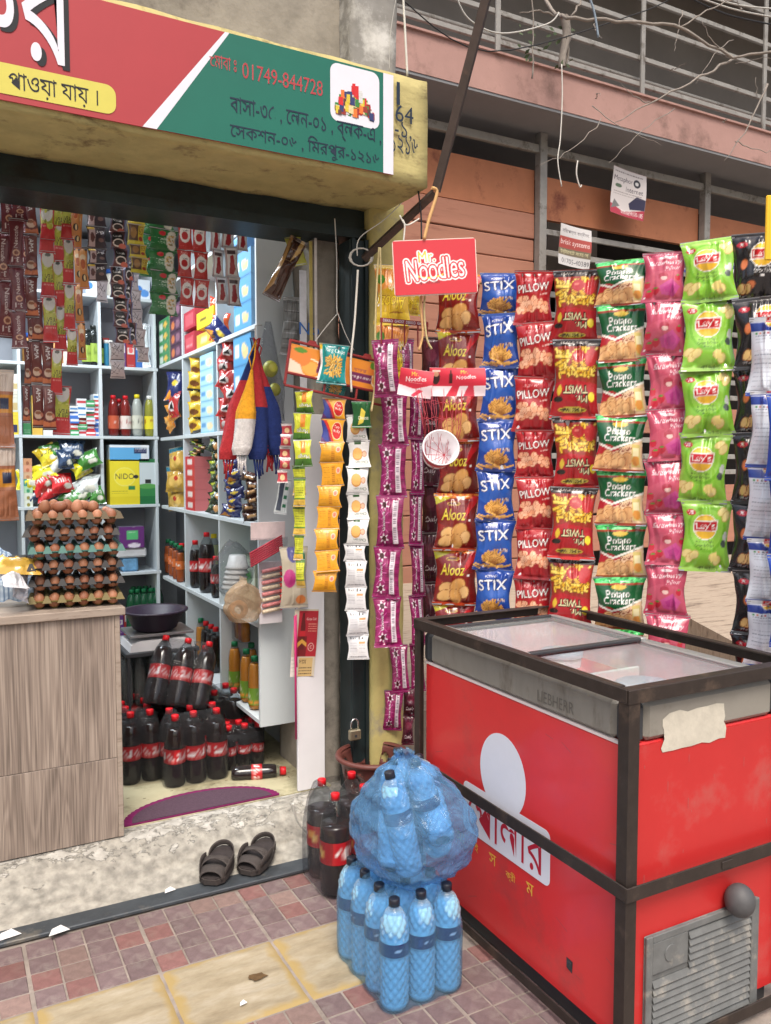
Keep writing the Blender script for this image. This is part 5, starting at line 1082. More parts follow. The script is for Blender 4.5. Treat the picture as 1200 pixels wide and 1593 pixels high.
# cage
cg = empty('iron_cage', FO, 'dark brown iron angle frame caging the red freezer', 'frame', rz=FA)
T = .004; W_ = .036; H_ = .995
for x, y, sx_, sy_ in ((0, 0, 1, 1), (0, FL_, 1, -1), (FW, 0, -1, 1), (FW, FL_, -1, -1)):
    mb = MB(); x2, y2 = x + sx_ * W_, y + sy_ * W_
    mb.box(min(x, x + sx_ * T), min(y, y2), .0, max(x, x + sx_ * T), max(y, y2), H_ - .001); mb.box(min(x + sx_ * T, x2), min(y, y + sy_ * T), .0, max(x + sx_ * T, x2), max(y, y + sy_ * T), H_ - .001); part('corner_post', mb, M_iron, cg)
def rail(x0, y0, z0, x1, y1, z1, nm='rail'):
    mb = MB(); mb.bbox(x0, y0, z0, x1, y1, z1, .0015); part(nm, mb, M_iron, cg)
for y0, y1 in ((-.003, .004), (FL_ - .004, FL_ + .003)):
    rail(-.003, y0, H_ - .036, FW + .003, y1, H_, 'top_rail')
    rail(.004, y0 + .007 if y0 < .5 else y0 - .03, H_ - .004, FW - .004, y1 + .03 if y0 < .5 else y0, H_ - .0005, 'top_flange')
rail(-.006, .004, H_ - .034, -.001, FL_ - .004, H_ + .001, 'top_rail'); rail(-.001, .035, H_ - .004, .022, FL_ - .035, H_ + .002, 'top_flange')
rail(FW + .001, .004, H_ - .034, FW + .006, FL_ - .004, H_ + .001, 'top_rail'); rail(FW - .022, .035, H_ - .004, FW + .001, FL_ - .035, H_ + .002, 'top_flange')
zm = H_ - .492
rail(-.007, -.006, zm - .038, -.002, FL_ + .003, zm, 'middle_rail'); rail(-.007, -.011, zm - .038, FW + .004, -.006, zm, 'middle_rail'); rail(FW + .002, -.003, zm - .038, FW + .007, FL_, zm, 'middle_rail')
rail(-.006, .004, .02, -.001, FL_ - .004, .052, 'bottom_rail'); rail(.004, -.008, .02, FW - .004, -.003, .055, 'bottom_rail')
p = onend(1112, 1345); rail(p[0] - .02, -.014, zm - .030, p[0] + .02, -.011, zm - .008, 'weld_plate')

# ================================================================== BOTTLES
def prof_bottle(h, r, neck=.0135, shoulder=.62, ncap=.93, waist=0.0):
    P_ = [(0, 0), (r * .55, 0), (r * .86, .004), (r * .97, .018)]
    for k in range(1, 9):
        t = k / 8.; z = .018 + (h * shoulder - .018) * t; P_.append((r * (1 - waist * math.sin(PI * t) ** 2 if waist else 1), z))
    for k in range(1, 8):
        t = k / 7.; P_.append((neck + (r - neck) * (1 - t ** 2.3) ** .9, h * shoulder + (h * ncap - h * shoulder) * t ** .9))
    P_.append((neck, h * .965)); return P_
def prof_r(P_, z):
    for (r0, z0), (r1, z1) in zip(P_, P_[1:]):
        if z0 <= z <= z1 and z1 > z0: return r0 + (r1 - r0) * (z - z0) / (z1 - z0)
    return P_[-1][0]
def art_cola():
    c = Cv(.24, W=230, bg=(186, 26, 34)); 
    for k in range(3): c.text('Coca-Cola', .17 + k / 3., .52, .25, (246, 240, 238), shear=.3, bold=.02, h=.1); c.rect(.315 + k / 3. - .01, .25, .325 + k / 3., .7, (240, 240, 240)); c.lines(1, .06 + k / 3., .1, .28 + k / 3., .22, (240, 170, 160))
    c.rect(0, .95, 1, 1, (150, 16, 22)); c.rect(0, 0, 1, .05, (150, 16, 22)); return c
def art_big():
    c = Cv(.3, W=230, bg=(176, 28, 38))
    for k in range(2): c.text('OIO', .22 + k * .5, .5, .2, (240, 238, 236), bold=.1, h=.15); c.ell(.42 + k * .5, .55, .05, .09, (226, 160, 80), .6); c.ell(.44 + k * .5, .45, .03, .05, (236, 200, 120)); c.lines(1, .1 + k * .5, .08, .34 + k * .5, .2, (236, 170, 160))
    return c
def art_plainlabel(bg, txt, tc, band=None):
    def f():
        c = Cv(.24, W=200, bg=bg)
        for k in range(3):
            c.text(txt, .17 + k / 3., .55, .22, tc, bold=.03, h=.09)
            if band: c.rect(.02 + k / 3., .08, .3 + k / 3., .3, band)
        return c
    return f
def label_mesh(P_, z0, z1, art, m, n=40, nv=8, off=.0012):
    cv = art(); pts = []; U = []; V = []
    for j in range(nv + 1):
        z = z0 + (z1 - z0) * j / nv; r_ = prof_r(P_, z) + off
        for i in range(n + 1): t = 2 * PI * i / n; pts.append((r_ * math.cos(t), r_ * math.sin(t), z)); U.append(i / n); V.append(j / nv)
    return gridmesh('label', pts, n, nv, [m], None, cv.sample(np.array(U), np.array(V)))
M_pet = filmmat('clear_pet', (.75, .8, .82), .05, .06, .1, 25, .12)
M_capred = mat('cap_red', C_(206, 24, 36), .4, var=.04); M_capyel = mat('cap_yellow', C_(236, 214, 40), .4, var=.04); M_capgrn = mat('cap_green', C_(22, 110, 68), .4, var=.04); M_capblk = mat('cap_black', C_(34, 38, 50), .35, var=.06); M_capwht = mat('cap_white', C_(226, 226, 222), .4, var=.03)
M_cola = mat('cola_liquid', C_(36, 18, 16), .08, var=.1, coat=.8); M_colap = mat('cola_liquid_thin', C_(60, 46, 46), .12, var=.1, coat=.6)
def capmb(h, r=.0155, hh=.024):
    mb = MB(); mb.lathe([(0, h), (r * .9, h), (r, h - .002), (r * 1.03, h - hh), (0, h - hh)], 20, lobes=20, lobe_amt=.03); return mb
def make_bottle(name, h, r, liquid, lvl, label_art=None, lz=(.38, .58), cap=None, shoulder=.6, film=None, waist=0.0, neck=.0135, n=20, capr=.0155):
    root = empty(name, (0, 0, 0), None, None); P_ = prof_bottle(h, r, neck, shoulder, waist=waist)
    if lvl > 0:
        Q = [(max(0, r_ - .001), z + .001) for r_, z in P_ if z < h * lvl]; Q.append((prof_r(P_, h * lvl) - .001, h * lvl)); Q.append((0, h * lvl)); mb = MB(); mb.lathe(Q, n, lobes=0); part('drink', mb, liquid, root)
    mb = MB(); mb.lathe(P_, n); part('bottle_shell', mb, film or M_pet, root)
    if label_art: part('label', label_mesh(P_, h * lz[0], h * lz[1], label_art, printmat('bottle_label', .35, coat=.2), n=32, nv=6), None, root)
    part('cap', capmb(h, capr), cap or M_capred, root)
    return root
def asparts(proto_root, parent, spots, base, used=[False], nm='bottle'):
    """bottles that travel with a pack: each bottle is one part mesh, its pieces are sub-parts"""
    pass
def pack_bottle(proto, parent, loc, rot=(0, 0, 0), s_=1.0, nm='bottle'):
    """copy a proto bottle as a part (shell) with sub-parts (drink, label, cap)"""
    ch = {c.name.split('.')[0]: c for c in proto.children}
    sh = ch['bottle_shell'].copy(); sh.name = nm; COL.objects.link(sh); sh.parent = parent; sh.location = loc; sh.rotation_euler = rot; sh.scale = (s_,) * 3
    for k, c in ch.items():
        if k == 'bottle_shell': continue
        d = c.copy(); COL.objects.link(d); d.parent = sh; d.location = (0, 0, 0)
    return sh
def kill(root):
    for c in list(root.children): kill(c)
    bpy.data.objects.remove(root)

# water bottles with a diamond pattern
M_water = filmmat('blue_water_bottle', C_(206, 232, 246), .16, .06, .1); M_bluefilm = filmmat('blue_shrink_film', C_(150, 206, 244), .07, .10, .6, 22, .8); M_bluebag = filmmat('blue_bag_film', C_(128, 188, 238), .22, .09, 1.0, 21, .9)
M_wcore = mat('blue_water', C_(150, 204, 228), .15, var=.12, scale=30, coat=.4)
def art_water():
    c = Cv(.26, W=200, bg=(26, 40, 92))
    for k in range(3): c.rect(.06 + k / 3., .25, .27 + k / 3., .75, (60, 80, 140)); c.rect(.067 + k / 3., .29, .263 + k / 3., .71, (26, 40, 92)); c.text('HRI', .165 + k / 3., .52, .1, (206, 214, 232), bold=.03)
    return c
def water_proto():
    root = empty('water_bottle', (0, 0, 0), None, None); h, r = .315, .0435; P_ = prof_bottle(h, r, .0135, .70)
    nz_, n = 70, 60; vs = []
    zs = [z for _, z in P_]; 
    for j in range(nz_ + 1):
        z = .965 * h * j / nz_; r_ = prof_r(P_, z); dm = 0
        if .02 < z < h * .9 and not (h * .50 < z < h * .66):
            for i in range(n): pass
        for i in range(n):
            t = 2 * PI * i / n; q = 0
            if .02 < z < h * .88 and not (h * .50 < z < h * .66): q = -.0065 * (1 - abs(math.sin(5 * t + z * 105)) ** .45 * abs(math.sin(5 * t - z * 105)) ** .45)
            vs.append(((r_ + q) * math.cos(t), (r_ + q) * math.sin(t), z))
    mb = MB(); mb.add(vs, [(j * n + i, j * n + (i + 1) % n, (j + 1) * n + (i + 1) % n, (j + 1) * n + i) for j in range(nz_) for i in range(n)], True); part('bottle_shell', mb, M_water, root)
    mb2 = MB(); kz = int(nz_ * .9); mb2.add([(x * .955, y * .955, z * .985 + .002) for x, y, z in vs[:(kz + 1) * n]] + [(0, 0, vs[kz * n][2])], [(j * n + i, j * n + (i + 1) % n, (j + 1) * n + (i + 1) % n, (j + 1) * n + i) for j in range(kz) for i in range(n)] + [(kz * n + i, kz * n + (i + 1) % n, (kz + 1) * n) for i in range(n)], True); mb = mb2; part('drink', mb, M_wcore, root)
    part('label', label_mesh(P_, h * .52, h * .64, art_water, printmat('bottle_label', .35, coat=.2), n=32, nv=6), None, root)
    part('cap', capmb(h, .0155, .02), M_capblk, root); return root
wp = water_proto()
pk = empty('water_bottle_pack', (1.19, 2.08, .002), 'blue shrink wrapped pack of water bottles standing on the tiles beside the freezer', 'water bottle pack')
x0, y0 = 1.10, 1.962; rg = random.Random(3)
for i in range(3):
    for j in range(4):
        pack_bottle(wp, pk, (x0 + i * .088 - 1.19, y0 + j * .091 - 2.08, 0), (0, 0, rg.uniform(0, 6)))
def wrap(x0, y0, x1, y1, h, r, z_sh, nb, film, parent, per=.09, top=.55, amp=.008, seed=1, close=False):
    """shrink film round a rectangular pack: scalloped walls following the bottles, pulled in over the shoulders"""
    cx, cy = (x0 + x1) / 2, (y0 + y1) / 2; hx, hy = (x1 - x0) / 2 + r, (y1 - y0) / 2 + r; loop = []
    ex = hx - r; ey = hy - r
    for k in range(16):
        s_ = k / 16.; loop.append((-ex + 2 * ex * s_, -hy, 's', s_ * 2 * ex))
    for k in range(5): t = -PI / 2 + PI / 2 * k / 5; loop.append((ex + r * math.cos(t), -ey + r * math.sin(t), 'c', 0))
    for k in range(20): s_ = k / 20.; loop.append((hx, -ey + 2 * ey * s_, 's', s_ * 2 * ey))
    for k in range(5): t = PI / 2 * k / 5; loop.append((ex + r * math.cos(t), ey + r * math.sin(t), 'c', 0))
    for k in range(16): s_ = k / 16.; loop.append((ex - 2 * ex * s_, hy, 's', s_ * 2 * ex))
    for k in range(5): t = PI / 2 + PI / 2 * k / 5; loop.append((-ex + r * math.cos(t), ey + r * math.sin(t), 'c', 0))
    for k in range(20): s_ = k / 20.; loop.append((-hx, ey - 2 * ey * s_, 's', s_ * 2 * ey))
    for k in range(5): t = PI + PI / 2 * k / 5; loop.append((-ex + r * math.cos(t), -ey + r * math.sin(t), 'c', 0))
    lv = [(.0, .96), (.012, 1.0), (.06, 1.01), (.12, 1.01), (.18, 1.01), (z_sh * .92, 1.0), (z_sh, .98), (z_sh + (h - z_sh) * .5, .88), (h * .97, .74), (h * 1.0, top)]
    vs = []; n = len(loop)
    for j, (z, s_) in enumerate(lv):
        for x, y, kd, q in loop:
            ins_ = amp * (1 - abs(math.cos(PI * q / per))) if kd == 's' else 0; k = 1 - ins_ / max(hx, hy)
            d = .004 * nz(x * 20 + seed, y * 20, z * 25)
            vs.append((cx + (x * k) * s_ + d, cy + (y * k) * s_ + d, z + .006 * nz(x * 15, y * 15 + seed, 3) * (1 if j > 1 else 0)))
    fs = [(j * n + i, j * n + (i + 1) % n, (j + 1) * n + (i + 1) % n, (j + 1) * n + i) for j in range(len(lv) - 1) for i in range(n)]
    mb = MB(); mb.add(vs, fs, True); return part('shrink_film', mb, film, parent)
wrap(x0 - 1.19, y0 - 2.08, x0 + .176 - 1.19, y0 + .273 - 2.08, .315, .046, .22, 4, M_bluefilm, pk)
# blue carrier bag with more bottles on top
bb = empty('blue_bag_of_bottles', (1.225, 2.08, .318), 'crumpled translucent blue bag full of bottles lying on top of the water bottle pack', 'bag')
def rotv(v, e): from mathutils import Euler; return Euler(e).to_matrix() @ Vector(v)
for (x, y, z, e) in ((-.085, -.03, .04, (R(-10), R(14), .4)), (-.02, .05, .04, (R(-8), R(5), 0)), (.045, -.105, .12, (R(-58), R(8), R(-10))), (-.045, -.07, .03, (R(-6), R(10), 2)), (.09, -.02, .04, (R(-10), R(-12), .5))):
    pack_bottle(wp, bb, (x, y, z), e, .98)
def bag_pt(u, v, rx=.162, ry=.15, h=.39, seed=2.0):
    t = u * 2 * PI; z = v; prof_ = [(0, .42), (.06, .72), (.18, .98), (.36, 1.08), (.52, 1.03), (.68, .82), (.82, .55), (.93, .24), (.97, .12), (1.0, .17)]
    for (z0, r0), (z1, r1) in zip(prof_, prof_[1:]):
        if z0 <= z <= z1: q = (z - z0) / (z1 - z0); k = r0 + (r1 - r0) * (3 * q * q - 2 * q * q * q); break
    x = math.cos(t); y = math.sin(t); sq = 1 / (abs(x) ** 3.2 + abs(y) ** 3.2) ** (1 / 3.2)
    fold = 1 + (.035 * math.sin(11 * t + 5 * z) + .03 * math.sin(17 * t + 2)) * (max(0, z - .55) * 2.0) + .08 * nz(x * 1.6 + seed, y * 1.6, z * 3) + .09 * (.35 - abs(nz(x * 3.5, y * 3.5 + seed, z * 6))) + .05 * (.3 - abs(nz(x * 9, y * 9, z * 13 + seed)))
    lean = (-.03 + .035 * z) * 0; return (x * sq * rx * k * fold - .035 * z * z, y * sq * ry * k * fold, z * h + .01 * nz(x * 4, y * 4, z * 4))
mb = gridsurf(lambda u, v: bag_pt(u, v), 170, 110); part('bag_film', mb, M_bluebag, bb, (.01, 0, -.022))
# cola bottles at the corner of the step
BIG = make_bottle('cola', .365, .056, M_colap, .70, art_big, (.34, .56), M_capred, .62, neck=.014)
ck = empty('big_cola_pack', (1.30, 2.66, .002), 'clear wrapped pack of big cola bottles with red caps behind the water bottles', 'cola pack')
M_clear = filmmat('clear_wrap', C_(222, 224, 230), .06, .06, 1.0, 34, .14)
for i, (x, y) in enumerate(((1.215, 2.600), (1.227, 2.745), (1.34, 2.62), (1.355, 2.752))): pack_bottle(BIG, ck, (x - 1.30, y - 2.66, 0), (0, 0, (3.6, 4.1, .4, 2.1)[i]))
wrap(1.215 - 1.3, 2.605 - 2.66, 1.35 - 1.3, 2.75 - 2.66, .365, .060, .23, 2, M_clear, ck, per=.135, seed=7)
kill(BIG)

# perforated basket
M_bask = mat('brown_plastic', C_(104, 60, 54), .45, var=.06, scale=10)
bc = at(580, 1172, 1, 2.93); bk = empty('plastic_basket', (bc.x, 2.93, bc.z - .24), 'round brown plastic basket with round holes standing behind the cola bottles', 'basket')
n, rows = 96, 24; vs = []; fs = []
for j in range(rows + 1):
    r_ = .095 + .04 * j / rows
    for i in range(n): t = 2 * PI * i / n; vs.append((r_ * math.cos(t), r_ * math.sin(t), .23 * j / rows))
hole = set()
for rr, j0 in enumerate((19, 14, 9, 4)):
    for i0 in range(0, n, 8):
        c0 = i0 + (4 if rr % 2 else 0) + 2
        for dj, w2 in ((-2, 1), (-1, 2), (0, 2), (1, 1)):
            for di in range(-w2, w2): hole.add(((c0 + di) % n, j0 + dj))
for j in range(rows):
    for i in range(n):
        if (i, j) not in hole: fs.append((j * n + i, j * n + (i + 1) % n, (j + 1) * n + (i + 1) % n, (j + 1) * n + i))
fs.append(tuple(reversed(range(n)))); mb = MB(); mb.add(vs, fs, True); bw = part('basket_wall', mb, M_bask, bk); sm = bw.modifiers.new('s', 'SOLIDIFY'); sm.thickness = .003
mb = MB(); mb.lathe([(.134, .222), (.150, .224), (.156, .232), (.152, .242), (.138, .244), (.132, .236)], 48); part('rim', mb, M_bask, bk)
st = MB(); st.bbox(bc.x - .13, 2.80, .0, bc.x + .13, 3.05, bc.z - .241, .005); solo('cardboard_carton', st, mat('brown_card', C_(150, 120, 88), .9, var=.1, scale=20, bump=.1), 'plain carton under the brown basket, almost hidden', 'carton')

# sandals
M_sand = mat('worn_sandal', C_(66, 60, 58), .75, var=.2, scale=40, bump=.4, bscale=120); M_sole = mat('sandal_insole', C_(52, 46, 46), .85, var=.25, scale=60)
def sandal():
    r_ = empty('sandal', (0, 0, 0), None, 'sandal'); L = .225
    def hw(t): return .030 + .020 * math.sin(PI * min(1, t * 1.05)) + .010 * (1 - t)
    out = [(hw(t) * (1 if s_ > 0 else -1) if True else 0, -L / 2 + L * t) for s_, rng in ((1, [k / 12 for k in range(13)]), (-1, [1 - k / 12 for k in range(13)])) for t in rng]
    out = [(x * (.55 if abs(y) > L / 2 - .001 else 1), y + (.012 * (-1 if y < 0 else 1) * (1 - (x / .05) ** 2))) for x, y in out]
    mb = MB(); mb.prism(out, 0, .020, 'z'); part('sole', mb, M_sand, r_)
    mb = MB(); mb.prism([(x * .9, y * .95) for x, y in out], .0203, .0225, 'z'); part('insole', mb, M_sole, r_)
    def band(y0, y1, h, wd, tw=0.0, nm='strap'):
        pts = []; w2 = .5
        def f(u, v):
            a_ = PI * u; y = y0 + (y1 - y0) * u + (v - .5) * wd; rr = hw(min(1, max(0, (y + L / 2) / L))) * .98; return (rr * math.cos(a_), y + .006 * math.sin(a_), .014 + h * math.sin(a_) ** .8 + .0015)
        m = gridsurf(f, 20, 4); o = part(nm, m, M_sand, r_); s2 = o.modifiers.new('t', 'SOLIDIFY'); s2.thickness = .0035
    band(-.085, -.085, .034, .05); band(-.045, -.01, .042, .022); band(-.01, -.045, .044, .022); 
    # heel strap standing up
    def hs(u, v): a_ = PI * u; return (.047 * math.cos(a_), .045 + .062 * math.sin(a_), .018 + .026 * math.sin(a_) ** .7 + (v - .5) * .02)
    o = part('heel_strap', gridsurf(hs, 24, 3), M_sand, r_); s2 = o.modifiers.new('t', 'SOLIDIFY'); s2.thickness = .004
    def sw(u, v): t = .12 + .5 * u; y = -L / 2 + L * t; return (hw(t) * .99, y, .015 + v * (.03 + .012 * math.sin(PI * u)))
    for s_ in (1, -1):
        o = part('side_wall', gridsurf(lambda u, v: (sw(u, v)[0] * s_, sw(u, v)[1], sw(u, v)[2]), 12, 2), M_sand, r_); s2 = o.modifiers.new('t', 'SOLIDIFY'); s2.thickness = .003
    return r_
sp = Proto(sandal())
p = at(341, 1352, 2, .04); q = at(404, 1338, 2, .04)
sp.put((p.x + .003, p.y + .015, .040), (R(10), 0, R(-34)), 'worn dark sandal on the sill, nearer the paper scraps', 'pair of dark sandals on the sill', (1.05, .86, 1))
sp.put((q.x, q.y + .015, .040), (R(10), R(2), R(-46)), 'worn dark sandal on the sill, nearer the cola bottles', 'pair of dark sandals on the sill', (1.05, .86, 1))

# padlock on the shutter channel
M_brass = mat('dull_brass', C_(150, 142, 120), .4, metal=.7, var=.15, scale=60); M_chrome = mat('shackle', C_(200, 200, 200), .2, metal=.95, var=.03)
p = at(552, 1140, 1, 3.0); pl_ = empty('padlock', (p.x, 3.0, p.z - .03), 'brass padlock hanging on the dark shutter channel above the basket', 'padlock')
mb = MB(); mb.bbox(-.026, -.012, 0, .026, .012, .045, .005); part('lock_body', mb, M_brass, pl_)
mb = MB(); mb.tube([(-.016, 0, .044), (-.016, 0, .07)] + [(-.016 * math.cos(t), 0, .07 + .018 * math.sin(t)) for t in [PI * k / 8 for k in range(1, 8)]] + [(.016, 0, .07), (.016, 0, .044)], .004, 8); part('shackle', mb, M_chrome, pl_)
mb = MB(); mb.tube([(.0, -.0125, .02), (.0, -.0135, .02)], .006, 10); part('keyhole', mb, M_dkpl, pl_)

# ================================================================== BENT POLE, ROPES, HANGING SIGNS
M_pole = mat('rusty_pole', C_(78, 66, 60), .6, metal=.3, var=.2, scale=14, bump=.2, dirt=C_(110, 84, 70), dirtscale=8, dirtamt=.25)
P0, P1, P2 = at(566, 403, 1, 2.96), at(676, 300, 1, 2.72), at(764, -30, 1, 2.45)
mb = MB(); mb.tube([P0, P1], .0185, 4, smooth=False); pole = solo('bent_iron_pole', mb, M_pole, 'bent dark iron pole rising from the yellow pillar past the sign', 'pole', base=tuple(P1))
mb = MB(); mb.tube([P1 + (P1 - P0).normalized() * .008, P2], .021, 4, smooth=False); part('upper_length', mb, M_pole, pole, world=True)
M_rope = mat('white_cord', C_(216, 214, 206), .8, var=.06); M_straw = mat('straw_twine', C_(206, 190, 140), .9, var=.12, scale=60); M_rib = mat('peach_ribbon', C_(208, 164, 110), .8, var=.08); M_cable = mat('black_cable', C_(40, 40, 42), .6, var=.1); M_cablew = mat('grey_cable', C_(186, 184, 178), .6, var=.05)
def line(pts, Y, m, r, name, label, cat='cord', jig=.004, extra=None):
    P_ = [at(px, py, 1, Y if not isinstance(Y, (list, tuple)) else Y[i]) for i, (px, py) in enumerate(pts)]; Q = []
    for i in range(len(P_) - 1):
        for k in range(6):
            t = k / 6.; a0 = P_[max(0, i - 1)]; a1 = P_[i]; a2 = P_[i + 1]; a3 = P_[min(len(P_) - 1, i + 2)]
            Q.append(.5 * ((2 * a1) + (-a0 + a2) * t + (2 * a0 - 5 * a1 + 4 * a2 - a3) * t * t + (-a0 + 3 * a1 - 3 * a2 + a3) * t ** 3))
    Q.append(P_[-1]); mb = MB(); mb.tube(Q, r, 6)
    if extra: mb.tube(extra, r, 6)
    return solo(name, mb, m, label, cat, base=tuple(P_[0]))
line([(557, 420), (552, 500), (546, 560), (547, 610)], 2.9, M_rope, .0042, 'cord', 'white cord dropping from the pole end beside the orange rack')
cl = []
for k in range(50):
    t = 2 * PI * k / 14; q = at(562 + 16 * math.cos(t) * (1 + .02 * k % .2), 400 + 14 * math.sin(t), 1, 2.93 + .0006 * k); cl.append(q)
mb = MB(); mb.tube(cl, .003, 5); solo('cord_coil', mb, M_rope, 'white cord wound round the lower end of the bent pole', 'cord')
line([(556, 398), (560, 370), (600, 340), (640, 300)], 2.9, M_rope, .002, 'cord', 'thin pale cord running up over the yellow pillar')
line([(521, 340), (524, 400), (524, 470), (525, 488)], 2.98, M_cablew, .0022, 'cord', 'frayed cord hanging down the dark shutter frame')
line([(525, 488), (505, 512), (487, 536)], 2.95, M_cablew, .0016, 'cord', 'left half of the string holding the orange rack')
line([(526, 488), (538, 520), (551, 545)], 2.95, M_cablew, .0016, 'cord', 'right half of the string holding the orange rack')
line([(590, 385), (586, 450), (584, 520), (583, 600), (578, 640)], 2.86, M_straw, .004, 'twine', 'straw coloured twine hanging beside the mustard bags', 'twine')
line([(592, 385), (593, 450), (592, 520), (585, 600)], 2.84, M_straw, .003, 'twine', 'second straw coloured twine over the mustard bags', 'twine')
line([(672, 292), (680, 300), (668, 340), (660, 372)], 2.66, M_rib, .0065, 'ribbon', 'peach ribbon tied round the bend of the pole', 'ribbon')
line([(657, 448), (655, 480), (658, 520), (652, 545)], 2.7, M_rib, .0045, 'ribbon', 'peach ribbon end hanging below the red square sign', 'ribbon')
line([(663, 448), (660, 480), (664, 525), (672, 543)], 2.7, M_straw, .004, 'twine', 'straw twine end hanging below the red square sign', 'twine')
line([(627, 342), (630, 352), (628, 375)], 2.72, M_rope, .003, 'cord', 'short white cord tied near the middle of the pole')
line([(622, 335), (632, 350), (648, 343), (652, 340)], 2.72, M_rope, .003, 'cord', 'loose end of the white knot on the pole')
line([(650, 290), (655, 330), (656, 372)], 2.75, M_cable, .003, 'cable', 'thin black cable from the beam down to the red square sign', 'cable')
line([(627, -10), (630, 40), (634, 118)], 2.9, M_rope, .0045, 'cord', 'white cord rising from the top of the beam')
line([(618, -10), (608, 50), (606, 110)], 2.95, M_cablew, .0012, 'cord', 'hair thin string rising left of the white cord')
line([(708, -10), (730, 30), (780, 52), (850, 38), (870, 20)], 3.4, M_cablew, .004, 'cable', 'sagging grey cable crossing the pink band', 'cable')
line([(874, 100), (875, 150), (872, 215), (868, 250), (874, 290)], 4.0, M_rope, .0035, 'cord', 'thin white string dangling in front of the pink band')
line([(915, -10), (925, 20), (931, 58)], 4.0, mat('pale_blue_cord', C_(140, 156, 170), .7, var=.05), .007, 'cord', 'pale blue cord end at the top')
line([(899, 250), (897, 270), (902, 290), (905, 288)], 4.6, M_rope, .005, 'cord', 'short white string caught on the orange panel')
for k, (pts, lb) in enumerate((([(1060, -10), (1130, 22), (1210, 40)], 'black cable at the upper right corner'), ([(1070, -10), (1140, 14), (1210, 28)], 'white cable at the upper right corner'), ([(1085, -10), (1150, 8), (1210, 14)], 'grey cable at the upper right corner'), ([(620, -5), (760, 80), (980, 25), (1060, -10)], 'dark wire crossing the balcony rails'))):
    line(pts, 4.3, (M_cable, M_cablew, M_cablew, M_cable)[k], .006 if k < 3 else .004, 'cable', lb, 'cable')
line([(456, 1250), (462, 1275), (478, 1295), (500, 1305)], 2.95, M_cablew, .005, 'cable', 'grey cable running down from the white board over the sill', 'cable')

# red hanging card sign
def art_noodle_sign():
    c = Cv(.66, W=330, bg=(206, 46, 60)); 
    t_ = dict(rot=.07)
    c.text('Noodles', .50, .47, .70, (255, 255, 255), bold=.03, h=.26, outline=(250, 250, 250), ow=.034, **t_); c.text('Noodles', .50, .47, .70, (206, 46, 60), bold=.03, h=.26, outline=(206, 46, 60), ow=.02, **t_); c.ell(.44, .36, .16, .045, (244, 206, 60), .05); c.ell(.44, .385, .16, .04, (206, 46, 60), .05)
    c.text('Noodles', .50, .47, .70, (250, 250, 248), bold=.03, h=.26, **t_); c.text('Mr.', .40, .70, .2, (206, 46, 60), bold=.1, h=.14, outline=(250, 250, 250), ow=.018, rot=.07); c.text('Mr.', .40, .70, .19, (246, 210, 60), bold=.05, h=.12, rot=.07); c.text('Cup Noodles', .40, .215, .3, (90, 50, 50), bold=.0); return c
p = at(675, 372, 1, 2.65); cs = empty('hanging_sign', (p.x, 2.65, p.z), 'red rounded square card sign hanging from the bent pole', 'sign', rot=(0, R(-3), -.45))
M_nsign = printmat('sign_card_print', .45, coat=.1)
w_, h_ = .315, .206; mb = MB(); mb.prism([(x, z - h_) for x, z in rrect(-w_ / 2, 0, w_ / 2, h_, .012)], -.0005, .0025); part('card', mb, mat('sign_card_edge', C_(236, 210, 200), .6, var=.03), cs)
me = panel_mesh('print_panel', w_ - .007, h_ - .007, art_noodle_sign(), M_nsign, nu=150); o = part('print_panel', me, None, cs, (0, -.0035, -.0035))
# paper pennants and paper cup in a thread net
M_pinkp = printmat('pennant_print', .5)
def art_pennant(v=0):
    c = Cv(.72 if v == 0 else .5, W=200, bg=(206, 44, 66)); 
    if v == 0: c.poly([(0, 0), (1, 0), (1, .5), (.5, .3), (0, .4)], (240, 220, 226)); c.text('Noodles', .5, .66, .6, (250, 246, 246), bold=.05, rot=.1); c.text('Mr.', .45, .84, .2, (240, 200, 60), bold=.06, rot=.1); c.lines(1, .3, .48, .7, .54, (240, 180, 180)); c.poly([(.5, 0), (.75, .25), (.62, .3), (.4, .05)], (226, 60, 90))
    else:
        c.rect(0, 0, 1, .36, (238, 224, 230)); c.poly([(.30, 0), (.42, .36), (.55, .36), (.5, 0)], (206, 44, 66)); c.poly([(.62, 0), (.7, .36), (.8, .36), (.82, 0)], (206, 60, 80)); c.text('Noodles', .66, .68, .34, (250, 246, 246), bold=.05, rot=.05); c.text('Mr.', .63, .86, .12, (240, 200, 60), bold=.06); c.ell(.12, .66, .07, .12, (60, 34, 34)); c.ell(.12, .78, .05, .045, (206, 150, 120)); c.rect(.05, .86, .2, .92, (226, 190, 180)); c.rect(.36, .46, .42, .8, (70, 24, 24)); c.rect(.375, .8, .405, .92, (70, 24, 24))
    return c
pn = empty('paper_pennant', at(650, 575, 1, 2.62), 'left red and white paper pennant printed like the noodle sign', 'pennant', 'pair of noodle pennants', rot=(0, R(8), -.5))
part('pennant_sheet', panel_mesh('pennant_sheet', .125, .10, art_pennant(0), M_pinkp, nu=64, curl=.010), None, pn)
pn2 = empty('paper_pennant', at(712, 572, 1, 2.58), 'right wide red pennant with a small figure and a bottle on it', 'pennant', 'pair of noodle pennants', rot=(0, R(-1), -.35))
part('pennant_sheet', panel_mesh('pennant_sheet', .215, .105, art_pennant(1), M_pinkp, nu=90, curl=.012), None, pn2)
M_cupw = mat('paper_cup', C_(236, 232, 236), .5, var=.03); M_net = mat('red_thread', C_(176, 60, 74), .7, var=.05)
cc = at(680, 708, 1, 2.60); nt_ = empty('hanging_cup', cc, 'white paper cup hung in a red thread net, its base towards the street', 'cup', rot=(R(72), 0, R(-22)))
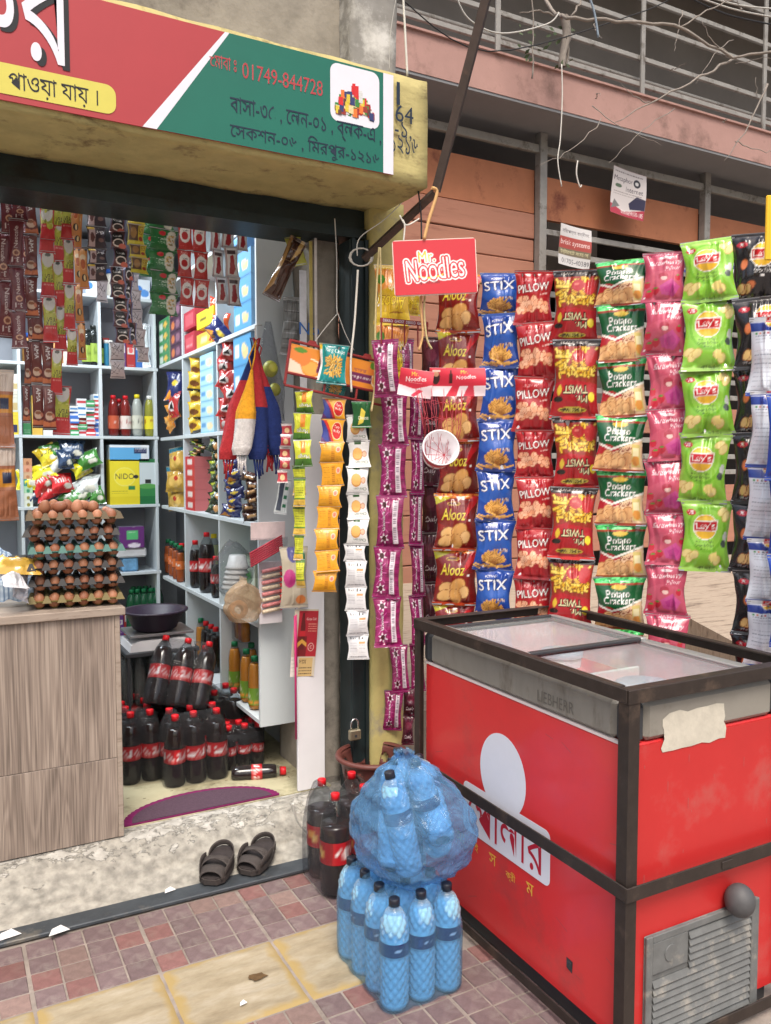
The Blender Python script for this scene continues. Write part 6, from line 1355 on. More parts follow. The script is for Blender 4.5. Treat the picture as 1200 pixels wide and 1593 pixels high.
mb = MB(); mb.lathe([(0, -.002), (.050, -.002), (.053, -.006), (.053, .0), (.066, .085), (.069, .088), (.064, .086), (.05, .003), (0, .003)], 32); part('cup_body', mb, M_cupw, nt_); mb = MB(); mb.lathe([(.0575, .025), (.0636, .066)], 32); part('cup_print', mb, mat('cup_red', C_(206, 60, 80), .5, var=.05), nt_)
mb = MB(); nr = Matrix.Rotation(R(72), 3, 'X'); ring = []
for k in range(12):
    a = 2 * PI * k / 12; top = Vector((.105 * math.cos(a) + .01, .03 * math.sin(a), .245)); low = Vector((.062 * math.cos(a + .5), -.02, .062 * math.sin(a + .5)))
    low2 = Vector((.062 * math.cos(a - .5), -.02, .062 * math.sin(a - .5))); mb.tube([cc + top, cc + (top + low) / 2 + Vector((0, -.02, -.02)), cc + low], .0009, 4); mb.tube([cc + top, cc + (top + low2) / 2 + Vector((0, -.02, -.02)), cc + low2], .0009, 4)
    mb.tube([cc + low, cc + Vector((.0, -.05, -.0))], .0009, 4)
for zz, rr in ((.19, .098), (.13, .086)): mb.tube([cc + Vector((rr * math.cos(2 * PI * k / 16), .03 * math.sin(2 * PI * k / 16) - .01, zz + .01 * (k % 2))) for k in range(17)], .0009, 4)
o = solo('thread_net', mb, M_net, 'red thread net joining the pennants and the white cup', 'net', base=tuple(cc))
# red rack bar of the biscuit display
M_rackr = mat('maroon_rack', C_(134, 44, 44), .5, var=.05)
a0 = at(592, 498, 1, 2.80); a1 = at(666, 497, 1, 2.80); rk = empty('biscuit_rack', a0, 'thin maroon wire rack lettered in white holding the magenta packets', 'rack')
ex = (a1 - a0).normalized(); mb = MB(); mb.bbox(0, -.003, -.008, (a1 - a0).length, .003, .010, .001); part('rack_bar', mb, M_rackr, rk)
for f_ in (.02, .24, .5, .78, .98):
    mb = MB(); mb.bbox((a1 - a0).length * f_ - .003, -.002, -.09, (a1 - a0).length * f_ + .003, .002, -.008, .001); part('rack_hanger', mb, M_rackr, rk)
part('rack_lettering', text_mb('DEKKO  GHOST  DEKKO  GHOST', (.01, -.0032, -.005), Vector((1, 0, 0)), EZ, .011, (a1 - a0).length - .02, .02), M_wht, rk)
# orange display rack
def art_orange():
    c = Cv(.36, W=300, bg=(222, 138, 48)); c.ell(.2, .3, .11, .12, (250, 236, 200)); c.ell(.2, .3, .098, .105, (230, 140, 40)); c.ell(.2, .3, .08, .085, (240, 170, 80)); c.ell(.08, .62, .11, .12, (226, 130, 60)); c.ell(.09, .85, .06, .03, (90, 140, 50)); c.poly([(.0, .05), (0, .5), (.1, .35), (.14, .05)], (236, 214, 190)); c.poly([(.25, .2), (.27, .7), (.45, .64), (.42, .1)], (110, 40, 84)); c.ell(.36, .42, .03, .03, (236, 190, 80))
    c.ell(.88, .38, .11, .12, (250, 236, 200)); c.ell(.88, .38, .098, .105, (230, 140, 40)); c.ell(.88, .38, .08, .085, (240, 170, 80)); c.ell(.82, .75, .09, .08, (226, 130, 60)); c.ell(.78, .88, .03, .05, (90, 140, 50)); c.rect(.58, .22, .78, .52, (110, 40, 84)); c.text('দারুন মজা', .68, .36, .18, (246, 236, 236), bold=.03); c.text('কমলা', .66, .62, .12, (110, 40, 84), bold=.04); return c
o0 = at(452, 531, 1, 2.93); o1 = at(578, 561, 1, 2.93); d = (o1 - o0); Lr = d.length; ang = math.atan2(d.z, d.x)
orr = empty('display_rack', o0, 'orange display header printed with sliced oranges in a maroon frame', 'display rack', rot=(0, -ang, 0))
hR = .123; part('header_panel', panel_mesh('header_panel', Lr + .12 - .012, hR - .012, art_orange(), printmat('header_print', .4, coat=.2), nu=110), None, orr, ((Lr + .12) / 2, 0, -.006))
for q in ((0, -.006, 0, Lr + .12, .006, .009), (0, -.006, -hR, Lr + .12, .006, -hR + .009), (-.005, -.006, -.165, .004, .006, .009), (Lr + .116, -.006, -.165, Lr + .125, .006, .009), (0, -.006, -.172, Lr + .12, .006, -.163), (.16, -.005, -.163, .168, .005, -hR), (.3, -.005, -.163, .308, .005, -hR)):
    mb = MB(); mb.bbox(*q, .002); part('rack_frame', mb, M_rackr, orr)
for x_ in (.09, Lr - .02):
    mb = MB(); mb.prism([(x_ - .02, .009), (x_ + .02, .009), (x_ + .012, .022), (x_ - .012, .022)], -.004, .004); part('hang_tab', mb, M_rackr, orr)
tb = packet_mesh('teal_bag', .118, .155, .03, art_teal(), 5, FOIL, nu=56)
p = at(521, 535, 1, 2.89); o = bpy.data.objects.new('teal_chips_bag', tb); COL.objects.link(o); o.location = p; o.rotation_euler = (R(4), R(5), -.35); tag(o, 'single teal bag of ring chips clipped on the orange rack', 'snack bag')
p = at(503, 598, 1, 2.99); o = bpy.data.objects.new('teal_chips_bag', tb); COL.objects.link(o); o.location = p; o.rotation_euler = (R(4), R(-70), -.35); o.scale = (.6, .6, .6); tag(o, 'folded teal bag lying behind the lower edge of the orange rack', 'snack bag')

# posters tied to the neighbour grille
def art_post1():
    c = Cv(.98, W=230, bg=(212, 206, 206)); c.poly([(.0, .0), (.0, .22), (.4, .1), (1, .22), (1, 0)], (176, 60, 78)); c.poly([(.55, .3), (.75, .48), (1, .45), (1, .22), (.6, .18)], (50, 48, 76)); c.text('Metaphor', .33, .76, .56, (50, 40, 60), bold=.06); c.text('Internet', .67, .59, .48, (50, 40, 60), bold=.06); c.ell(.73, .76, .1, .09, (50, 50, 60)); c.ell(.73, .76, .05, .04, (210, 210, 210)); c.lines(1, .06, .88, .9, .95, (110, 100, 100), th=.02); c.lines(2, .08, .42, .9, .52, (110, 100, 100)); c.ell(.2, .62, .1, .04, (90, 110, 90)); c.poly([(.02, .1), (.12, .32), (.3, .2)], (120, 120, 120)); c.text('01616899170-185', .66, .1, .62, (236, 226, 226), bold=.03, h=.09); return c
def art_post2():
    c = Cv(.96, W=230, bg=(206, 204, 204)); c.text('নিরাপত্তা কর্মীতে', .5, .84, .86, (60, 50, 60), bold=.02); c.rect(0, .42, 1, .7, (172, 78, 72)); c.text('brisk systems', .5, .56, .9, (240, 220, 216), bold=.02); c.rect(0, .26, 1, .42, (120, 110, 90)); c.text('ইন্টারনেট সংযোগ', .5, .34, .86, (220, 214, 170)); c.text('01705-40389', .55, .12, .86, (50, 50, 60), bold=.02); return c
def art_post3():
    c = Cv(1.6, W=150, bg=(222, 222, 226)); c.rect(0, .72, 1, 1, (52, 66, 128)); c.text('নেট সংযোগ', .45, .84, .8, (226, 226, 236)); c.text('City Online', .4, .48, .9, (50, 60, 90), bold=.02); c.text('- 01921', .6, .25, .6, (60, 60, 70), bold=.02); c.rect(0, 0, 1, .12, (60, 76, 140)); return c
M_post = printmat('poster_print', .6)
for art, px, py, wpx, Y, rl, lb in ((art_post1, 981, 266, 66, 5.0, 4, 'white internet poster with a red foot tied to the upper grille rail'), (art_post2, 897, 353, 59, 4.95, 3, 'white and brick red security poster tied on the grille above the chip bags'), (art_post3, 1142, 398, 42, 4.9, 3, 'blue and white online service poster half hidden by the lime green bags'), (art_post3, 1072, 385, 22, 4.92, 2, 'small white notice peeping out between the pink and lime bags')):
    p = at(px, py, 1, Y); w_ = wpx * (p - CAM).dot(_fw) / FPX * 1.08; cv = art(); t = empty('poster', p, lb, 'poster', rot=(0, R(rl), 0)); part('poster_sheet', panel_mesh('poster_sheet', w_, w_ * cv.asp, cv, M_post, nu=100, curl=.012), None, t)

# dry vine and twigs at the top right
M_twig = mat('dry_twig', C_(140, 132, 124), .9, var=.2, scale=20, bump=.3)
vine = empty('dry_vine', at(878, 60, 1, 4.6), 'bare dry vine with thin branches hanging in front of the balcony', 'vine')
def limb(pts, Y, r0, r1):
    P_ = [at(px, py, 1, Y if not isinstance(Y, tuple) else Y[0] + (Y[1] - Y[0]) * i / (len(pts) - 1)) for i, (px, py) in enumerate(pts)]; Q = []
    rg = random.Random(int(pts[0][0]))
    for i in range(len(P_) - 1):
        for k in range(5): t = k / 5.; Q.append(P_[i].lerp(P_[i + 1], t) + Vector((rg.uniform(-.01, .01), 0, rg.uniform(-.01, .01))))
    Q.append(P_[-1]); n = len(Q); r0 *= .6; r1 *= .6; mb = MB(); mb.tube(Q, [r0 + (r1 - r0) * i / (n - 1) for i in range(n)], 6); part('branch', mb, M_twig, vine, world=True)
limb([(845, -10), (862, 20), (880, 28), (960, 33), (1050, 38), (1140, 90), (1210, 78)], (4.6, 3.6), .022, .014)
limb([(878, 28), (885, 60), (880, 105)], 4.6, .03, .012); limb([(1140, 92), (1090, 120), (1010, 160), (958, 190)], 3.8, .016, .004)
limb([(1195, 130), (1165, 195), (1127, 250)], 3.6, .012, .003); limb([(1145, 220), (1170, 232), (1205, 238)], 3.6, .006, .003); limb([(1140, 90), (1105, 60), (1092, 32)], 3.8, .008, .003); limb([(1010, 160), (985, 150), (967, 130)], 3.8, .006, .002)
limb([(870, 25), (840, 18), (808, 20)], 4.6, .012, .004); limb([(890, 25), (905, 0), (915, -15)], 4.5, .014, .008); limb([(1060, 40), (1110, 12), (1160, -10)], 4.0, .01, .006); limb([(827, -10), (830, 60), (828, 122)], 4.5, .007, .009); limb([(1178, 150), (1176, 120)], 3.6, .004, .002)
rgt = random.Random(77)
for _k in range(11):
    x_, y_ = rgt.uniform(900, 1200), rgt.uniform(-5, 200); dx_, dy_ = rgt.uniform(-110, 110), rgt.uniform(-30, 90); limb([(x_, y_), (x_ + dx_ * .5, y_ + dy_ * .5 + rgt.uniform(-14, 14)), (x_ + dx_, y_ + dy_)], (4.3, 3.9), .006, .002)
M_leaf = mat('dull_leaf', C_(70, 84, 56), .7, var=.25)
rg = random.Random(9); mb = MB()
for k in range(70):
    p = at(rg.uniform(805, 885), rg.uniform(38, 100), 1, 4.6 + rg.uniform(-.05, .05)); a_ = Vector((rg.uniform(-1, 1), rg.uniform(-1, 1), rg.uniform(-1, .3))).normalized() * .05; b2 = a_.cross(Vector((0, 1, 0))).normalized() * .012
    if rg.random() < .6: mb.add([p, p + a_ * .5 + b2, p + a_, p + a_ * .5 - b2], [(0, 1, 2, 3)])
part('leaf_cluster', mb, M_leaf, vine, world=True, kind='stuff')
mb = gridsurf(lambda u, v: (lambda q: (q.x + .035 * math.cos(u * 2 * PI) * (1 - .5 * v), q.y + .03 * math.sin(u * 2 * PI), q.z))(at(878 + 4 * math.sin(v * 5), 25 + 80 * v, 1, 4.58)), 12, 12); part('dead_stump', mb, M_twig, vine, world=True)
# ================================================================== SHELVES
M_shelf = mat('shelf_white', C_(204, 212, 216), .5, var=.03, scale=6); M_back = mat('shelf_back', C_(150, 152, 160), .7, var=.05, scale=4)
def board(x0, y0, z0, x1, y1, z1, parent, nm='shelf_board', m=None):
    mb = MB(); mb.bbox(x0, y0, z0, x1, y1, z1, .0015); part(nm, mb, m or M_shelf, parent, world=True)
YB = 5.18; SZ = [.45, .868, 1.288, 1.708, 2.13, 2.55]
bs = empty('back_shelf', (.2, YB, .14), 'white wooden shelf unit with square bays along the back wall', 'shelf unit')
for z in SZ: board(-1.6, YB, z - .018, 1.218, 5.5, z, bs)
XV = [-.47, -.02, .425, .875]
for x in XV + [1.200]:
    for a_, b2 in zip([.14] + SZ, SZ + [2.95]): board(x - .009, YB + .001, a_ + .0005, x + .009, 5.5, b2 - .0185, bs, 'shelf_upright')
board(-1.6, 5.502, .14, 1.218, 5.51, 2.95, bs, 'shelf_back', M_back)
XS = 1.226; YV = [3.408, 3.99, 4.64]; ZS = [.40, .835, 1.28, 1.702, 2.15, 2.60]
ss = empty('side_shelf', (XS, 4.2, .393), 'white wooden shelf unit along the right hand shop wall, open towards the counter', 'shelf unit')
for z in ZS: board(XS, 3.42, z - .020, 1.44, YB - .002, z, ss)
board(XS - .002, 3.400, .372, 1.392, 3.418, 2.75, ss, 'end_panel')
for y in YV[1:]:
    for a_, b2 in zip(ZS, ZS[1:] + [2.95]): board(XS + .001, y - .009, a_ + .0005, 1.44, y + .009, b2 - .0205, ss, 'shelf_upright')
board(1.442, 3.42, .38, 1.452, YB, 2.95, ss, 'shelf_back', M_shelf)

# ================================================================== ITEM BUILDERS
BOXM = printmat('carton_print', .5)
def simple_art(bg, marks=(), txt=None, tc=(255, 255, 255), asp=1.0, tw=.7, ty=.5, W=90, tb=.03):
    def f():
        c = Cv(asp, W=W, bg=bg)
        for k in marks:
            if k[0] == 'r': c.rect(*k[1:])
            elif k[0] == 'e': c.ell(*k[1:])
            elif k[0] == 'l': c.lines(*k[1:])
            elif k[0] == 'p': c.poly(*k[1:])
        if txt: c.text(txt, .5, ty, tw, tc, bold=tb)
        return c
    return f
_bx = {}
def carton(name, key, art, w_, d_, h_, loc, rz, label, cat='carton', group=None, side=None, nu=20):
    k = (key, round(w_, 3), round(h_, 3))
    if k not in _bx: _bx[k] = box_mesh(key, w_, d_, h_, art(), BOXM, side, nu=nu)
    o = bpy.data.objects.new(name, _bx[k]); COL.objects.link(o); o.location = loc; o.rotation_euler = (0, 0, rz); return tag(o, label, cat, group)
def boxB(name, key, art, x0, y0, x1, y1, zsh, label, group=None, cat='carton', Y=5.19, side=None, d_=.12, rz=0.0, nu=22):
    """carton on the back shelf from its photo rectangle; it stands on zsh (a shelf board or another carton)"""
    a = at(x0, y1, 1, Y); b = at(x1, y0, 1, Y); w_ = b.x - a.x; h_ = abs(at((x0 + x1) / 2, y0, 1, Y).z - at((x0 + x1) / 2, y1, 1, Y).z)
    return carton(name, key, art, w_, d_, h_, ((a.x + b.x) / 2, Y, zsh + .0008), rz, label, cat, group, side, nu), zsh + h_ + .0008
def boxS(name, key, art, x0, y0, x1, y1, zsh, label, group=None, cat='carton', X=XS + .008, side=None, d_=.12, nu=22):
    a = at(x0, (y0 + y1) / 2, 0, X); b = at(x1, (y0 + y1) / 2, 0, X); w_ = abs(a.y - b.y) * .97; m = at((x0 + x1) / 2, y0, 0, X); n = at((x0 + x1) / 2, y1, 0, X); h_ = m.z - n.z
    return carton(name, key, art, w_, d_, h_, (X, (a.y + b.y) / 2, zsh + .0008), -PI / 2, label, cat, group, side, nu), zsh + h_ + .0008
_bag = {}
def pouch(name, key, art, w_, h_, t_, loc, rot, label, cat='packet', group=None, nu=22, m=None, crease=1.3):
    k = (key, round(w_, 2), round(h_, 2))
    if k not in _bag: _bag[k] = packet_mesh(key, w_, h_, t_, art(), len(_bag) + 3, m or FOIL, nu=nu, crease=crease)
    o = bpy.data.objects.new(name, _bag[k]); COL.objects.link(o); o.location = loc; o.rotation_euler = rot; return tag(o, label, cat, group)
BZ = {'1': SZ[0], '2': SZ[1], '3': SZ[2], '4': SZ[3], '5': SZ[4], '6': SZ[5]}

# ---- back shelf
A_white = simple_art((214, 220, 226), [('r', .1, .3, .9, .6, (60, 80, 150)), ('l', 3, .1, .68, .9, .92, (120, 120, 130))])
Gm = 'small medicine and soap cartons piled on the back shelf'
rg = random.Random(12)
cols = [((214, 214, 220), (190, 50, 60)), ((60, 110, 190), (226, 226, 230)), ((196, 50, 56), (230, 230, 230)), ((60, 150, 90), (220, 230, 220)), ((226, 226, 222), (60, 130, 190)), ((70, 160, 120), (200, 50, 60))]
arts = [simple_art(a_, [('r', .05, .35, .95, .68, b2), ('l', 1, .1, .75, .8, .92, b2)], asp=.55, W=60) for a_, b2 in cols]
nm_c = ['white and red', 'blue', 'red', 'green', 'white and blue', 'teal green']
grid = [(110, 5), (122, 6), (135, 6), (147, 7)]; cnt = {}
for gx, n in grid:
    z = BZ['4']
    for k in range(n):
        ci = rg.randrange(6); cnt[(gx, ci)] = cnt.get((gx, ci), 0) + 1
        w_ = rg.uniform(.044, .056); h_ = rg.uniform(.030, .040); p = at(gx + 5, 600, 1, 5.22)
        lab = '%s small carton, number %d from the shelf in its pile' % (nm_c[ci], k + 1)
        where = {110: 'leftmost pile of medicine cartons', 122: 'second pile of medicine cartons from the left', 135: 'third pile of medicine cartons from the left', 147: 'tallest pile of medicine cartons beside the ketchup'}[gx]
        ordn = ['lowest', 'second lowest', 'third', 'fourth', 'fifth', 'sixth', 'top'][k]
        carton('small_carton', 'c%d' % ci, arts[ci], w_, .09, h_, (p.x, 5.21 + rg.uniform(0, .03), z + .0006), rg.uniform(-.25, .25), '%s %s carton in the %s' % (ordn, nm_c[ci], where), 'carton', Gm, nu=12); z += h_ + .0008
# bottles of sauce
def quick_bottle(name, h, r, col, lab_art, cap, label, loc, cat='bottle', group=None, lz=(.18, .5), shoulder=.55, neck=.014, rz=0.0, film=None, lvl=.9, rot=None):
    k = (name, h, r, str(col), cap.name, label if False else '')
    pr = make_bottle(name, h, r, col, lvl, lab_art, lz, cap, shoulder, film, neck=neck, n=18); pr.location = loc; pr.rotation_euler = rot or (0, 0, rz); tag(pr, label, cat, group); return pr
M_ket = mat('ketchup', C_(150, 28, 20), .2, var=.08, coat=.5); M_mus = mat('mustard_oil', C_(176, 170, 60), .15, var=.08, coat=.5); M_vin = mat('vinegar', C_(206, 206, 196), .12, var=.05, coat=.5); M_blk = mat('black_hair_oil', C_(26, 30, 28), .25, var=.1, coat=.5)
Gs = 'sauce and oil bottles on the back shelf'; wl = art_plainlabel((226, 214, 206), 'Sauce', (170, 30, 30))
for px, h, r, m, la, cp, lb in ((177, .25, .033, M_ket, art_plainlabel((196, 90, 60), 'Hot', (240, 230, 220)), M_capred, 'red ketchup bottle with a chilli label, first from the left'), (186, .235, .028, M_ket, wl, M_capred, 'red sauce bottle standing behind the two front ketchups'), (196, .25, .033, M_ket, wl, M_capred, 'red ketchup bottle with a white round label'), (214, .26, .034, M_vin, art_plainlabel((206, 206, 190), 'Rose', (90, 90, 80)), M_capyel, 'clear vinegar bottle between the ketchup and the mustard oil'), (233, .255, .032, M_mus, art_plainlabel((220, 206, 50), 'Oil', (150, 50, 30)), M_capwht, 'yellow green mustard oil bottle at the shelf corner')):
    p = at(px, 660, 1, 5.24 + (.07 if px == 186 else 0)); quick_bottle('sauce_bottle', h, r, m, la, cp, lb, (p.x, p.y, BZ['4'] + .001), 'sauce bottle', Gs)
for px, h, lb in ((136, .22, 'black hair oil bottle, left one behind the orange sticks'), (146, .245, 'tallest black hair oil bottle with a lime label'), (154, .20, 'black hair oil bottle next to the upright')):
    p = at(px, 560, 1, 5.25); quick_bottle('hair_oil_bottle', h, .030, M_blk, art_plainlabel((150, 176, 70), 'Amla', (30, 60, 30)), M_blk, lb, (p.x, p.y, BZ['5'] + .001), 'bottle', 'black hair oil bottles', shoulder=.7, lz=(.1, .55))
boxB('milk_powder_carton', 'nido', simple_art((234, 216, 50), [('e', .5, .62 , .36, .3, (240, 230, 110)), ('e', .5, .62, .33, .27, (244, 226, 60)), ('r', 0, 0, 1, .18, (226, 206, 40)), ('l', 2, .06, .24, .6, .32, (120, 110, 40)), ('r', .62, .33, .84, .42, (40, 130, 80)), ('e', .12, 1.2, .14, .06, (190, 40, 50)), ('e', .88, .62, .09, .06, (40, 40, 50))], 'NIDO', (40, 34, 60), 1.42, .62, .63, W=150, tb=.03), 172, 712, 217, 782, BZ['3'], 'yellow milk powder carton with a heart outline on the back shelf', cat='carton', nu=56, side=(214, 196, 40))
boxB('milk_powder_carton', 'marks', simple_art((206, 216, 220), [('r', 0, 0, 1, .42, (50, 130, 70)), ('e', .4, .4, .5, .12, (90, 160, 80)), ('r', .3, .46, .6, .55, (40, 40, 40)), ('r', 0, 0, 1, .18, (30, 110, 60)), ('r', 0, .92, 1, 1, (50, 120, 70))], 'MARKS', (190, 40, 50), 2.1, .9, 1.55, W=90, tb=.04), 218, 712, 247, 782, BZ['3'], 'green and white milk powder carton with a cow beside the yellow one', cat='carton', nu=40, side=(40, 120, 70))
boxB('blue_carton', 'bluebox', simple_art((96, 170, 220), [('r', .78, 0, 1, 1, (220, 226, 232)), ('r', .62, .48, .94, .82, (40, 50, 90)), ('l', 3, .64, .5, .92, .8, (220, 220, 230)), ('r', 0, .86, 1, 1, (230, 234, 238))], None, asp=.42, W=120), 171, 686, 232, 711, BZ['3'] + .268, 'sky blue and white carton lying on top of the milk powder cartons', nu=40, side=(200, 214, 224))
# pouches piled in the middle bay
Gp = 'pile of washing powder and milk pouches behind the eggs'
pl = [((224, 210, 40), 'yellow', 'Powder'), ((196, 36, 40), 'red', 'Milk'), ((60, 120, 50), 'green', 'Tea'), ((214, 220, 216), 'white', 'DIPLOMA'), ((230, 200, 50), 'golden', 'Soya'), ((40, 60, 90), 'navy', 'Wash')]
pa = [simple_art(c, [('p', [(0, .2), (1, .5), (1, .8), (0, .5)], tuple(min(255, int(q * 1.15) + 12) for q in c)), ('e', .7, .3, .2, .15, (230, 226, 210)), ('l', 2, .1, .05, .9, .2, (120, 110, 90))], t, (30, 40, 60) if i in (0, 3, 4) else (240, 236, 230), 1.2, .7, .62, W=90) for i, (c, n, t) in enumerate(pl)]
spec = [(44, 735, 0, .14, .13, -20, 'yellow pouch pressed against the left upright'), (108, 765, 2, .2, .11, -65, 'green pouch low in the middle of the pile'), (140, 775, 5, .14, .09, -60, 'navy pouch low at the right of the pile'), (80, 695, 2, .16, .1, -30, 'green pouch at the top rear of the pile'), (112, 690, 5, .16, .12, 10, 'navy pouch standing at the rear of the pile'), (66, 700, 4, .13, .12, -60, 'golden yellow pouch at the very back of the pile'), (85, 712, 3, .18, .10, -75, 'white pouch lying across the top of the pile'), (62, 728, 0, .17, .10, -70, 'bright yellow pouch on the left of the pile'), (98, 705, 5, .10, .12, -20, 'dark navy pouch at the back of the pile'), (132, 708, 2, .15, .11, -35, 'dark green pouch leaning on the right of the pile'), (120, 725, 0, .13, .09, -55, 'lime yellow pouch under the dark green one'), (58, 745, 1, .16, .11, -70, 'red pouch on the left above the eggs'), (92, 742, 1, .15, .12, -40, 'bright red crumpled pouch in the middle'), (74, 760, 1, .2, .08, -75, 'flat red pouch just above the left eggs'), (140, 742, 3, .14, .13, -30, 'pale green and white pouch at the right of the pile'), (150, 760, 2, .10, .12, -15, 'green and white pouch with red lettering by the upright'), (52, 768, 5, .2, .06, -80, 'navy pouch at the bottom of the pile'), (122, 752, 3, .12, .1, -50, 'silver white pouch in the middle right')]
rg = random.Random(6)
for px, py, ci, w_, h_, tilt, lb in spec:
    p = at(px, py, 1, 5.22); pouch('pouch', pl[ci][1] + '_pouch', pa[ci], w_, h_, .05, (p.x, p.y + rg.uniform(-.03, .03), p.z + .02), (R(-20), R(tilt * .35 + rg.uniform(-12, 12)), rg.uniform(-.4, .4)), lb, 'pouch', Gp, nu=20)
# left column bays
z = BZ['4']
for k, (c, lb, y0, y1) in enumerate((((226, 200, 60), 'yellow and navy carton on the far left shelf', 640, 675), ((206, 206, 190), 'pale cream carton above the yellow one at far left', 605, 638), ((224, 220, 214), 'white carton at the top of the far left pile', 578, 604))):
    _, z = boxB('carton', 'lf%d' % k, simple_art(c, [('r', .1, .1, .9, .45, (40, 50, 90) if k == 0 else (190, 170, 120)), ('l', 2, .1, .6, .9, .9, (90, 90, 90))]), 10, y0, 29, y1, z, lb)
z = BZ['3']
for k, (c, c2, nm_) in enumerate((((226, 230, 216), (150, 140, 60), 'white soap carton with a round seal, lowest'), ((226, 230, 216), (150, 140, 60), 'white soap carton with a round seal, second lowest'), ((180, 220, 180), (60, 150, 110), 'pale green soap carton'), ((60, 160, 150), (40, 120, 120), 'teal soap carton'), ((214, 176, 140), (190, 130, 90), 'peach soap carton'), ((222, 160, 130), (190, 110, 80), 'salmon soap carton'), ((206, 150, 110), (160, 100, 70), 'brownish soap carton on top'))):
    _, z = boxB('soap_carton', 'soap%d' % k, simple_art(c, [('e', .5, .3, .2, .16, c2)], asp=.6), 17, 0, 31, 11.3, z, nm_ + ' in the stack left of the eggs', 'soap cartons stacked left of the eggs', 'soap carton', nu=14)
boxB('blue_bag_carton', 'bw', simple_art((220, 230, 240), [('e', .3, .5, .3, .2, (60, 130, 210)), ('e', .7, .3, .25, .2, (90, 150, 220))]), 205, 420, 233, 450, BZ['6'], 'blue and white detergent carton on the top shelf behind the green noodles')
boxB('blue_bag_carton', 'bw', simple_art((220, 230, 240), [('e', .3, .5, .3, .2, (60, 130, 210))]), 134, 425, 152, 452, BZ['6'], 'blue and white detergent carton on the top shelf behind the orange sticks')
for px, c, lb in ((166, (60, 150, 190), 'blue green shampoo tube beside the coffee cup strip'), (172, (210, 210, 206), 'white tube with a square lid beside the blue green one')):
    p = at(px, 540, 1, 5.24); quick_bottle('shampoo_bottle', .16, .018, mat('tube_%d' % px, C_(*c), .35, var=.1), None, M_capwht, lb, (p.x, p.y, BZ['5'] + .001), 'bottle', None, shoulder=.8)
for k, px in enumerate((222, 228, 234, 240)):
    p = at(px, 540, 1, 5.22 + .012 * k); pouch('white_pouch', 'white_sleeve', simple_art((214, 222, 228), [('r', .1, .2, .9, .3, (50, 60, 80)), ('r', .3, .5, .6, .9, (90, 100, 120))], asp=2.4), .05, .27, .02, (p.x, p.y, BZ['5'] + .275), (0, R(3 * k - 5), -.3 + .2 * k), 'white upright sachet sleeve, %s of the four by the corner' % ('leftmost', 'second from left', 'third from left', 'rightmost')[k], 'sleeve', 'white sleeves standing in the shelf corner')
o_, zz_ = boxB('noodle_pack', 'purple_pack', simple_art((104, 46, 120), [('r', .3, .4, .75, .8, (90, 190, 120)), ('l', 3, .33, .45, .72, .78, (230, 240, 230)), ('e', .6, .12, .25, .08, (230, 220, 235))], asp=.7), 186, 805, 224, 838, BZ['2'] + .15, 'glossy purple packet behind the egg trays', cat='packet', d_=.1)
p = at(203, 850, 1, 5.2); mb = MB(); mb.bbox(p.x - .09, 5.2, BZ['2'] + .09, p.x + .1, 5.34, BZ['2'] + .148, .01); solo('cloth_pile', mb, mat('pale_cloth', C_(214, 214, 218), .9, var=.08, scale=14, bump=.5, bscale=30), 'white folded packets under the purple packet', 'packets')
mb = MB(); mb.bbox(p.x - .05, 5.21, BZ['2'] + .001, p.x + .05, 5.32, BZ['2'] + .088, .012); solo('soap_wrapper', mb, mat('wrap_blue', C_(110, 160, 200), .5, var=.3, scale=18), 'pale blue wrapped bundle below the white folded packets', 'bundle')
# green glass bottles in the lowest back bay
M_ggl = mat('green_bottle', C_(24, 96, 58), .12, var=.1, coat=.6); gi = 0
for px in (205, 214, 224, 235, 243):
    for dy in (0, .11):
        p = at(px + 3 * (dy > 0), 930, 1, 5.25 + dy); lb = '%s row green soda bottle, %s' % ('front' if dy == 0 else 'rear', {205: 'nearest the egg trays', 214: 'second from the egg trays', 224: 'middle one above the basin', 235: 'second from the shelf corner', 243: 'in the shelf corner'}[px])
        quick_bottle('soda_bottle', .30, .036, M_ggl, None, M_capgrn, lb, (p.x, p.y, BZ['1'] + .001), 'bottle', 'green soda bottles in the lowest back bay', shoulder=.6)

# ---- side shelf
def stackS(n, x0, x1, ytop, ybot, zsh, key, art, lab, group, **kw):
    z = zsh; hp = (ybot - ytop) / n
    for k in range(n):
        _, z = boxS('biscuit_carton', key, art, x0, ytop, x1, ytop + hp, z, '%s, %s' % (lab, ('lowest', 'second from below', 'third from below', 'fourth from below', 'fifth from below', 'sixth from below')[k] if k < n - 1 else 'topmost'), group, **kw)
A_bb = simple_art((84, 156, 206), [('e', .68, .42, .17, .16, (232, 200, 140)), ('e', .6, .58, .13, .1, (240, 214, 160)), ('r', .1, .3, .35, .7, (220, 232, 240)), ('r', 0, 0, 1, .05, (60, 120, 170))], asp=.85, W=100)
A_lb = simple_art((170, 212, 232), [('e', .72, .4, .2, .2, (236, 214, 170)), ('e', .6, .5, .12, .1, (240, 226, 190)), ('r', .08, .3, .4, .62, (90, 150, 200)), ('r', 0, 0, 1, .06, (120, 180, 210))], asp=.8, W=100)
A_gb = simple_art((60, 140, 90), [('e', .65, .42, .22, .2, (236, 190, 80)), ('r', .05, .2, .4, .75, (210, 224, 210)), ('r', 0, .86, 1, 1, (90, 170, 110))], asp=.9, W=80)
A_pb = simple_art((84, 52, 76), [('e', .28, .5, .16, .22, (206, 120, 70)), ('e', .72, .5, .2, .26, (140, 100, 120)), ('r', 0, 0, 1, .06, (50, 30, 46))], asp=.8, W=80)
stackS(3, 363, 391, 390, 512, ZS[4], 'blue_biscuit', A_bb, 'bright blue biscuit carton on the upper side shelf', 'bright blue biscuit cartons by the shelf end', d_=.15)
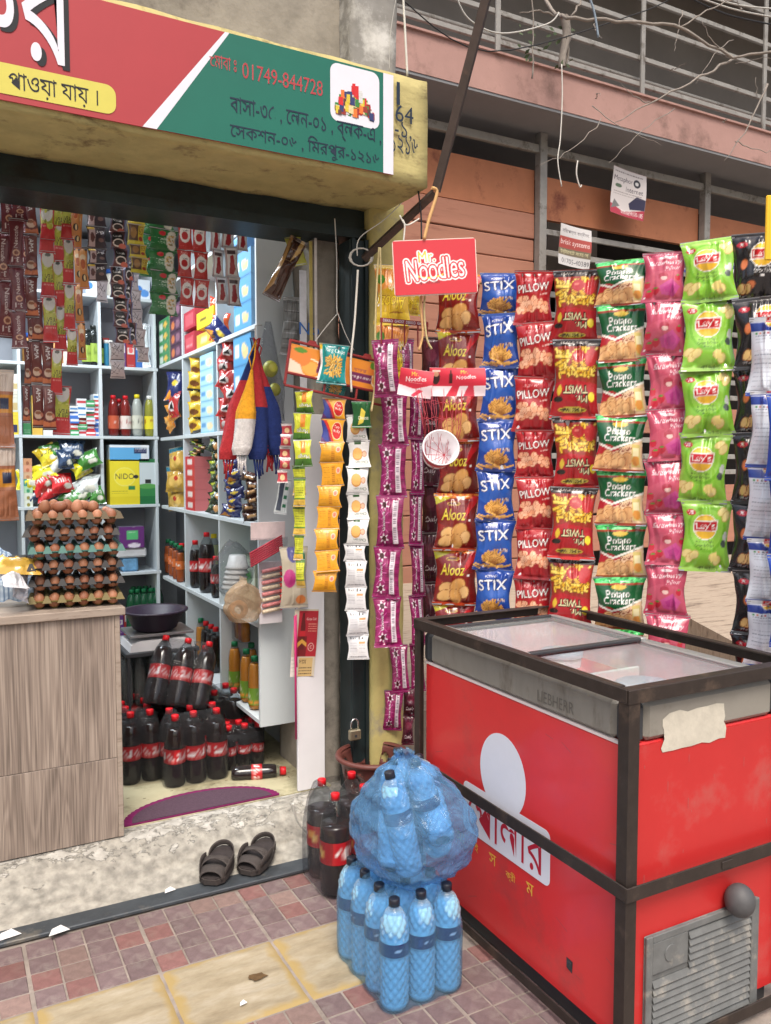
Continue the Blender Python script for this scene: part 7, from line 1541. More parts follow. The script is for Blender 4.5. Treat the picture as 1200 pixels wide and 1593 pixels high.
boxS('biscuit_carton', 'blue_biscuit', A_bb, 363, 385, 391, 418, ZS[4] + .395, 'bright blue biscuit carton tucked on top just under the header', 'bright blue biscuit cartons by the shelf end')
stackS(3, 363, 391, 512, 660, ZS[3], 'blue_biscuit', A_bb, 'bright blue biscuit carton one shelf lower, half behind the string bags', 'bright blue biscuit cartons by the shelf end', d_=.15)
stackS(5, 311, 332, 545, 668, ZS[3], 'pale_biscuit', A_lb, 'pale blue wafer carton on the middle side shelf', 'pale blue wafer cartons', d_=.14)
stackS(4, 247, 263, 488, 558, ZS[4], 'green_biscuit', A_gb, 'green and white biscuit carton in the far upper corner', 'green biscuit cartons in the far corner')
stackS(4, 264, 281, 466, 552, ZS[4], 'purple_biscuit', A_pb, 'dark purple biscuit carton beside the green ones', 'dark purple biscuit cartons')
A_rp = simple_art((176, 50, 66), [('r', .15, .2, .85, .8, (206, 90, 100)), ('l', 2, .2, .3, .8, .6, (240, 210, 210))])
boxS('red_carton', 'redbox', A_rp, 286, 487, 304, 515, ZS[4] + .13, 'upper glossy red packet beside the yellow carton'); boxS('red_carton', 'redbox', A_rp, 287, 515, 303, 546, ZS[4], 'lower rosy red packet beside the yellow carton')
boxS('yellow_carton', 'yelbox', simple_art((232, 210, 50), [('e', .4, .5, .2, .14, (90, 80, 40))]), 306, 492, 333, 518, ZS[4] + .10, 'bright yellow carton on the upper side shelf'); boxS('yellow_carton', 'yelbox2', simple_art((222, 176, 70), [('e', .5, .5, .25, .2, (240, 220, 160))]), 306, 518, 330, 540, ZS[4], 'golden carton under the bright yellow one')
def bagcol(n, x, ytop, ybot, w_, key, art, lab, group, X=XS + .005, h_=None, tilt=0, jx=4):
    rg = random.Random(int(x * 3 + ytop)); st_ = (ybot - ytop) / n
    for k in range(n):
        p = at(x + rg.uniform(-jx, jx), ytop + st_ * k, 0, X); s_ = (p - CAM).dot(_fw) / FPX
        pouch('snack_bag', key, art, w_, h_ or st_ * s_ * 1.35, .05, (p.x + .030, p.y - .012, p.z), (R(rg.uniform(-12, 12)), R(tilt + rg.uniform(-14, 14)), -1.05 + rg.uniform(-.25, .25)), '%s, %s' % (lab, ('topmost', 'second from the top', 'third from the top', 'fourth from the top', 'fifth from the top', 'sixth from the top', 'seventh from the top')[k] if k < n - 1 or n == 1 else 'lowest'), 'snack bag', group, nu=22)
A_org = simple_art((206, 86, 40), [('e', .5, .42, .28, .22, (226, 224, 226)), ('e', .6, .36, .14, .12, (236, 190, 70)), ('r', 0, .8, 1, 1, (196, 60, 34))], asp=1.2)
A_yel = simple_art((226, 184, 50), [('e', .5, .4, .3, .18, (120, 70, 30)), ('r', 0, 0, 1, .12, (40, 34, 30)), ('e', .5, .72, .2, .1, (240, 226, 120))], asp=1.2)
A_red = simple_art((176, 40, 40), [('e', .5, .42, .26, .24, (224, 214, 210)), ('p', [(.3, .3), (.6, .6), (.7, .3)], (30, 24, 24)), ('r', 0, .85, 1, 1, (150, 30, 30))], asp=1.2)
A_dkg = simple_art((38, 52, 36), [('e', .72, .5, .13, .22, (206, 150, 90)), ('r', .1, .3, .5, .7, (60, 80, 50)), ('e', .3, .8, .2, .08, (170, 180, 50))], 'Nuts', (200, 210, 190), asp=.8, tw=.35)
A_nav = simple_art((36, 44, 100), [('p', [(0, 0), (.5, .1), (.3, .4)], (226, 150, 50)), ('e', .6, .6, .2, .12, (220, 190, 60))], asp=1.1)
A_brn = simple_art((60, 36, 30), [('e', .5, .5, .25, .2, (196, 150, 100)), ('r', 0, .8, 1, 1, (90, 50, 40))], asp=1.1)
A_chip = simple_art((190, 150, 60), [('e', .5, .4, .35, .25, (232, 190, 100)), ('r', 0, .8, 1, 1, (30, 100, 120)), ('e', .6, .5, .12, .1, (180, 60, 40))], asp=1.1)
A_oran = simple_art((226, 150, 60), [('e', .5, .5, .3, .15, (240, 180, 90)), ('r', 0, .85, 1, 1, (206, 120, 40))], asp=.9)
bagcol(3, 332, 466, 524, .15, 'orange_bag', A_org, 'orange bag with a white cartoonless badge lying on the upper side shelf'.replace(' cartoonless', ''), 'orange snack bags', tilt=10); bagcol(1, 345, 508, 530, .17, 'navy_bag', A_nav, 'navy bag lying in front of the yellow carton', None, tilt=60)
bagcol(5, 296, 556, 668, .12, 'yellow_bag', A_yel, 'yellow and black bag in the middle side shelf column', 'yellow snack bags on the middle side shelf'); bagcol(6, 346, 530, 664, .13, 'red_orange_bag', A_red, 'red bag with a white badge beside the string bags', 'red snack bags beside the string bags')
bagcol(1, 262, 578, 612, .13, 'navy_bag', A_nav, 'crumpled navy and white bag sliding off the middle side shelf', None); bagcol(1, 266, 610, 640, .11, 'red_bag', A_red, 'red and white bag below the crumpled navy one', None); bagcol(2, 264, 634, 668, .12, 'tangerine_bag', A_oran, 'tangerine bag drooping over the shelf edge', 'tangerine bags at the far corner', tilt=60)
bagcol(3, 266, 695, 785, .16, 'golden_chips', A_chip, 'golden chip bag with a teal top in the far lower bay', 'golden chip bags'); stackS(5, 288, 303, 712, 795, ZS[2], 'red_pack', simple_art((196, 44, 50), [('r', .25, .3, .75, .75, (230, 214, 210)), ('l', 2, .3, .35, .7, .7, (190, 50, 50))], asp=.9), 'small red biscuit pack beside the dark green pouches', 'small red biscuit packs', d_=.1)
bagcol(6, 300, 682, 712, .09, 'dark_green_pouch', A_dkg, 'dark green nut pouch above the small red packs', 'dark green nut pouches, left column', jx=8); bagcol(7, 327, 682, 795, .12, 'dark_green_pouch', A_dkg, 'dark green nut pouch with an almond picture in the right column', 'dark green nut pouches, right column', jx=1)
bagcol(6, 352, 715, 800, .13, 'navy_orange_bag', A_nav, 'navy and orange bag below the string bags', 'navy and orange bags'); bagcol(6, 384, 735, 806, .13, 'brown_bag', A_brn, 'dark brown bag at the near end of the lower bay', 'dark brown bags')
boxS('dark_carton', 'dk', simple_art((40, 44, 60), [('e', .5, .4, .2, .16, (60, 140, 110)), ('r', .1, .8, .9, .9, (196, 150, 60))]), 383, 702, 401, 733, ZS[2] + .30, 'small dark carton high in the near lower bay behind the string bags')
# drinks
M_ordr = mat('orange_drink', C_(196, 92, 40), .12, var=.06, coat=.6); M_juice = mat('mango_juice', C_(222, 142, 48), .2, var=.06, coat=.4); M_lem = mat('lemon_drink', C_(206, 210, 160), .12, var=.05, coat=.5)
ol = art_plainlabel((216, 110, 50), 'Fanta', (240, 240, 230)); cl_ = art_cola; jl = art_plainlabel((110, 150, 50), 'Frutika', (240, 236, 210), (226, 150, 60)); ll = art_plainlabel((210, 206, 70), '7', (40, 60, 120))
def drinkS(px, py_base, zsh, h, r, m, la, cap, lb, group, X, lvl=.8, rz=0.0, lz=(.35, .58)):
    p = at(px, py_base, 0, X); return quick_bottle('drink_bottle', h, r, m, la, cap, lb, (X, p.y, zsh + .001), 'bottle', group, lz, rz=rz, lvl=lvl)
for k, px in enumerate((263, 269, 275, 281)): drinkS(px, 900, ZS[1], .22, .026, M_ordr, ol, M_capgrn, 'orange soda bottle with a green cap, %s from the far corner' % ('first', 'second', 'third', 'fourth')[k], 'orange soda bottles', XS + .06 - .012 * k, rz=k)
drinkS(284, 905, ZS[1], .23, .026, M_cola, art_plainlabel((30, 30, 36), 'Pepsi', (210, 60, 60)), M_capred, 'black labelled cola bottle after the orange sodas', None, XS + .04)
drinkS(296, 915, ZS[1], .30, .036, M_lem, ll, M_capyel, 'lemon drink bottle with a yellow cap behind the colas', 'lemon drink bottles with yellow caps', XS + .10); drinkS(307, 918, ZS[1], .31, .036, M_lem, ll, M_capyel, 'second lemon drink bottle with a yellow cap', 'lemon drink bottles with yellow caps', XS + .13); drinkS(326, 900, ZS[1], .38, .04, M_lem, None, M_capyel, 'tallest clear bottle with a yellow cap behind the big cola', 'lemon drink bottles with yellow caps', XS + .15); drinkS(334, 915, ZS[1], .31, .036, M_lem, ll, M_capyel, 'lemon drink bottle with a yellow cap against the upright', 'lemon drink bottles with yellow caps', XS + .13)
drinkS(305, 925, ZS[1], .27, .032, M_cola, cl_, M_capred, 'medium cola bottle with a red cap on the side shelf', 'cola bottles on the side shelf', XS + .045, rz=2.6); drinkS(323, 935, ZS[1], .33, .044, M_cola, cl_, M_capred, 'big cola bottle with a red cap on the side shelf', 'cola bottles on the side shelf', XS + .055, rz=2.9); drinkS(337, 940, ZS[1], .22, .028, M_cola, cl_, M_capred, 'small cola bottle half hidden by the shelf upright', 'cola bottles on the side shelf', XS + .045, rz=2.0)
for k, (px, X) in enumerate(((353, XS + .05), (366, XS + .055), (384, XS + .045), (397, XS + .04), (360, XS + .12), (376, XS + .12), (392, XS + .12))): drinkS(px, 1080, ZS[0], .25 if k != 2 else .255, .031, M_juice, jl, M_capgrn, 'mango juice bottle with a green cap, %s' % ('first of the front row', 'second of the front row', 'third of the front row', 'nearest the shelf end', 'far one in the rear row', 'middle one in the rear row', 'near one in the rear row')[k], 'mango juice bottles on the lowest side shelf', X, lvl=.86, lz=(.1, .42))
for k, (px, c, m) in enumerate(((314, M_capgrn, M_juice), (322, M_capred, M_cola), (330, M_capred, M_cola), (337, M_capred, M_cola), (307, M_capred, M_lem))): drinkS(px, 1060, ZS[0], .25, .03, m, None, c, ('juice bottle with a green cap deep in the lower middle bay', 'cola bottle deep in the lower middle bay, far one', 'cola bottle deep in the lower middle bay, middle one', 'cola bottle deep in the lower middle bay, near one', 'pale bottle with a red cap behind the basin')[k], 'bottles deep in the lower middle bay', XS + .08)
p = at(375, 1010, 0, XS + .09); wj = empty('wrapped_cake_pack', (XS + .09, p.y, ZS[0] + .262), 'clear wrapped bundle of orange cakes on top of the mango juice bottles', 'bundle')
for k in range(4): mb = MB(); mb.tube([(0, -.075 + .045 * k, 0.0), (0, -.075 + .045 * k, .10)], .022, 14); part('cake_roll', mb, (M_juice, mat('pink_cake', C_(206, 130, 110), .5, var=.15, scale=30), M_juice, mat('choc_cake', C_(150, 90, 60), .5, var=.2, scale=30))[k], wj)
mb = gridsurf(lambda u, v: (.035 * math.cos(u * 2 * PI) * (1.0 + .1 * nz(u * 9, v * 5)), .11 * math.sin(u * 2 * PI) * (1 + .08 * nz(u * 9, v * 7, 3)), -.005 + .125 * v), 40, 12); part('wrap_film', mb, M_clear, wj)

# ================================================================== COUNTER
def wood_mat():
    m, t, b = newmat('grey_oak_laminate'); N = t.nodes; L = t.links; b.inputs['Roughness'].default_value = .5
    tc = N.new('ShaderNodeTexCoord'); mp = N.new('ShaderNodeMapping'); mp.inputs['Scale'].default_value = (7, 7, .55); oi = N.new('ShaderNodeObjectInfo'); ad = N.new('ShaderNodeVectorMath'); L.new(tc.outputs['Object'], ad.inputs[0]); L.new(oi.outputs['Random'], ad.inputs[1]); L.new(ad.outputs[0], mp.inputs[0])
    n = N.new('ShaderNodeTexNoise'); n.inputs['Scale'].default_value = 1.6; n.inputs['Detail'].default_value = 2; n.inputs['Distortion'].default_value = .6; L.new(mp.outputs[0], n.inputs[0])
    w_ = N.new('ShaderNodeMath'); w_.operation = 'MULTIPLY'; w_.inputs[1].default_value = 60; L.new(n.outputs[0], w_.inputs[0]); s = N.new('ShaderNodeMath'); s.operation = 'SINE'; L.new(w_.outputs[0], s.inputs[0])
    mp2 = N.new('ShaderNodeMapping'); mp2.inputs['Scale'].default_value = (120, 120, 2.2); L.new(ad.outputs[0], mp2.inputs[0]); n2 = N.new('ShaderNodeTexNoise'); n2.inputs['Scale'].default_value = 2; n2.inputs['Detail'].default_value = 6; L.new(mp2.outputs[0], n2.inputs[0])
    a1 = N.new('ShaderNodeMath'); a1.operation = 'MULTIPLY_ADD'; a1.inputs[1].default_value = .075; L.new(s.outputs[0], a1.inputs[0]); L.new(n2.outputs[0], a1.inputs[2])
    a2 = N.new('ShaderNodeMath'); a2.operation = 'MULTIPLY_ADD'; a2.inputs[1].default_value = .5; L.new(n.outputs[0], a2.inputs[0]); L.new(a1.outputs[0], a2.inputs[2])
    r = N.new('ShaderNodeValToRGB'); e = r.color_ramp.elements; e[0].position = .5; e[0].color = C_(104, 93, 85) + (1,); e[1].position = 1.0; e[1].color = C_(166, 152, 140) + (1,); q = r.color_ramp.elements.new(.72); q.color = C_(136, 122, 112) + (1,); L.new(a2.outputs[0], r.inputs[0]); L.new(r.outputs[0], b.inputs['Base Color'])
    bp = N.new('ShaderNodeBump'); bp.inputs['Strength'].default_value = .2; bp.inputs['Distance'].default_value = .002; L.new(n2.outputs[0], bp.inputs['Height']); L.new(bp.outputs[0], b.inputs['Normal']); return m
M_wood = wood_mat(); M_woodl = mat('worn_edge_board', C_(158, 144, 132), .6, var=.12, scale=12, stretch=(1, 1, 6), dirt=C_(120, 104, 92), dirtscale=10, dirtamt=.3)
ct = empty('counter', (.2, 3.1, .146), 'grey oak laminate shop counter with the egg trays on top', 'counter')
for x0, x1, z0, z1 in ((-.45, .555, .452, .985), (-.45, .555, .148, .450), (-1.5, -.452, .452, .985), (-1.5, -.452, .148, .450)):
    mb = MB(); mb.bbox(x0, 3.102, z0, x1, 3.12, z1, .0012); part('front_panel', mb, M_wood, ct, world=True)
mb = MB(); mb.bbox(.5555, 3.098, .148, .574, 3.125, .986, .002); part('corner_strip', mb, M_woodl, ct, world=True)
mb = MB(); mb.box(.5560, 3.126, .148, .572, 3.55, .986); part('side_panel', mb, M_woodl, ct, world=True)
mb = MB(); mb.bbox(-1.55, 3.085, .987, .592, 3.58, 1.017, .003); part('counter_top', mb, M_woodl, ct, world=True)

# ================================================================== EGG TRAYS AND EGGS
TN = 6; TM = 5; EP = .0505
def tray_mesh(m, nm='tray_body'):
    mb = MB(); W2, D2 = TN * EP / 2, TM * EP / 2; zt = .030
    for i in range(TN):
        for j in range(TM):
            x, y = -W2 + (i + .5) * EP, -D2 + (j + .5) * EP; rad = [(EP * .5, zt), (EP * .40, zt * .72), (EP * .27, zt * .3), (EP * .20, .001)]; n = 8; o = []
            for r_, z_ in rad: o += [(x + r_ * math.cos(2 * PI * k / n + PI / 8) * (1.08 if z_ == zt else 1), y + r_ * math.sin(2 * PI * k / n + PI / 8) * (1.08 if z_ == zt else 1), z_) for k in range(n)]
            mb.add(o, [(q * n + k, q * n + (k + 1) % n, (q + 1) * n + (k + 1) % n, (q + 1) * n + k) for q in range(3) for k in range(n)] + [tuple(range(3 * n, 4 * n))], True)
    for i in range(TN + 1):
        for j in range(TM + 1):
            x, y = -W2 + i * EP, -D2 + j * EP; mb.add([(x - .016, y - .016, zt - .006), (x + .016, y - .016, zt - .006), (x + .016, y + .016, zt - .006), (x - .016, y + .016, zt - .006), (x - .004, y - .005, zt + .019), (x + .005, y - .005, zt + .019), (x + .005, y + .005, zt + .019), (x - .005, y + .005, zt + .019)], [(0, 1, 5, 4), (1, 2, 6, 5), (2, 3, 7, 6), (3, 0, 4, 7), (4, 5, 6, 7)])
    r = .010
    for q in ((-W2 - r, -D2 - r, W2 + r, -D2), (-W2 - r, D2, W2 + r, D2 + r), (-W2 - r, -D2, -W2, D2), (W2, -D2, W2 + r, D2)): mb.box(q[0], q[1], zt - .0015, q[2], q[3], zt + .0015)
    return mb.mesh(nm, m)
TMT = {n: mat('tray_' + n, C_(*c), .5, var=.08, scale=20) for n, c in (('black', (26, 24, 26)), ('teal', (62, 110, 102)), ('tan', (86, 70, 42)), ('yellow', (108, 94, 46)))}
def egg_mesh(k):
    mb = MB(); prof_ = []
    for i in range(11): t = PI * i / 10; z = -math.cos(t) * .0275; prof_.append((.0212 * math.sin(t) * (1 - .10 * (z / .0275)), z))
    mb.lathe(prof_, 16); return mb.mesh('egg', mat('egg_shell_%s' % 'abc'[k], C_(*((158, 106, 78), (142, 90, 66), (172, 118, 90))[k]), .55, var=.06, scale=40, objvar=.08))
EG = [egg_mesh(k) for k in range(3)]
ec = Vector((.445, 3.275, 1.018)); ang = R(-6)
names = [('yellow', 'mustard yellow'), ('black', 'black'), ('black', 'black'), ('teal', 'teal green'), ('black', 'black'), ('tan', 'tan brown')]
zl = 1.018; pos = ['lowest', 'second from below', 'third from below', 'fourth from below', 'fifth from below', 'topmost']; rg = random.Random(21)
lev = []; STEP = .0600
tm = {n: tray_mesh(TMT[n]) for n in TMT}
for k, (mk, nm_) in enumerate(names):
    a_ = ang + R((0, -1, 2, 1, -2, 1)[k]); off = Vector(((0, .006, -.004, .004, -.006, 0)[k], (0, .004, 0, -.004, .004, 0)[k], 0))
    o = bpy.data.objects.new('egg_tray', tm[mk]); COL.objects.link(o); o.location = ec + off + Vector((0, 0, k * STEP)); o.rotation_euler = (0, 0, a_ + (0 if k % 2 == 0 else PI)); tag(o, '%s plastic egg tray, %s in the stack on the counter' % (nm_, pos[k]), 'egg tray', 'egg trays stacked on the counter')
    M = Matrix.Rotation(a_, 3, 'Z')
    for i in range(TN):
        for j in range(TM):
            if j > 0 and i > 0 and i < TN - 1 and k < 5: continue      # only the eggs round the edge of a lower tray can be seen
            if (i, j, k) in ((0, 4, 1), (5, 4, 3)): continue
            p = M @ Vector((-TN * EP / 2 + (i + .5) * EP, -TM * EP / 2 + (j + .5) * EP, 0)) + ec + off + Vector((0, 0, k * STEP + .0300))
            e = bpy.data.objects.new('egg', EG[rg.randrange(3)]); COL.objects.link(e); e.location = p; e.rotation_euler = (rg.uniform(-.2, .2), rg.uniform(-.2, .2), rg.uniform(0, 6)); s_ = rg.uniform(.96, 1.04); e.scale = (s_, s_, s_)
            tag(e, 'brown egg, %s row, %s from left, in the %s %s tray' % (('front', 'second', 'third', 'fourth', 'rear')[j], ('first', 'second', 'third', 'fourth', 'fifth', 'sixth')[i], pos[k], nm_), 'egg', 'brown eggs in the %s tray' % pos[k])
for k, (i, j) in enumerate(((0, 0), (1.05, .1), (2.2, -.1), (3.3, .1), (1.6, 1.0), (2.7, 1.1), (.6, 1.0))):
    M = Matrix.Rotation(ang, 3, 'Z'); p = M @ Vector((-TN * EP / 2 + (i + 1.0) * EP, -TM * EP / 2 + (j + 1.0) * EP, 0)) + ec + Vector((0, 0, 5 * STEP + .068))
    e = bpy.data.objects.new('egg', EG[k % 3]); COL.objects.link(e); e.location = p; e.rotation_euler = (R(70) if k % 2 else .3, .2, k); tag(e, 'loose brown egg on the top layer, %s' % ('front left corner', 'front, second from the left', 'front, third from the left', 'front, fourth from the left', 'rear, middle', 'rear, right', 'rear, left')[k], 'egg', 'loose brown eggs on top of the stack')

# counter top clutter at far left
def atC(px, py, Y): return at(px, py, 1, Y)
p = atC(14, 948, 3.2); rg = random.Random(31)
for k, (px, py, c, lb, w_, h_, e_) in enumerate(((8, 905, (206, 206, 210), 'clear silvery biscuit pack on the counter, far left', .09, .14, (R(-70), .2, .3)), (33, 905, (200, 200, 206), 'clear silvery biscuit pack on the counter beside the egg trays', .07, .13, (R(-35), .5, .5)), (20, 885, (204, 164, 70), 'golden cellophane pack lying above the silvery ones', .18, .10, (R(-60), .1, .1)))):
    q = atC(px, py, 3.22); pouch('biscuit_pack', 'clearpack%d' % k, simple_art(c, [('p', [(0, 0), (.3, .3), (.2, 1), (0, 1)], tuple(min(255, x + 25) for x in c)), ('p', [(.5, .1), (.8, .5), (.6, .9)], tuple(int(x * .75) for x in c)), ('e', .5, .4, .3, .2, tuple(int(x * .85) for x in c))]), w_, h_, .05, (q.x, q.y, q.z + .04), e_, lb, 'biscuit pack')
q = atC(14, 865, 3.3); mb = gridsurf(lambda u, v: (q.x - .12 + .2 * u, q.y - .02 + .08 * v, 1.16 + .03 * math.sin(u * 5) * v + .015 * nz(u * 6, v * 6) + .05 * v - .12 * (1 - v) ** 2), 40, 30)
cv = Cv(.6, W=160, bg=(206, 222, 236))
for k in range(14): cv.rect(k / 14., 0, k / 14. + .016, 1, (90, 120, 160)); cv.rect(0, k / 14., 1, k / 14. + .03, (120, 150, 186), .7)
me = mb.mesh('checked_cloth', printmat('cloth_print', .9)); U = np.array([(i % 41) / 40 for i in range(len(me.vertices))]); V = np.array([(i // 41) / 30 * .6 for i in range(len(me.vertices))]); set_print(me, cv.sample(U, V / .6))
o = bpy.data.objects.new('checked_cloth', me); COL.objects.link(o); tag(o, 'pale blue checked cloth bundled at the left frame edge', 'cloth')
q = atC(27, 868, 3.35); sk = empty('extension_socket', (q.x, 3.35, q.z - .04), 'dark socket block with three holes beside the egg trays', 'socket'); mb = MB(); mb.bbox(-.035, -.01, -.04, .035, .02, .05, .006); part('socket_body', mb, M_dkpl, sk)
for dz in (-.02, .005, .03): mb = MB(); mb.tube([(-.0, -.0105, dz), (0, -.013, dz)], .008, 12); part('socket_hole', mb, M_sblk, sk)
# bread packets hanging far left
A_bread = simple_art((168, 108, 78), [('r', 0, .72, 1, 1, (206, 190, 176)), ('r', 0, .45, 1, .68, (206, 140, 40)), ('r', .3, .5, .8, .64, (40, 50, 80)), ('l', 1, .1, .38, .9, .44, (60, 30, 20))], '69', (60, 40, 40), asp=2.0, tw=.4, ty=1.6)
bagcol_l = strip('bread_strip', 'strip of brown and orange bread packets hanging at the far left edge', 7, [575, 690, 805], 32, 'brown_bread_packet', A_bread, -.1, ((0, 3.45, 0), (0, 1, 0)), None, t_=.03, m=SATIN, nu=26, cat='bread strip', pname='bread_packet')

# ================================================================== BEHIND THE COUNTER: scale, basin, cola
sc_p = at(245, 1000, 1, 3.9); ks = empty('kitchen_scale', (sc_p.x, 3.9, sc_p.z - .01), 'white shop scale with a steel pan under the dark basin', 'scale')
mb = MB(); mb.prism([(-.15, -.01), (.155, -.01), (.145, .03), (.10, .045), (-.10, .045), (-.14, .03)], -.10, .12); part('scale_body', mb, M_white, ks)
mb = MB(); mb.bbox(-.145, -.10, .062, .15, .13, .075, .003); mb.bbox(-.03, -.02, .045, .03, .04, .062, .003); part('steel_pan', mb, mat('steel_pan', C_(150, 150, 152), .35, metal=.7, var=.1), ks)
bsn = empty('plastic_basin', (sc_p.x - .01, 3.9, sc_p.z + .067), 'dark purple plastic basin standing on the scale', 'basin'); M_bas = mat('purple_black_plastic', C_(44, 34, 52), .4, var=.1)
mb = MB(); mb.lathe([(0, .001), (.085, .001), (.10, .01), (.135, .085), (.155, .09), (.155, .097), (.132, .095), (.095, .014), (0, .008)], 40); part('basin_body', mb, M_bas, bsn)
M_crate = mat('red_crate', C_(150, 44, 44), .5, var=.08); M_cgl = filmmat('old_glass', (.62, .66, .66), .35, .1, .1)
cr = empty('bottle_crate', (.78, 4.0, .139), 'crate of empty clear glass bottles below the scale', 'crate')
mb = MB(); mb.bbox(-.24, -.16, 0, .18, .2, .27, .01); part('crate_box', mb, M_crate, cr)
gp_ = prof_bottle(.25, .026, .011, .5); gmb = MB(); gmb.lathe(gp_, 14); gme = gmb.mesh('glass_bottle', M_cgl)
for i in range(7):
    for j in range(4):
        o = bpy.data.objects.new('glass_bottle', gme); COL.objects.link(o); o.location = (.78 - .21 + i * .058, 4.0 - .13 + j * .06, .139 + .272); tag(o, 'empty glass bottle on the crate, %s from the left in the %s row' % (('first', 'second', 'third', 'fourth', 'fifth', 'sixth', 'seventh')[i], ('nearest', 'second', 'third', 'rear')[j]), 'bottle', 'empty glass bottles on the crate')
mb = MB(); mb.bbox(sc_p.x - .15, 3.82, .139, sc_p.x + .16, 4.14, .40, .004) if False else None
tb_ = MB(); tb_.bbox(sc_p.x - .17, 3.78, sc_p.z - .032, sc_p.x + .17, 4.06, sc_p.z - .012, .003)
for dx in (-.155, .155):
    for dy in (3.79, 4.05): tb_.box(sc_p.x + dx - .006, dy - .006, .139, sc_p.x + dx + .006, dy + .006, sc_p.z - .0325)
solo('scale_stand', tb_, M_dkpl, 'low dark stand carrying the scale', 'stand')
CO = make_bottle('cola', .32, .046, M_cola, .82, art_cola, (.36, .56), M_capred, .6)
CS = make_bottle('cola', .21, .03, M_cola, .82, art_cola, (.36, .56), M_capred, .6)
def cola_pack(loc, nx, ny, pr, s, r, h, label, rot=(0, 0, 0), wr=True, name='cola_pack'):
    pk_ = empty(name, loc, label, 'cola pack', 'wrapped cola packs on the shop floor', rot=rot); rg = random.Random(int(loc[0] * 100))
    for i in range(nx):
        for j in range(ny): pack_bottle(pr, pk_, (i * s, j * s, 0), (rg.uniform(-.03, .03), rg.uniform(-.03, .03), rg.choice((3.4, 3.9, 1.4, 2.6))))
    if wr: wrap(0, 0, (nx - 1) * s, (ny - 1) * s, h, r + .004, h * .64, nx, M_clear, pk_, per=s, seed=nx * 3 + loc[0], top=.5)
    return pk_
F_ = .1395
cola_pack((.865, 3.50, F_), 3, 2, CO, .095, .046, .32, 'lower wrapped pack of big cola bottles nearest the doorway')
cola_pack((.70, 3.62, F_), 2, 4, CO, .095, .046, .32, 'wrapped cola pack left of the lower front pack, behind the counter')
cola_pack((.815, 3.66, F_ + .325), 3, 3, CO, .095, .046, .32, 'upper wrapped cola pack leaning back on top of the others', rot=(R(-26), R(11), R(-16)))
cola_pack((.87, 3.86, F_), 3, 3, CO, .095, .046, .32, 'rear wrapped cola pack in the dark under the side shelf')
cola_pack((1.135, 3.56, F_), 3, 2, CS, .064, .03, .21, 'small bottle cola pack under the side shelf')
cola_pack((1.13, 3.78, F_), 3, 2, CO, .095, .046, .32, 'cola pack deep under the side shelf in shade')
l_ = copytree(CS); l_.location = (1.10, 3.44, F_ + .031); l_.rotation_euler = (R(90), 0, R(72)); l_.scale = (1.15,) * 3; l_.name = 'cola_bottle'; tag(l_, 'single small cola bottle lying on its side on the shop floor', 'bottle')
kill(CO); kill(CS); kill(wp)

# ================================================================== WHITE BOARD, POSTERS AND BITS BY THE JAMB
x0, x1 = at(455, 1000, 1, 3.22).x, at(497, 1000, 1, 3.22).x
mb = MB(); mb.bbox(x0, 3.165, .15, x1, 3.18, 1.75, .002); solo('white_board', mb, M_white, 'tall white board leaning against the door jamb', 'board')
def art_colaposter():
    c = Cv(1.9, W=150, bg=(206, 196, 176)); c.rect(.2, .3, 1, .98, (176, 38, 50)); c.rect(.2, .3, .6, .6, (120, 30, 34)); c.poly([(.3, .4), (.3, .75), (.36, .95), (.44, .95), (.5, .75), (.5, .4)], (100, 30, 30)); c.rect(.29, .6, .51, .68, (196, 40, 50)); c.text('Coca-Cola', .74, .86, .4, (244, 226, 220), bold=.03, shear=.2); c.lines(4, .62, .66, .96, .8, (240, 190, 160), th=.02); c.ell(.78, .44, .12, .12, (226, 190, 180)); c.ell(.78, .44, .1, .1, (176, 38, 50)); c.text('C', .78, .44, .08, (240, 220, 210), bold=.05); c.poly([(.2, .42), (.4, .5), (.6, .44), (.6, .5), (.4, .56), (.2, .5)], (214, 160, 70)); c.rect(0, 0, .3, .3, (226, 222, 214)); c.lines(4, .02, .05, .28, .28, (120, 120, 110)); c.rect(.35, .0, .9, .28, (206, 176, 120)); c.text('দাম', .5, .22, .3, (60, 40, 30), bold=.04); c.lines(3, .36, .02, .88, .15, (60, 50, 40), th=.03); return c
pt = at(478, 948, 1, 3.158); w_ = (at(495, 1000, 1, 3.195).x - at(458, 1000, 1, 3.195).x); t = empty('cola_poster', (pt.x, 3.158, pt.z), 'red cola poster with a bottle, pinned on the white board', 'poster', rot=(0, R(5), 0)); part('poster_sheet', panel_mesh('poster_sheet', w_, w_ * 2.6, art_colaposter(), M_post, nu=60, curl=.004), None, t)
mb = MB(); q = [at(459, 958, 1, 3.14), at(460, 1040, 1, 3.14), at(461, 1150, 1, 3.14)]; mb.tube(q, .0045, 6); mb.tube([v + Vector((.006, 0, .005)) for v in q[:2]], .003, 6); solo('pink_straws', mb, mat('magenta_plastic', C_(196, 44, 110), .4, var=.1), 'long magenta plastic straws hanging beside the cola poster', 'straws')
A_dark = simple_art((206, 206, 210), [('r', .2, .1, .8, .9, (60, 90, 160)), ('r', .3, .3, .7, .5, (220, 220, 226))])
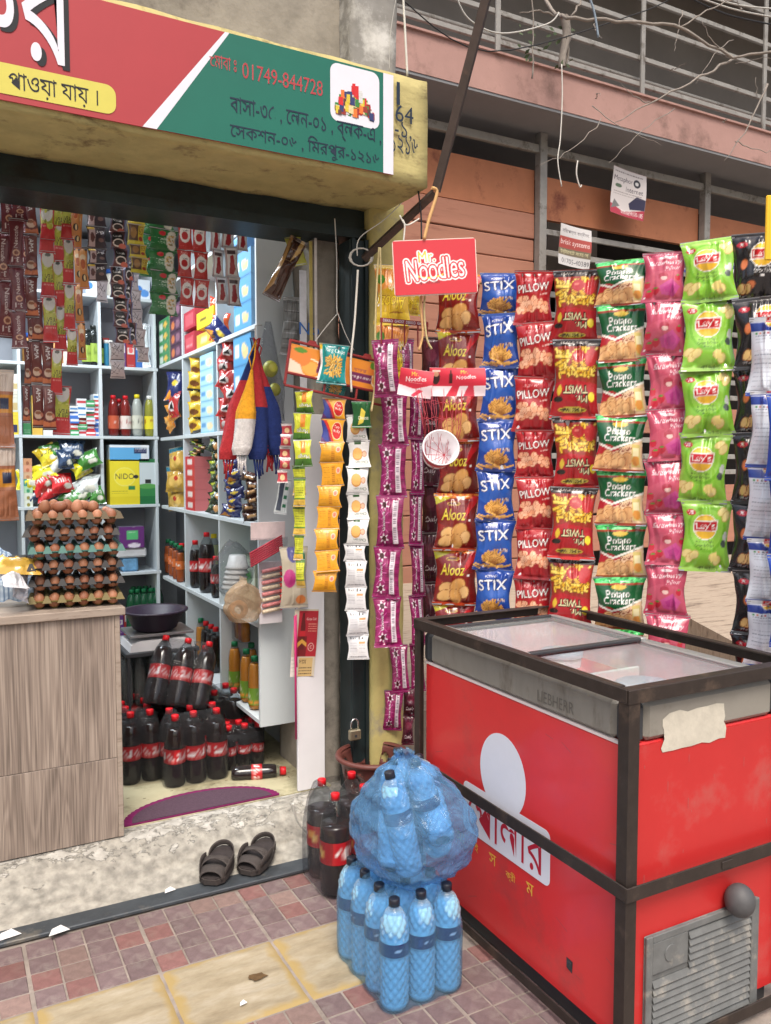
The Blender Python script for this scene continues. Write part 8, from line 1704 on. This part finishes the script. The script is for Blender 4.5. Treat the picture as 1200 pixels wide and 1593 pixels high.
for k, (px0, px1, y0, y1, bgc, lb) in enumerate(((466, 478, 420, 640, (196, 198, 204), 'tall white and blue sheet hanging in the jamb corner'), (481, 487, 375, 560, (176, 160, 90), 'thin strip of faded yellow posters on the jamb'), (489, 494, 370, 560, (206, 200, 196), 'peeling white paper edge on the jamb'))):
    a = at(px0, y0, 1, 3.16 - .01 * k); b = at(px1, y1, 1, 3.16 - .01 * k); mb = MB(); mb.bbox(a.x, 3.158 - .01 * k, b.z, b.x, 3.161 - .01 * k, a.z, .0005); solo('hanging_sheet', mb, mat('sheet_%d' % k, C_(*bgc), .7, var=.25, scale=9), lb, 'sheet')
part('blue_lettering', text_mb('No', at(466, 520, 1, 3.156), EX, EZ, .05, None, .02), mat('blue_ink', C_(50, 100, 170), .6, var=.05), bpy.data.objects['hanging_sheet'], world=True)
def jp(name, px, py, art, key, w_, h_, t_, e_, lb, cat, Y=3.2, m=None, nu=30): 
    q = at(px, py, 1, Y); return pouch(name, key, art, w_, h_, t_, (q.x, Y, q.z), e_, lb, cat, None, nu, m)
jp('yellow_card', 455, 368, simple_art((206, 206, 90), [('r', .1, .6, .9, .9, (226, 220, 120)), ('e', .5, .35, .12, .12, (40, 60, 80))]), 'yelcard', .07, .12, .008, (0, R(-14), -.2), 'lime yellow packet card under the header at the jamb', 'card', m=SATIN)
jp('wafer_packet', 466, 372, simple_art((70, 44, 34), [('p', [(0, 0), (.3, .2), (.2, 1), (0, 1)], (170, 130, 80)), ('p', [(.6, .6), (.9, .8), (.8, 1.6)], (196, 160, 100)), ('l', 2, .3, .5, .8, .9, (230, 200, 150))], asp=2.6), 'wafer', .075, .27, .05, (0, R(26), -.3), 'glossy brown and gold wafer packet hanging aslant at the jamb', 'packet', Y=3.15)
jp('blister_strip', 456, 462, simple_art((120, 122, 122), [('l', 12, .05, .05, .95, 1.9, (60, 60, 62), 4, .05), ('l', 9, .1, .1, .9, 1.8, (190, 192, 194), 8, .03)], asp=2.3), 'blister', .085, .25, .02, (0, R(4), -.3), 'silver grey bubble packed strip hanging on the shelf end', 'strip', Y=3.3, m=SATIN)
jp('brush_card', 445, 745, simple_art((196, 204, 206), [('r', .1, .1, .5, .9, (50, 60, 80)), ('r', .6, .2, .9, .3, (40, 110, 80)), ('r', .6, .45, .9, .55, (40, 110, 80)), ('r', .6, .7, .9, .8, (40, 110, 80))]), 'brushcard', .055, .15, .01, (0, R(10), -.2), 'card of dark toothbrushes on the shelf end', 'card', m=SATIN)
jp('balloon_bag', 457, 850, simple_art((190, 180, 160), [('e', .3, .5, .25, .3, (190, 60, 130)), ('e', .45, .9, .2, .3, (90, 90, 150)), ('e', .8, .7, .15, .5, (50, 120, 80)), ('e', .75, .15, .2, .15, (214, 130, 70))], asp=2.0), 'balloons', .12, .26, .03, (0, 0, -.2), 'clear bag of coloured balloons above the cola poster', 'bag', Y=3.15, m=SATIN)
for k, (px, py, s_) in enumerate(((421, 574, .036), (428, 606, .028))):
    q = at(px, py, 1, 3.33); mb = MB(); mb.sphere(q, s_ * .9, s_ * .9, s_, 18, 12); solo('toy_ball', mb, mat('ball_green', C_(196, 196, 80), .4, var=.25, scale=14), ('larger lime and orange ball in the clear bag by the string bags', 'smaller pale green ball under the larger one')[k], 'ball', 'balls in the clear bag')
q0 = at(418, 500, 1, 3.33)
mb = gridsurf(lambda u, v: (q0.x + (.012 + .055 * min(1, v * 1.6)) * math.cos(u * 2 * PI) * (1 + .15 * nz(u * 6, v * 6)), 3.335 + (.01 + .03 * min(1, v * 1.6)) * math.sin(u * 2 * PI), q0.z - .42 * v), 30, 24); solo('clear_bag', mb, M_clear, 'tall clear plastic bag with two balls hanging on the shelf end', 'bag')

# string bags
def knit(name, c): return mat(name, C_(*c), .95, var=.18, scale=70, bump=1.0, bscale=150)
K_red, K_yel, K_wht, K_blu = knit('knit_red', (176, 48, 54)), knit('knit_yellow', (226, 160, 40)), knit('knit_white', (214, 210, 208)), knit('knit_blue', (34, 52, 112))
hook = at(398, 530, 1, 3.2)
def sbag(px0, py0, px1, py1, w_, bands, label, Y=3.2, th=.035, ph=0.0, lace=True):
    a = at(px0, py0, 1, Y); b = at(px1, py1, 1, Y); root = empty('string_bag', a, label, 'string bag', 'knitted string bags hanging at the shelf end'); L_ = (b - a)
    tot = 0
    for bi, (f0, f1, m) in enumerate(bands):
        def f(u, v, f0=f0, f1=f1):
            t = f0 + (f1 - f0) * v; c = L_ * t; k = (.12 + .88 * min(1, (t / .5)) ** 1.1) * (1 if t < .93 else 1 - (t - .93) * 3.5); a_ = u * 2 * PI
            r_ = w_ / 2 * k * (1 + .07 * math.sin(3 * a_ + t * 9 + ph) + .035 * math.sin(7 * a_ + ph)); mesh_ = .0014 * math.sin(t * 240) * math.sin(a_ * 18)
            return (c.x + (r_ + mesh_) * math.cos(a_), c.y + (th * k + mesh_) * math.sin(a_), c.z)
        part('knit_panel', gridsurf(f, 60, max(8, int(70 * (f1 - f0)))), m, root)
    mb = MB()
    for s_ in (-1, 1): mb.tube([Vector((0, 0, .0)), Vector((s_ * .012, 0, .02 + .03)), hook - a + Vector((0, -.004, 0))], .003, 5)
    part('drawstring', mb, bands[0][2], root)
    if lace:
        mb = MB(); rg = random.Random(int(px1))
        for s_ in range(4): x = (s_ - 1.5) * w_ * .16; mb.tube([L_ + Vector((x, -.01, .01)), L_ + Vector((x * .7, -.01, -.03)), L_ + Vector((x * .5 + rg.uniform(-.01, .01), -.01, -.055 - rg.uniform(0, .03)))], .0045, 5)
        part('fringe', mb, bands[-1][2], root)
sbag(394, 545, 354, 715, .086, [(0, .28, K_blu), (.28, 1, K_red)], 'knitted bag in red with a blue top, leftmost of the string bags', 3.22, ph=1)
sbag(392, 575, 375, 708, .078, [(0, .02, K_yel), (.02, .58, K_yel), (.58, 1, K_wht)], 'knitted bag with a yellow upper and a white lower half', 3.14, ph=2)
sbag(399, 545, 401, 715, .085, [(0, .52, K_red), (.52, 1, K_blu)], 'knitted bag with a red top and dark blue lower half in the middle', 3.19, ph=3)
sbag(401, 545, 420, 705, .068, [(0, .45, K_red), (.45, .6, K_blu), (.6, 1, K_red)], 'narrow red knitted bag with a blue stripe on the right', 3.23, ph=4)
sbag(403, 560, 432, 708, .088, [(0, .28, K_red), (.28, 1, K_blu)], 'rightmost and biggest dark blue knitted bag', 3.21, ph=5)
mb = MB(); mb.tube([hook + Vector((0, 0, -.02)), hook + Vector((0, 0, .06))], .004, 6); mb.tube([hook + Vector((0, 0, .06)), Vector((XS + .02, 3.398, hook.z + .10))], .0025, 5); solo('hook_string', mb, K_wht, 'short string tying the knitted bags to the shelf end', 'cord')

# clear bags, straws and lollipop card at the near lower bays
q = at(418, 812, 1, 3.3)
t = empty('straw_packet', (q.x, 3.3, q.z), 'clear hanging packet of pink straws with a white card header', 'packet'); s_ = 3.25 / FPX
mb = MB(); mb.bbox(-.08, -.002, -.075, .075, .002, 0, .001); part('card_header', mb, mat('pale_pink_card', C_(216, 196, 196), .6, var=.15, scale=14), t)
for k in range(7): mb = MB(); mb.tube([(-.085, -.012 + .002 * k, -.185 + .009 * k), (.06, -.012 + .002 * k, -.115 + .009 * k)], .0042, 6); part('straw', mb, mat('pink_straw', C_(206, 60, 80), .4, var=.1), t)
mb = gridsurf(lambda u, v: (-.09 + .17 * u + .006 * nz(v * 5, u * 3), -.016 + .006 * nz(u * 7, v * 7) + .018 * abs(math.sin(u * PI)) * -1, -.235 + .17 * v), 24, 24); part('packet_film', mb, M_clear, t)
q = at(420, 885, 1, 3.32); t = empty('lollipop_card', (q.x, 3.33, q.z), 'clear blister card with eight striped candy rolls', 'candy card')
mb = MB(); mb.bbox(-.045, 0, -.24, .06, .003, .03, .001); part('backing_card', mb, mat('grey_card', C_(206, 200, 204), .6, var=.05), t)
for k in range(8): mb = MB(); mb.tube([(-.035, -.010, -.004 - .025 * k - .006), (.045, -.010, -.004 - .025 * k + .004)], .0085, 8); r_ = part('candy_roll', mb, mat('candy_wrap_%s' % 'ab'[k % 2], C_(*((206, 130, 130), (214, 196, 170))[k % 2]), .4, var=.35, scale=90), t); mb = MB(); mb.tube([(.045, -.010, -.004 - .025 * k + .004), (.054, -.010, -.004 - .025 * k + .005)], .0095, 8); part('red_tip', mb, M_capred, r_)
M_tanbag = filmmat('tan_film', C_(196, 170, 140), .35, .15, .8, 18)
q = at(372, 880, 1, 3.42); bx_ = empty('cup_bag', (q.x, 3.5, q.z - .14), 'big crinkled clear bag with stacked cups hanging below the brown bags', 'bag')
mb = gridsurf(lambda u, v: ((.095 * math.sin(PI * min(1, v * .9 + .1)) ** .6) * math.cos(u * 2 * PI) * (1 + .12 * nz(u * 7, v * 8)), .06 * math.sin(u * 2 * PI), .24 * v + .01 * nz(u * 8, v * 8, 2)), 50, 30); part('bag_film', mb, M_clear, bx_)
for k in range(5): mb = MB(); mb.lathe([(.05, 0), (.056, .004), (.048, .012), (.036, .06), (0, .06)], 20, c=(.005 * k, .0, .03 + .022 * k)); part('cup', mb, mat('pale_cup', C_(212, 214, 210), .4, var=.08), bx_)
q = at(385, 945, 1, 3.34); bx2 = empty('roll_bag', (q.x - .01, 3.36, q.z - .06), 'tan clear bag with a brown paper roll below the cups', 'bag')
mb = gridsurf(lambda u, v: (.09 * math.sin(PI * min(1, v + .12)) ** .5 * math.cos(u * 2 * PI) * (1 + .12 * nz(u * 7, v * 8, 4)), .05 * math.sin(u * 2 * PI), .19 * v), 50, 24); part('bag_film', mb, M_tanbag, bx2)
mb = MB(); mb.lathe([(.02, -.02), (.04, -.02), (.04, .02), (.02, .02)], 24, M=Matrix.Rotation(R(70), 3, 'X'), c=(-.03, -.01, .05)); part('paper_roll', mb, mat('kraft', C_(170, 130, 90), .8, var=.15, scale=20), bx2)
o_, _z = boxS('green_carton', 'eco', simple_art((206, 216, 196), [('e', .7, .6, .2, .16, (60, 130, 60)), ('r', .1, .3, .4, .8, (90, 160, 80)), ('r', 0, 0, .06, 1, (150, 110, 70))]), 352, 845, 398, 905, ZS[1] + .06, 'pale green carton behind the clear bag in the near bay', X=XS + .06)

# jars on the top back bays
M_jar = mat('jar_plastic', C_(206, 200, 190), .35, var=.06); M_jarb = mat('jar_biscuit', C_(190, 140, 80), .5, var=.25, scale=40); M_lidb = mat('jar_lid', C_(40, 80, 150), .4, var=.05)
for k, (px, zi, m, lb) in enumerate(((48, 4, M_jarb, 'biscuit jar with a blue lid at the left of the upper bay'), (66, 4, M_jar, 'pale jar with a blue lid beside the biscuit jar'), (86, 4, M_jarb, 'second biscuit jar with a blue lid in the upper bay'), (106, 4, M_jar, 'pale jar with a blue lid behind the orange sticks'), (178, 5, M_jar, 'pale jar on the top shelf behind the coffee strips'), (192, 5, M_jarb, 'biscuit jar on the top shelf behind the coffee strips'))):
    p = at(px, 500, 1, 5.28); j = empty('shop_jar', (p.x, p.y, SZ[zi] + .001), lb, 'jar', 'jars in the upper back bays'); mb = MB(); mb.lathe([(0, 0), (.048, 0), (.052, .01), (.052, .13), (.046, .145), (0, .145)], 20); part('jar_body', mb, m, j); mb = MB(); mb.lathe([(0, .146), (.05, .146), (.05, .172), (0, .174)], 20); part('jar_lid', mb, M_lidb, j)
rg = random.Random(44); names_ = ('red', 'green', 'blue', 'golden', 'purple', 'white'); cc_ = ((180, 50, 50), (60, 130, 80), (60, 110, 180), (210, 170, 70), (110, 60, 130), (214, 214, 210))
for bi, (x0, x1, zi, where) in enumerate(((.90, 1.17, 4, 'bay right of the hair oil'), (.45, .60, 3, 'bay left of the medicine cartons'), (.90, 1.16, 0, 'lowest bay above the floor bottles'), (-.01, .41, 3, 'far left bay'))):
    x = x0; k = 0
    while x < x1 - .04:
        w_ = rg.uniform(.045, .07); h_ = rg.uniform(.12, .24); ci = (k * 2 + bi) % 6
        carton('shelf_carton', 'sc%d' % ci, simple_art(cc_[ci], [('r', .1, .55, .9, .8, (226, 222, 214)), ('e', .5, .7, .26, .26, tuple(min(255, q + 50) for q in cc_[ci])), ('l', 2, .15, .1, .85, .3, (230, 230, 226))], asp=2.4), w_ * .94, .1, h_, (x + w_ / 2, 5.30 + rg.uniform(-.01, .02), SZ[zi] + .0008), rg.uniform(-.1, .1), '%s upright carton, %s from the left, %s' % (names_[ci], ('first', 'second', 'third', 'fourth', 'fifth', 'sixth', 'seventh', 'eighth', 'ninth')[k], where), 'carton', 'upright cartons at the back of the shelf bays', nu=14); x += w_; k += 1
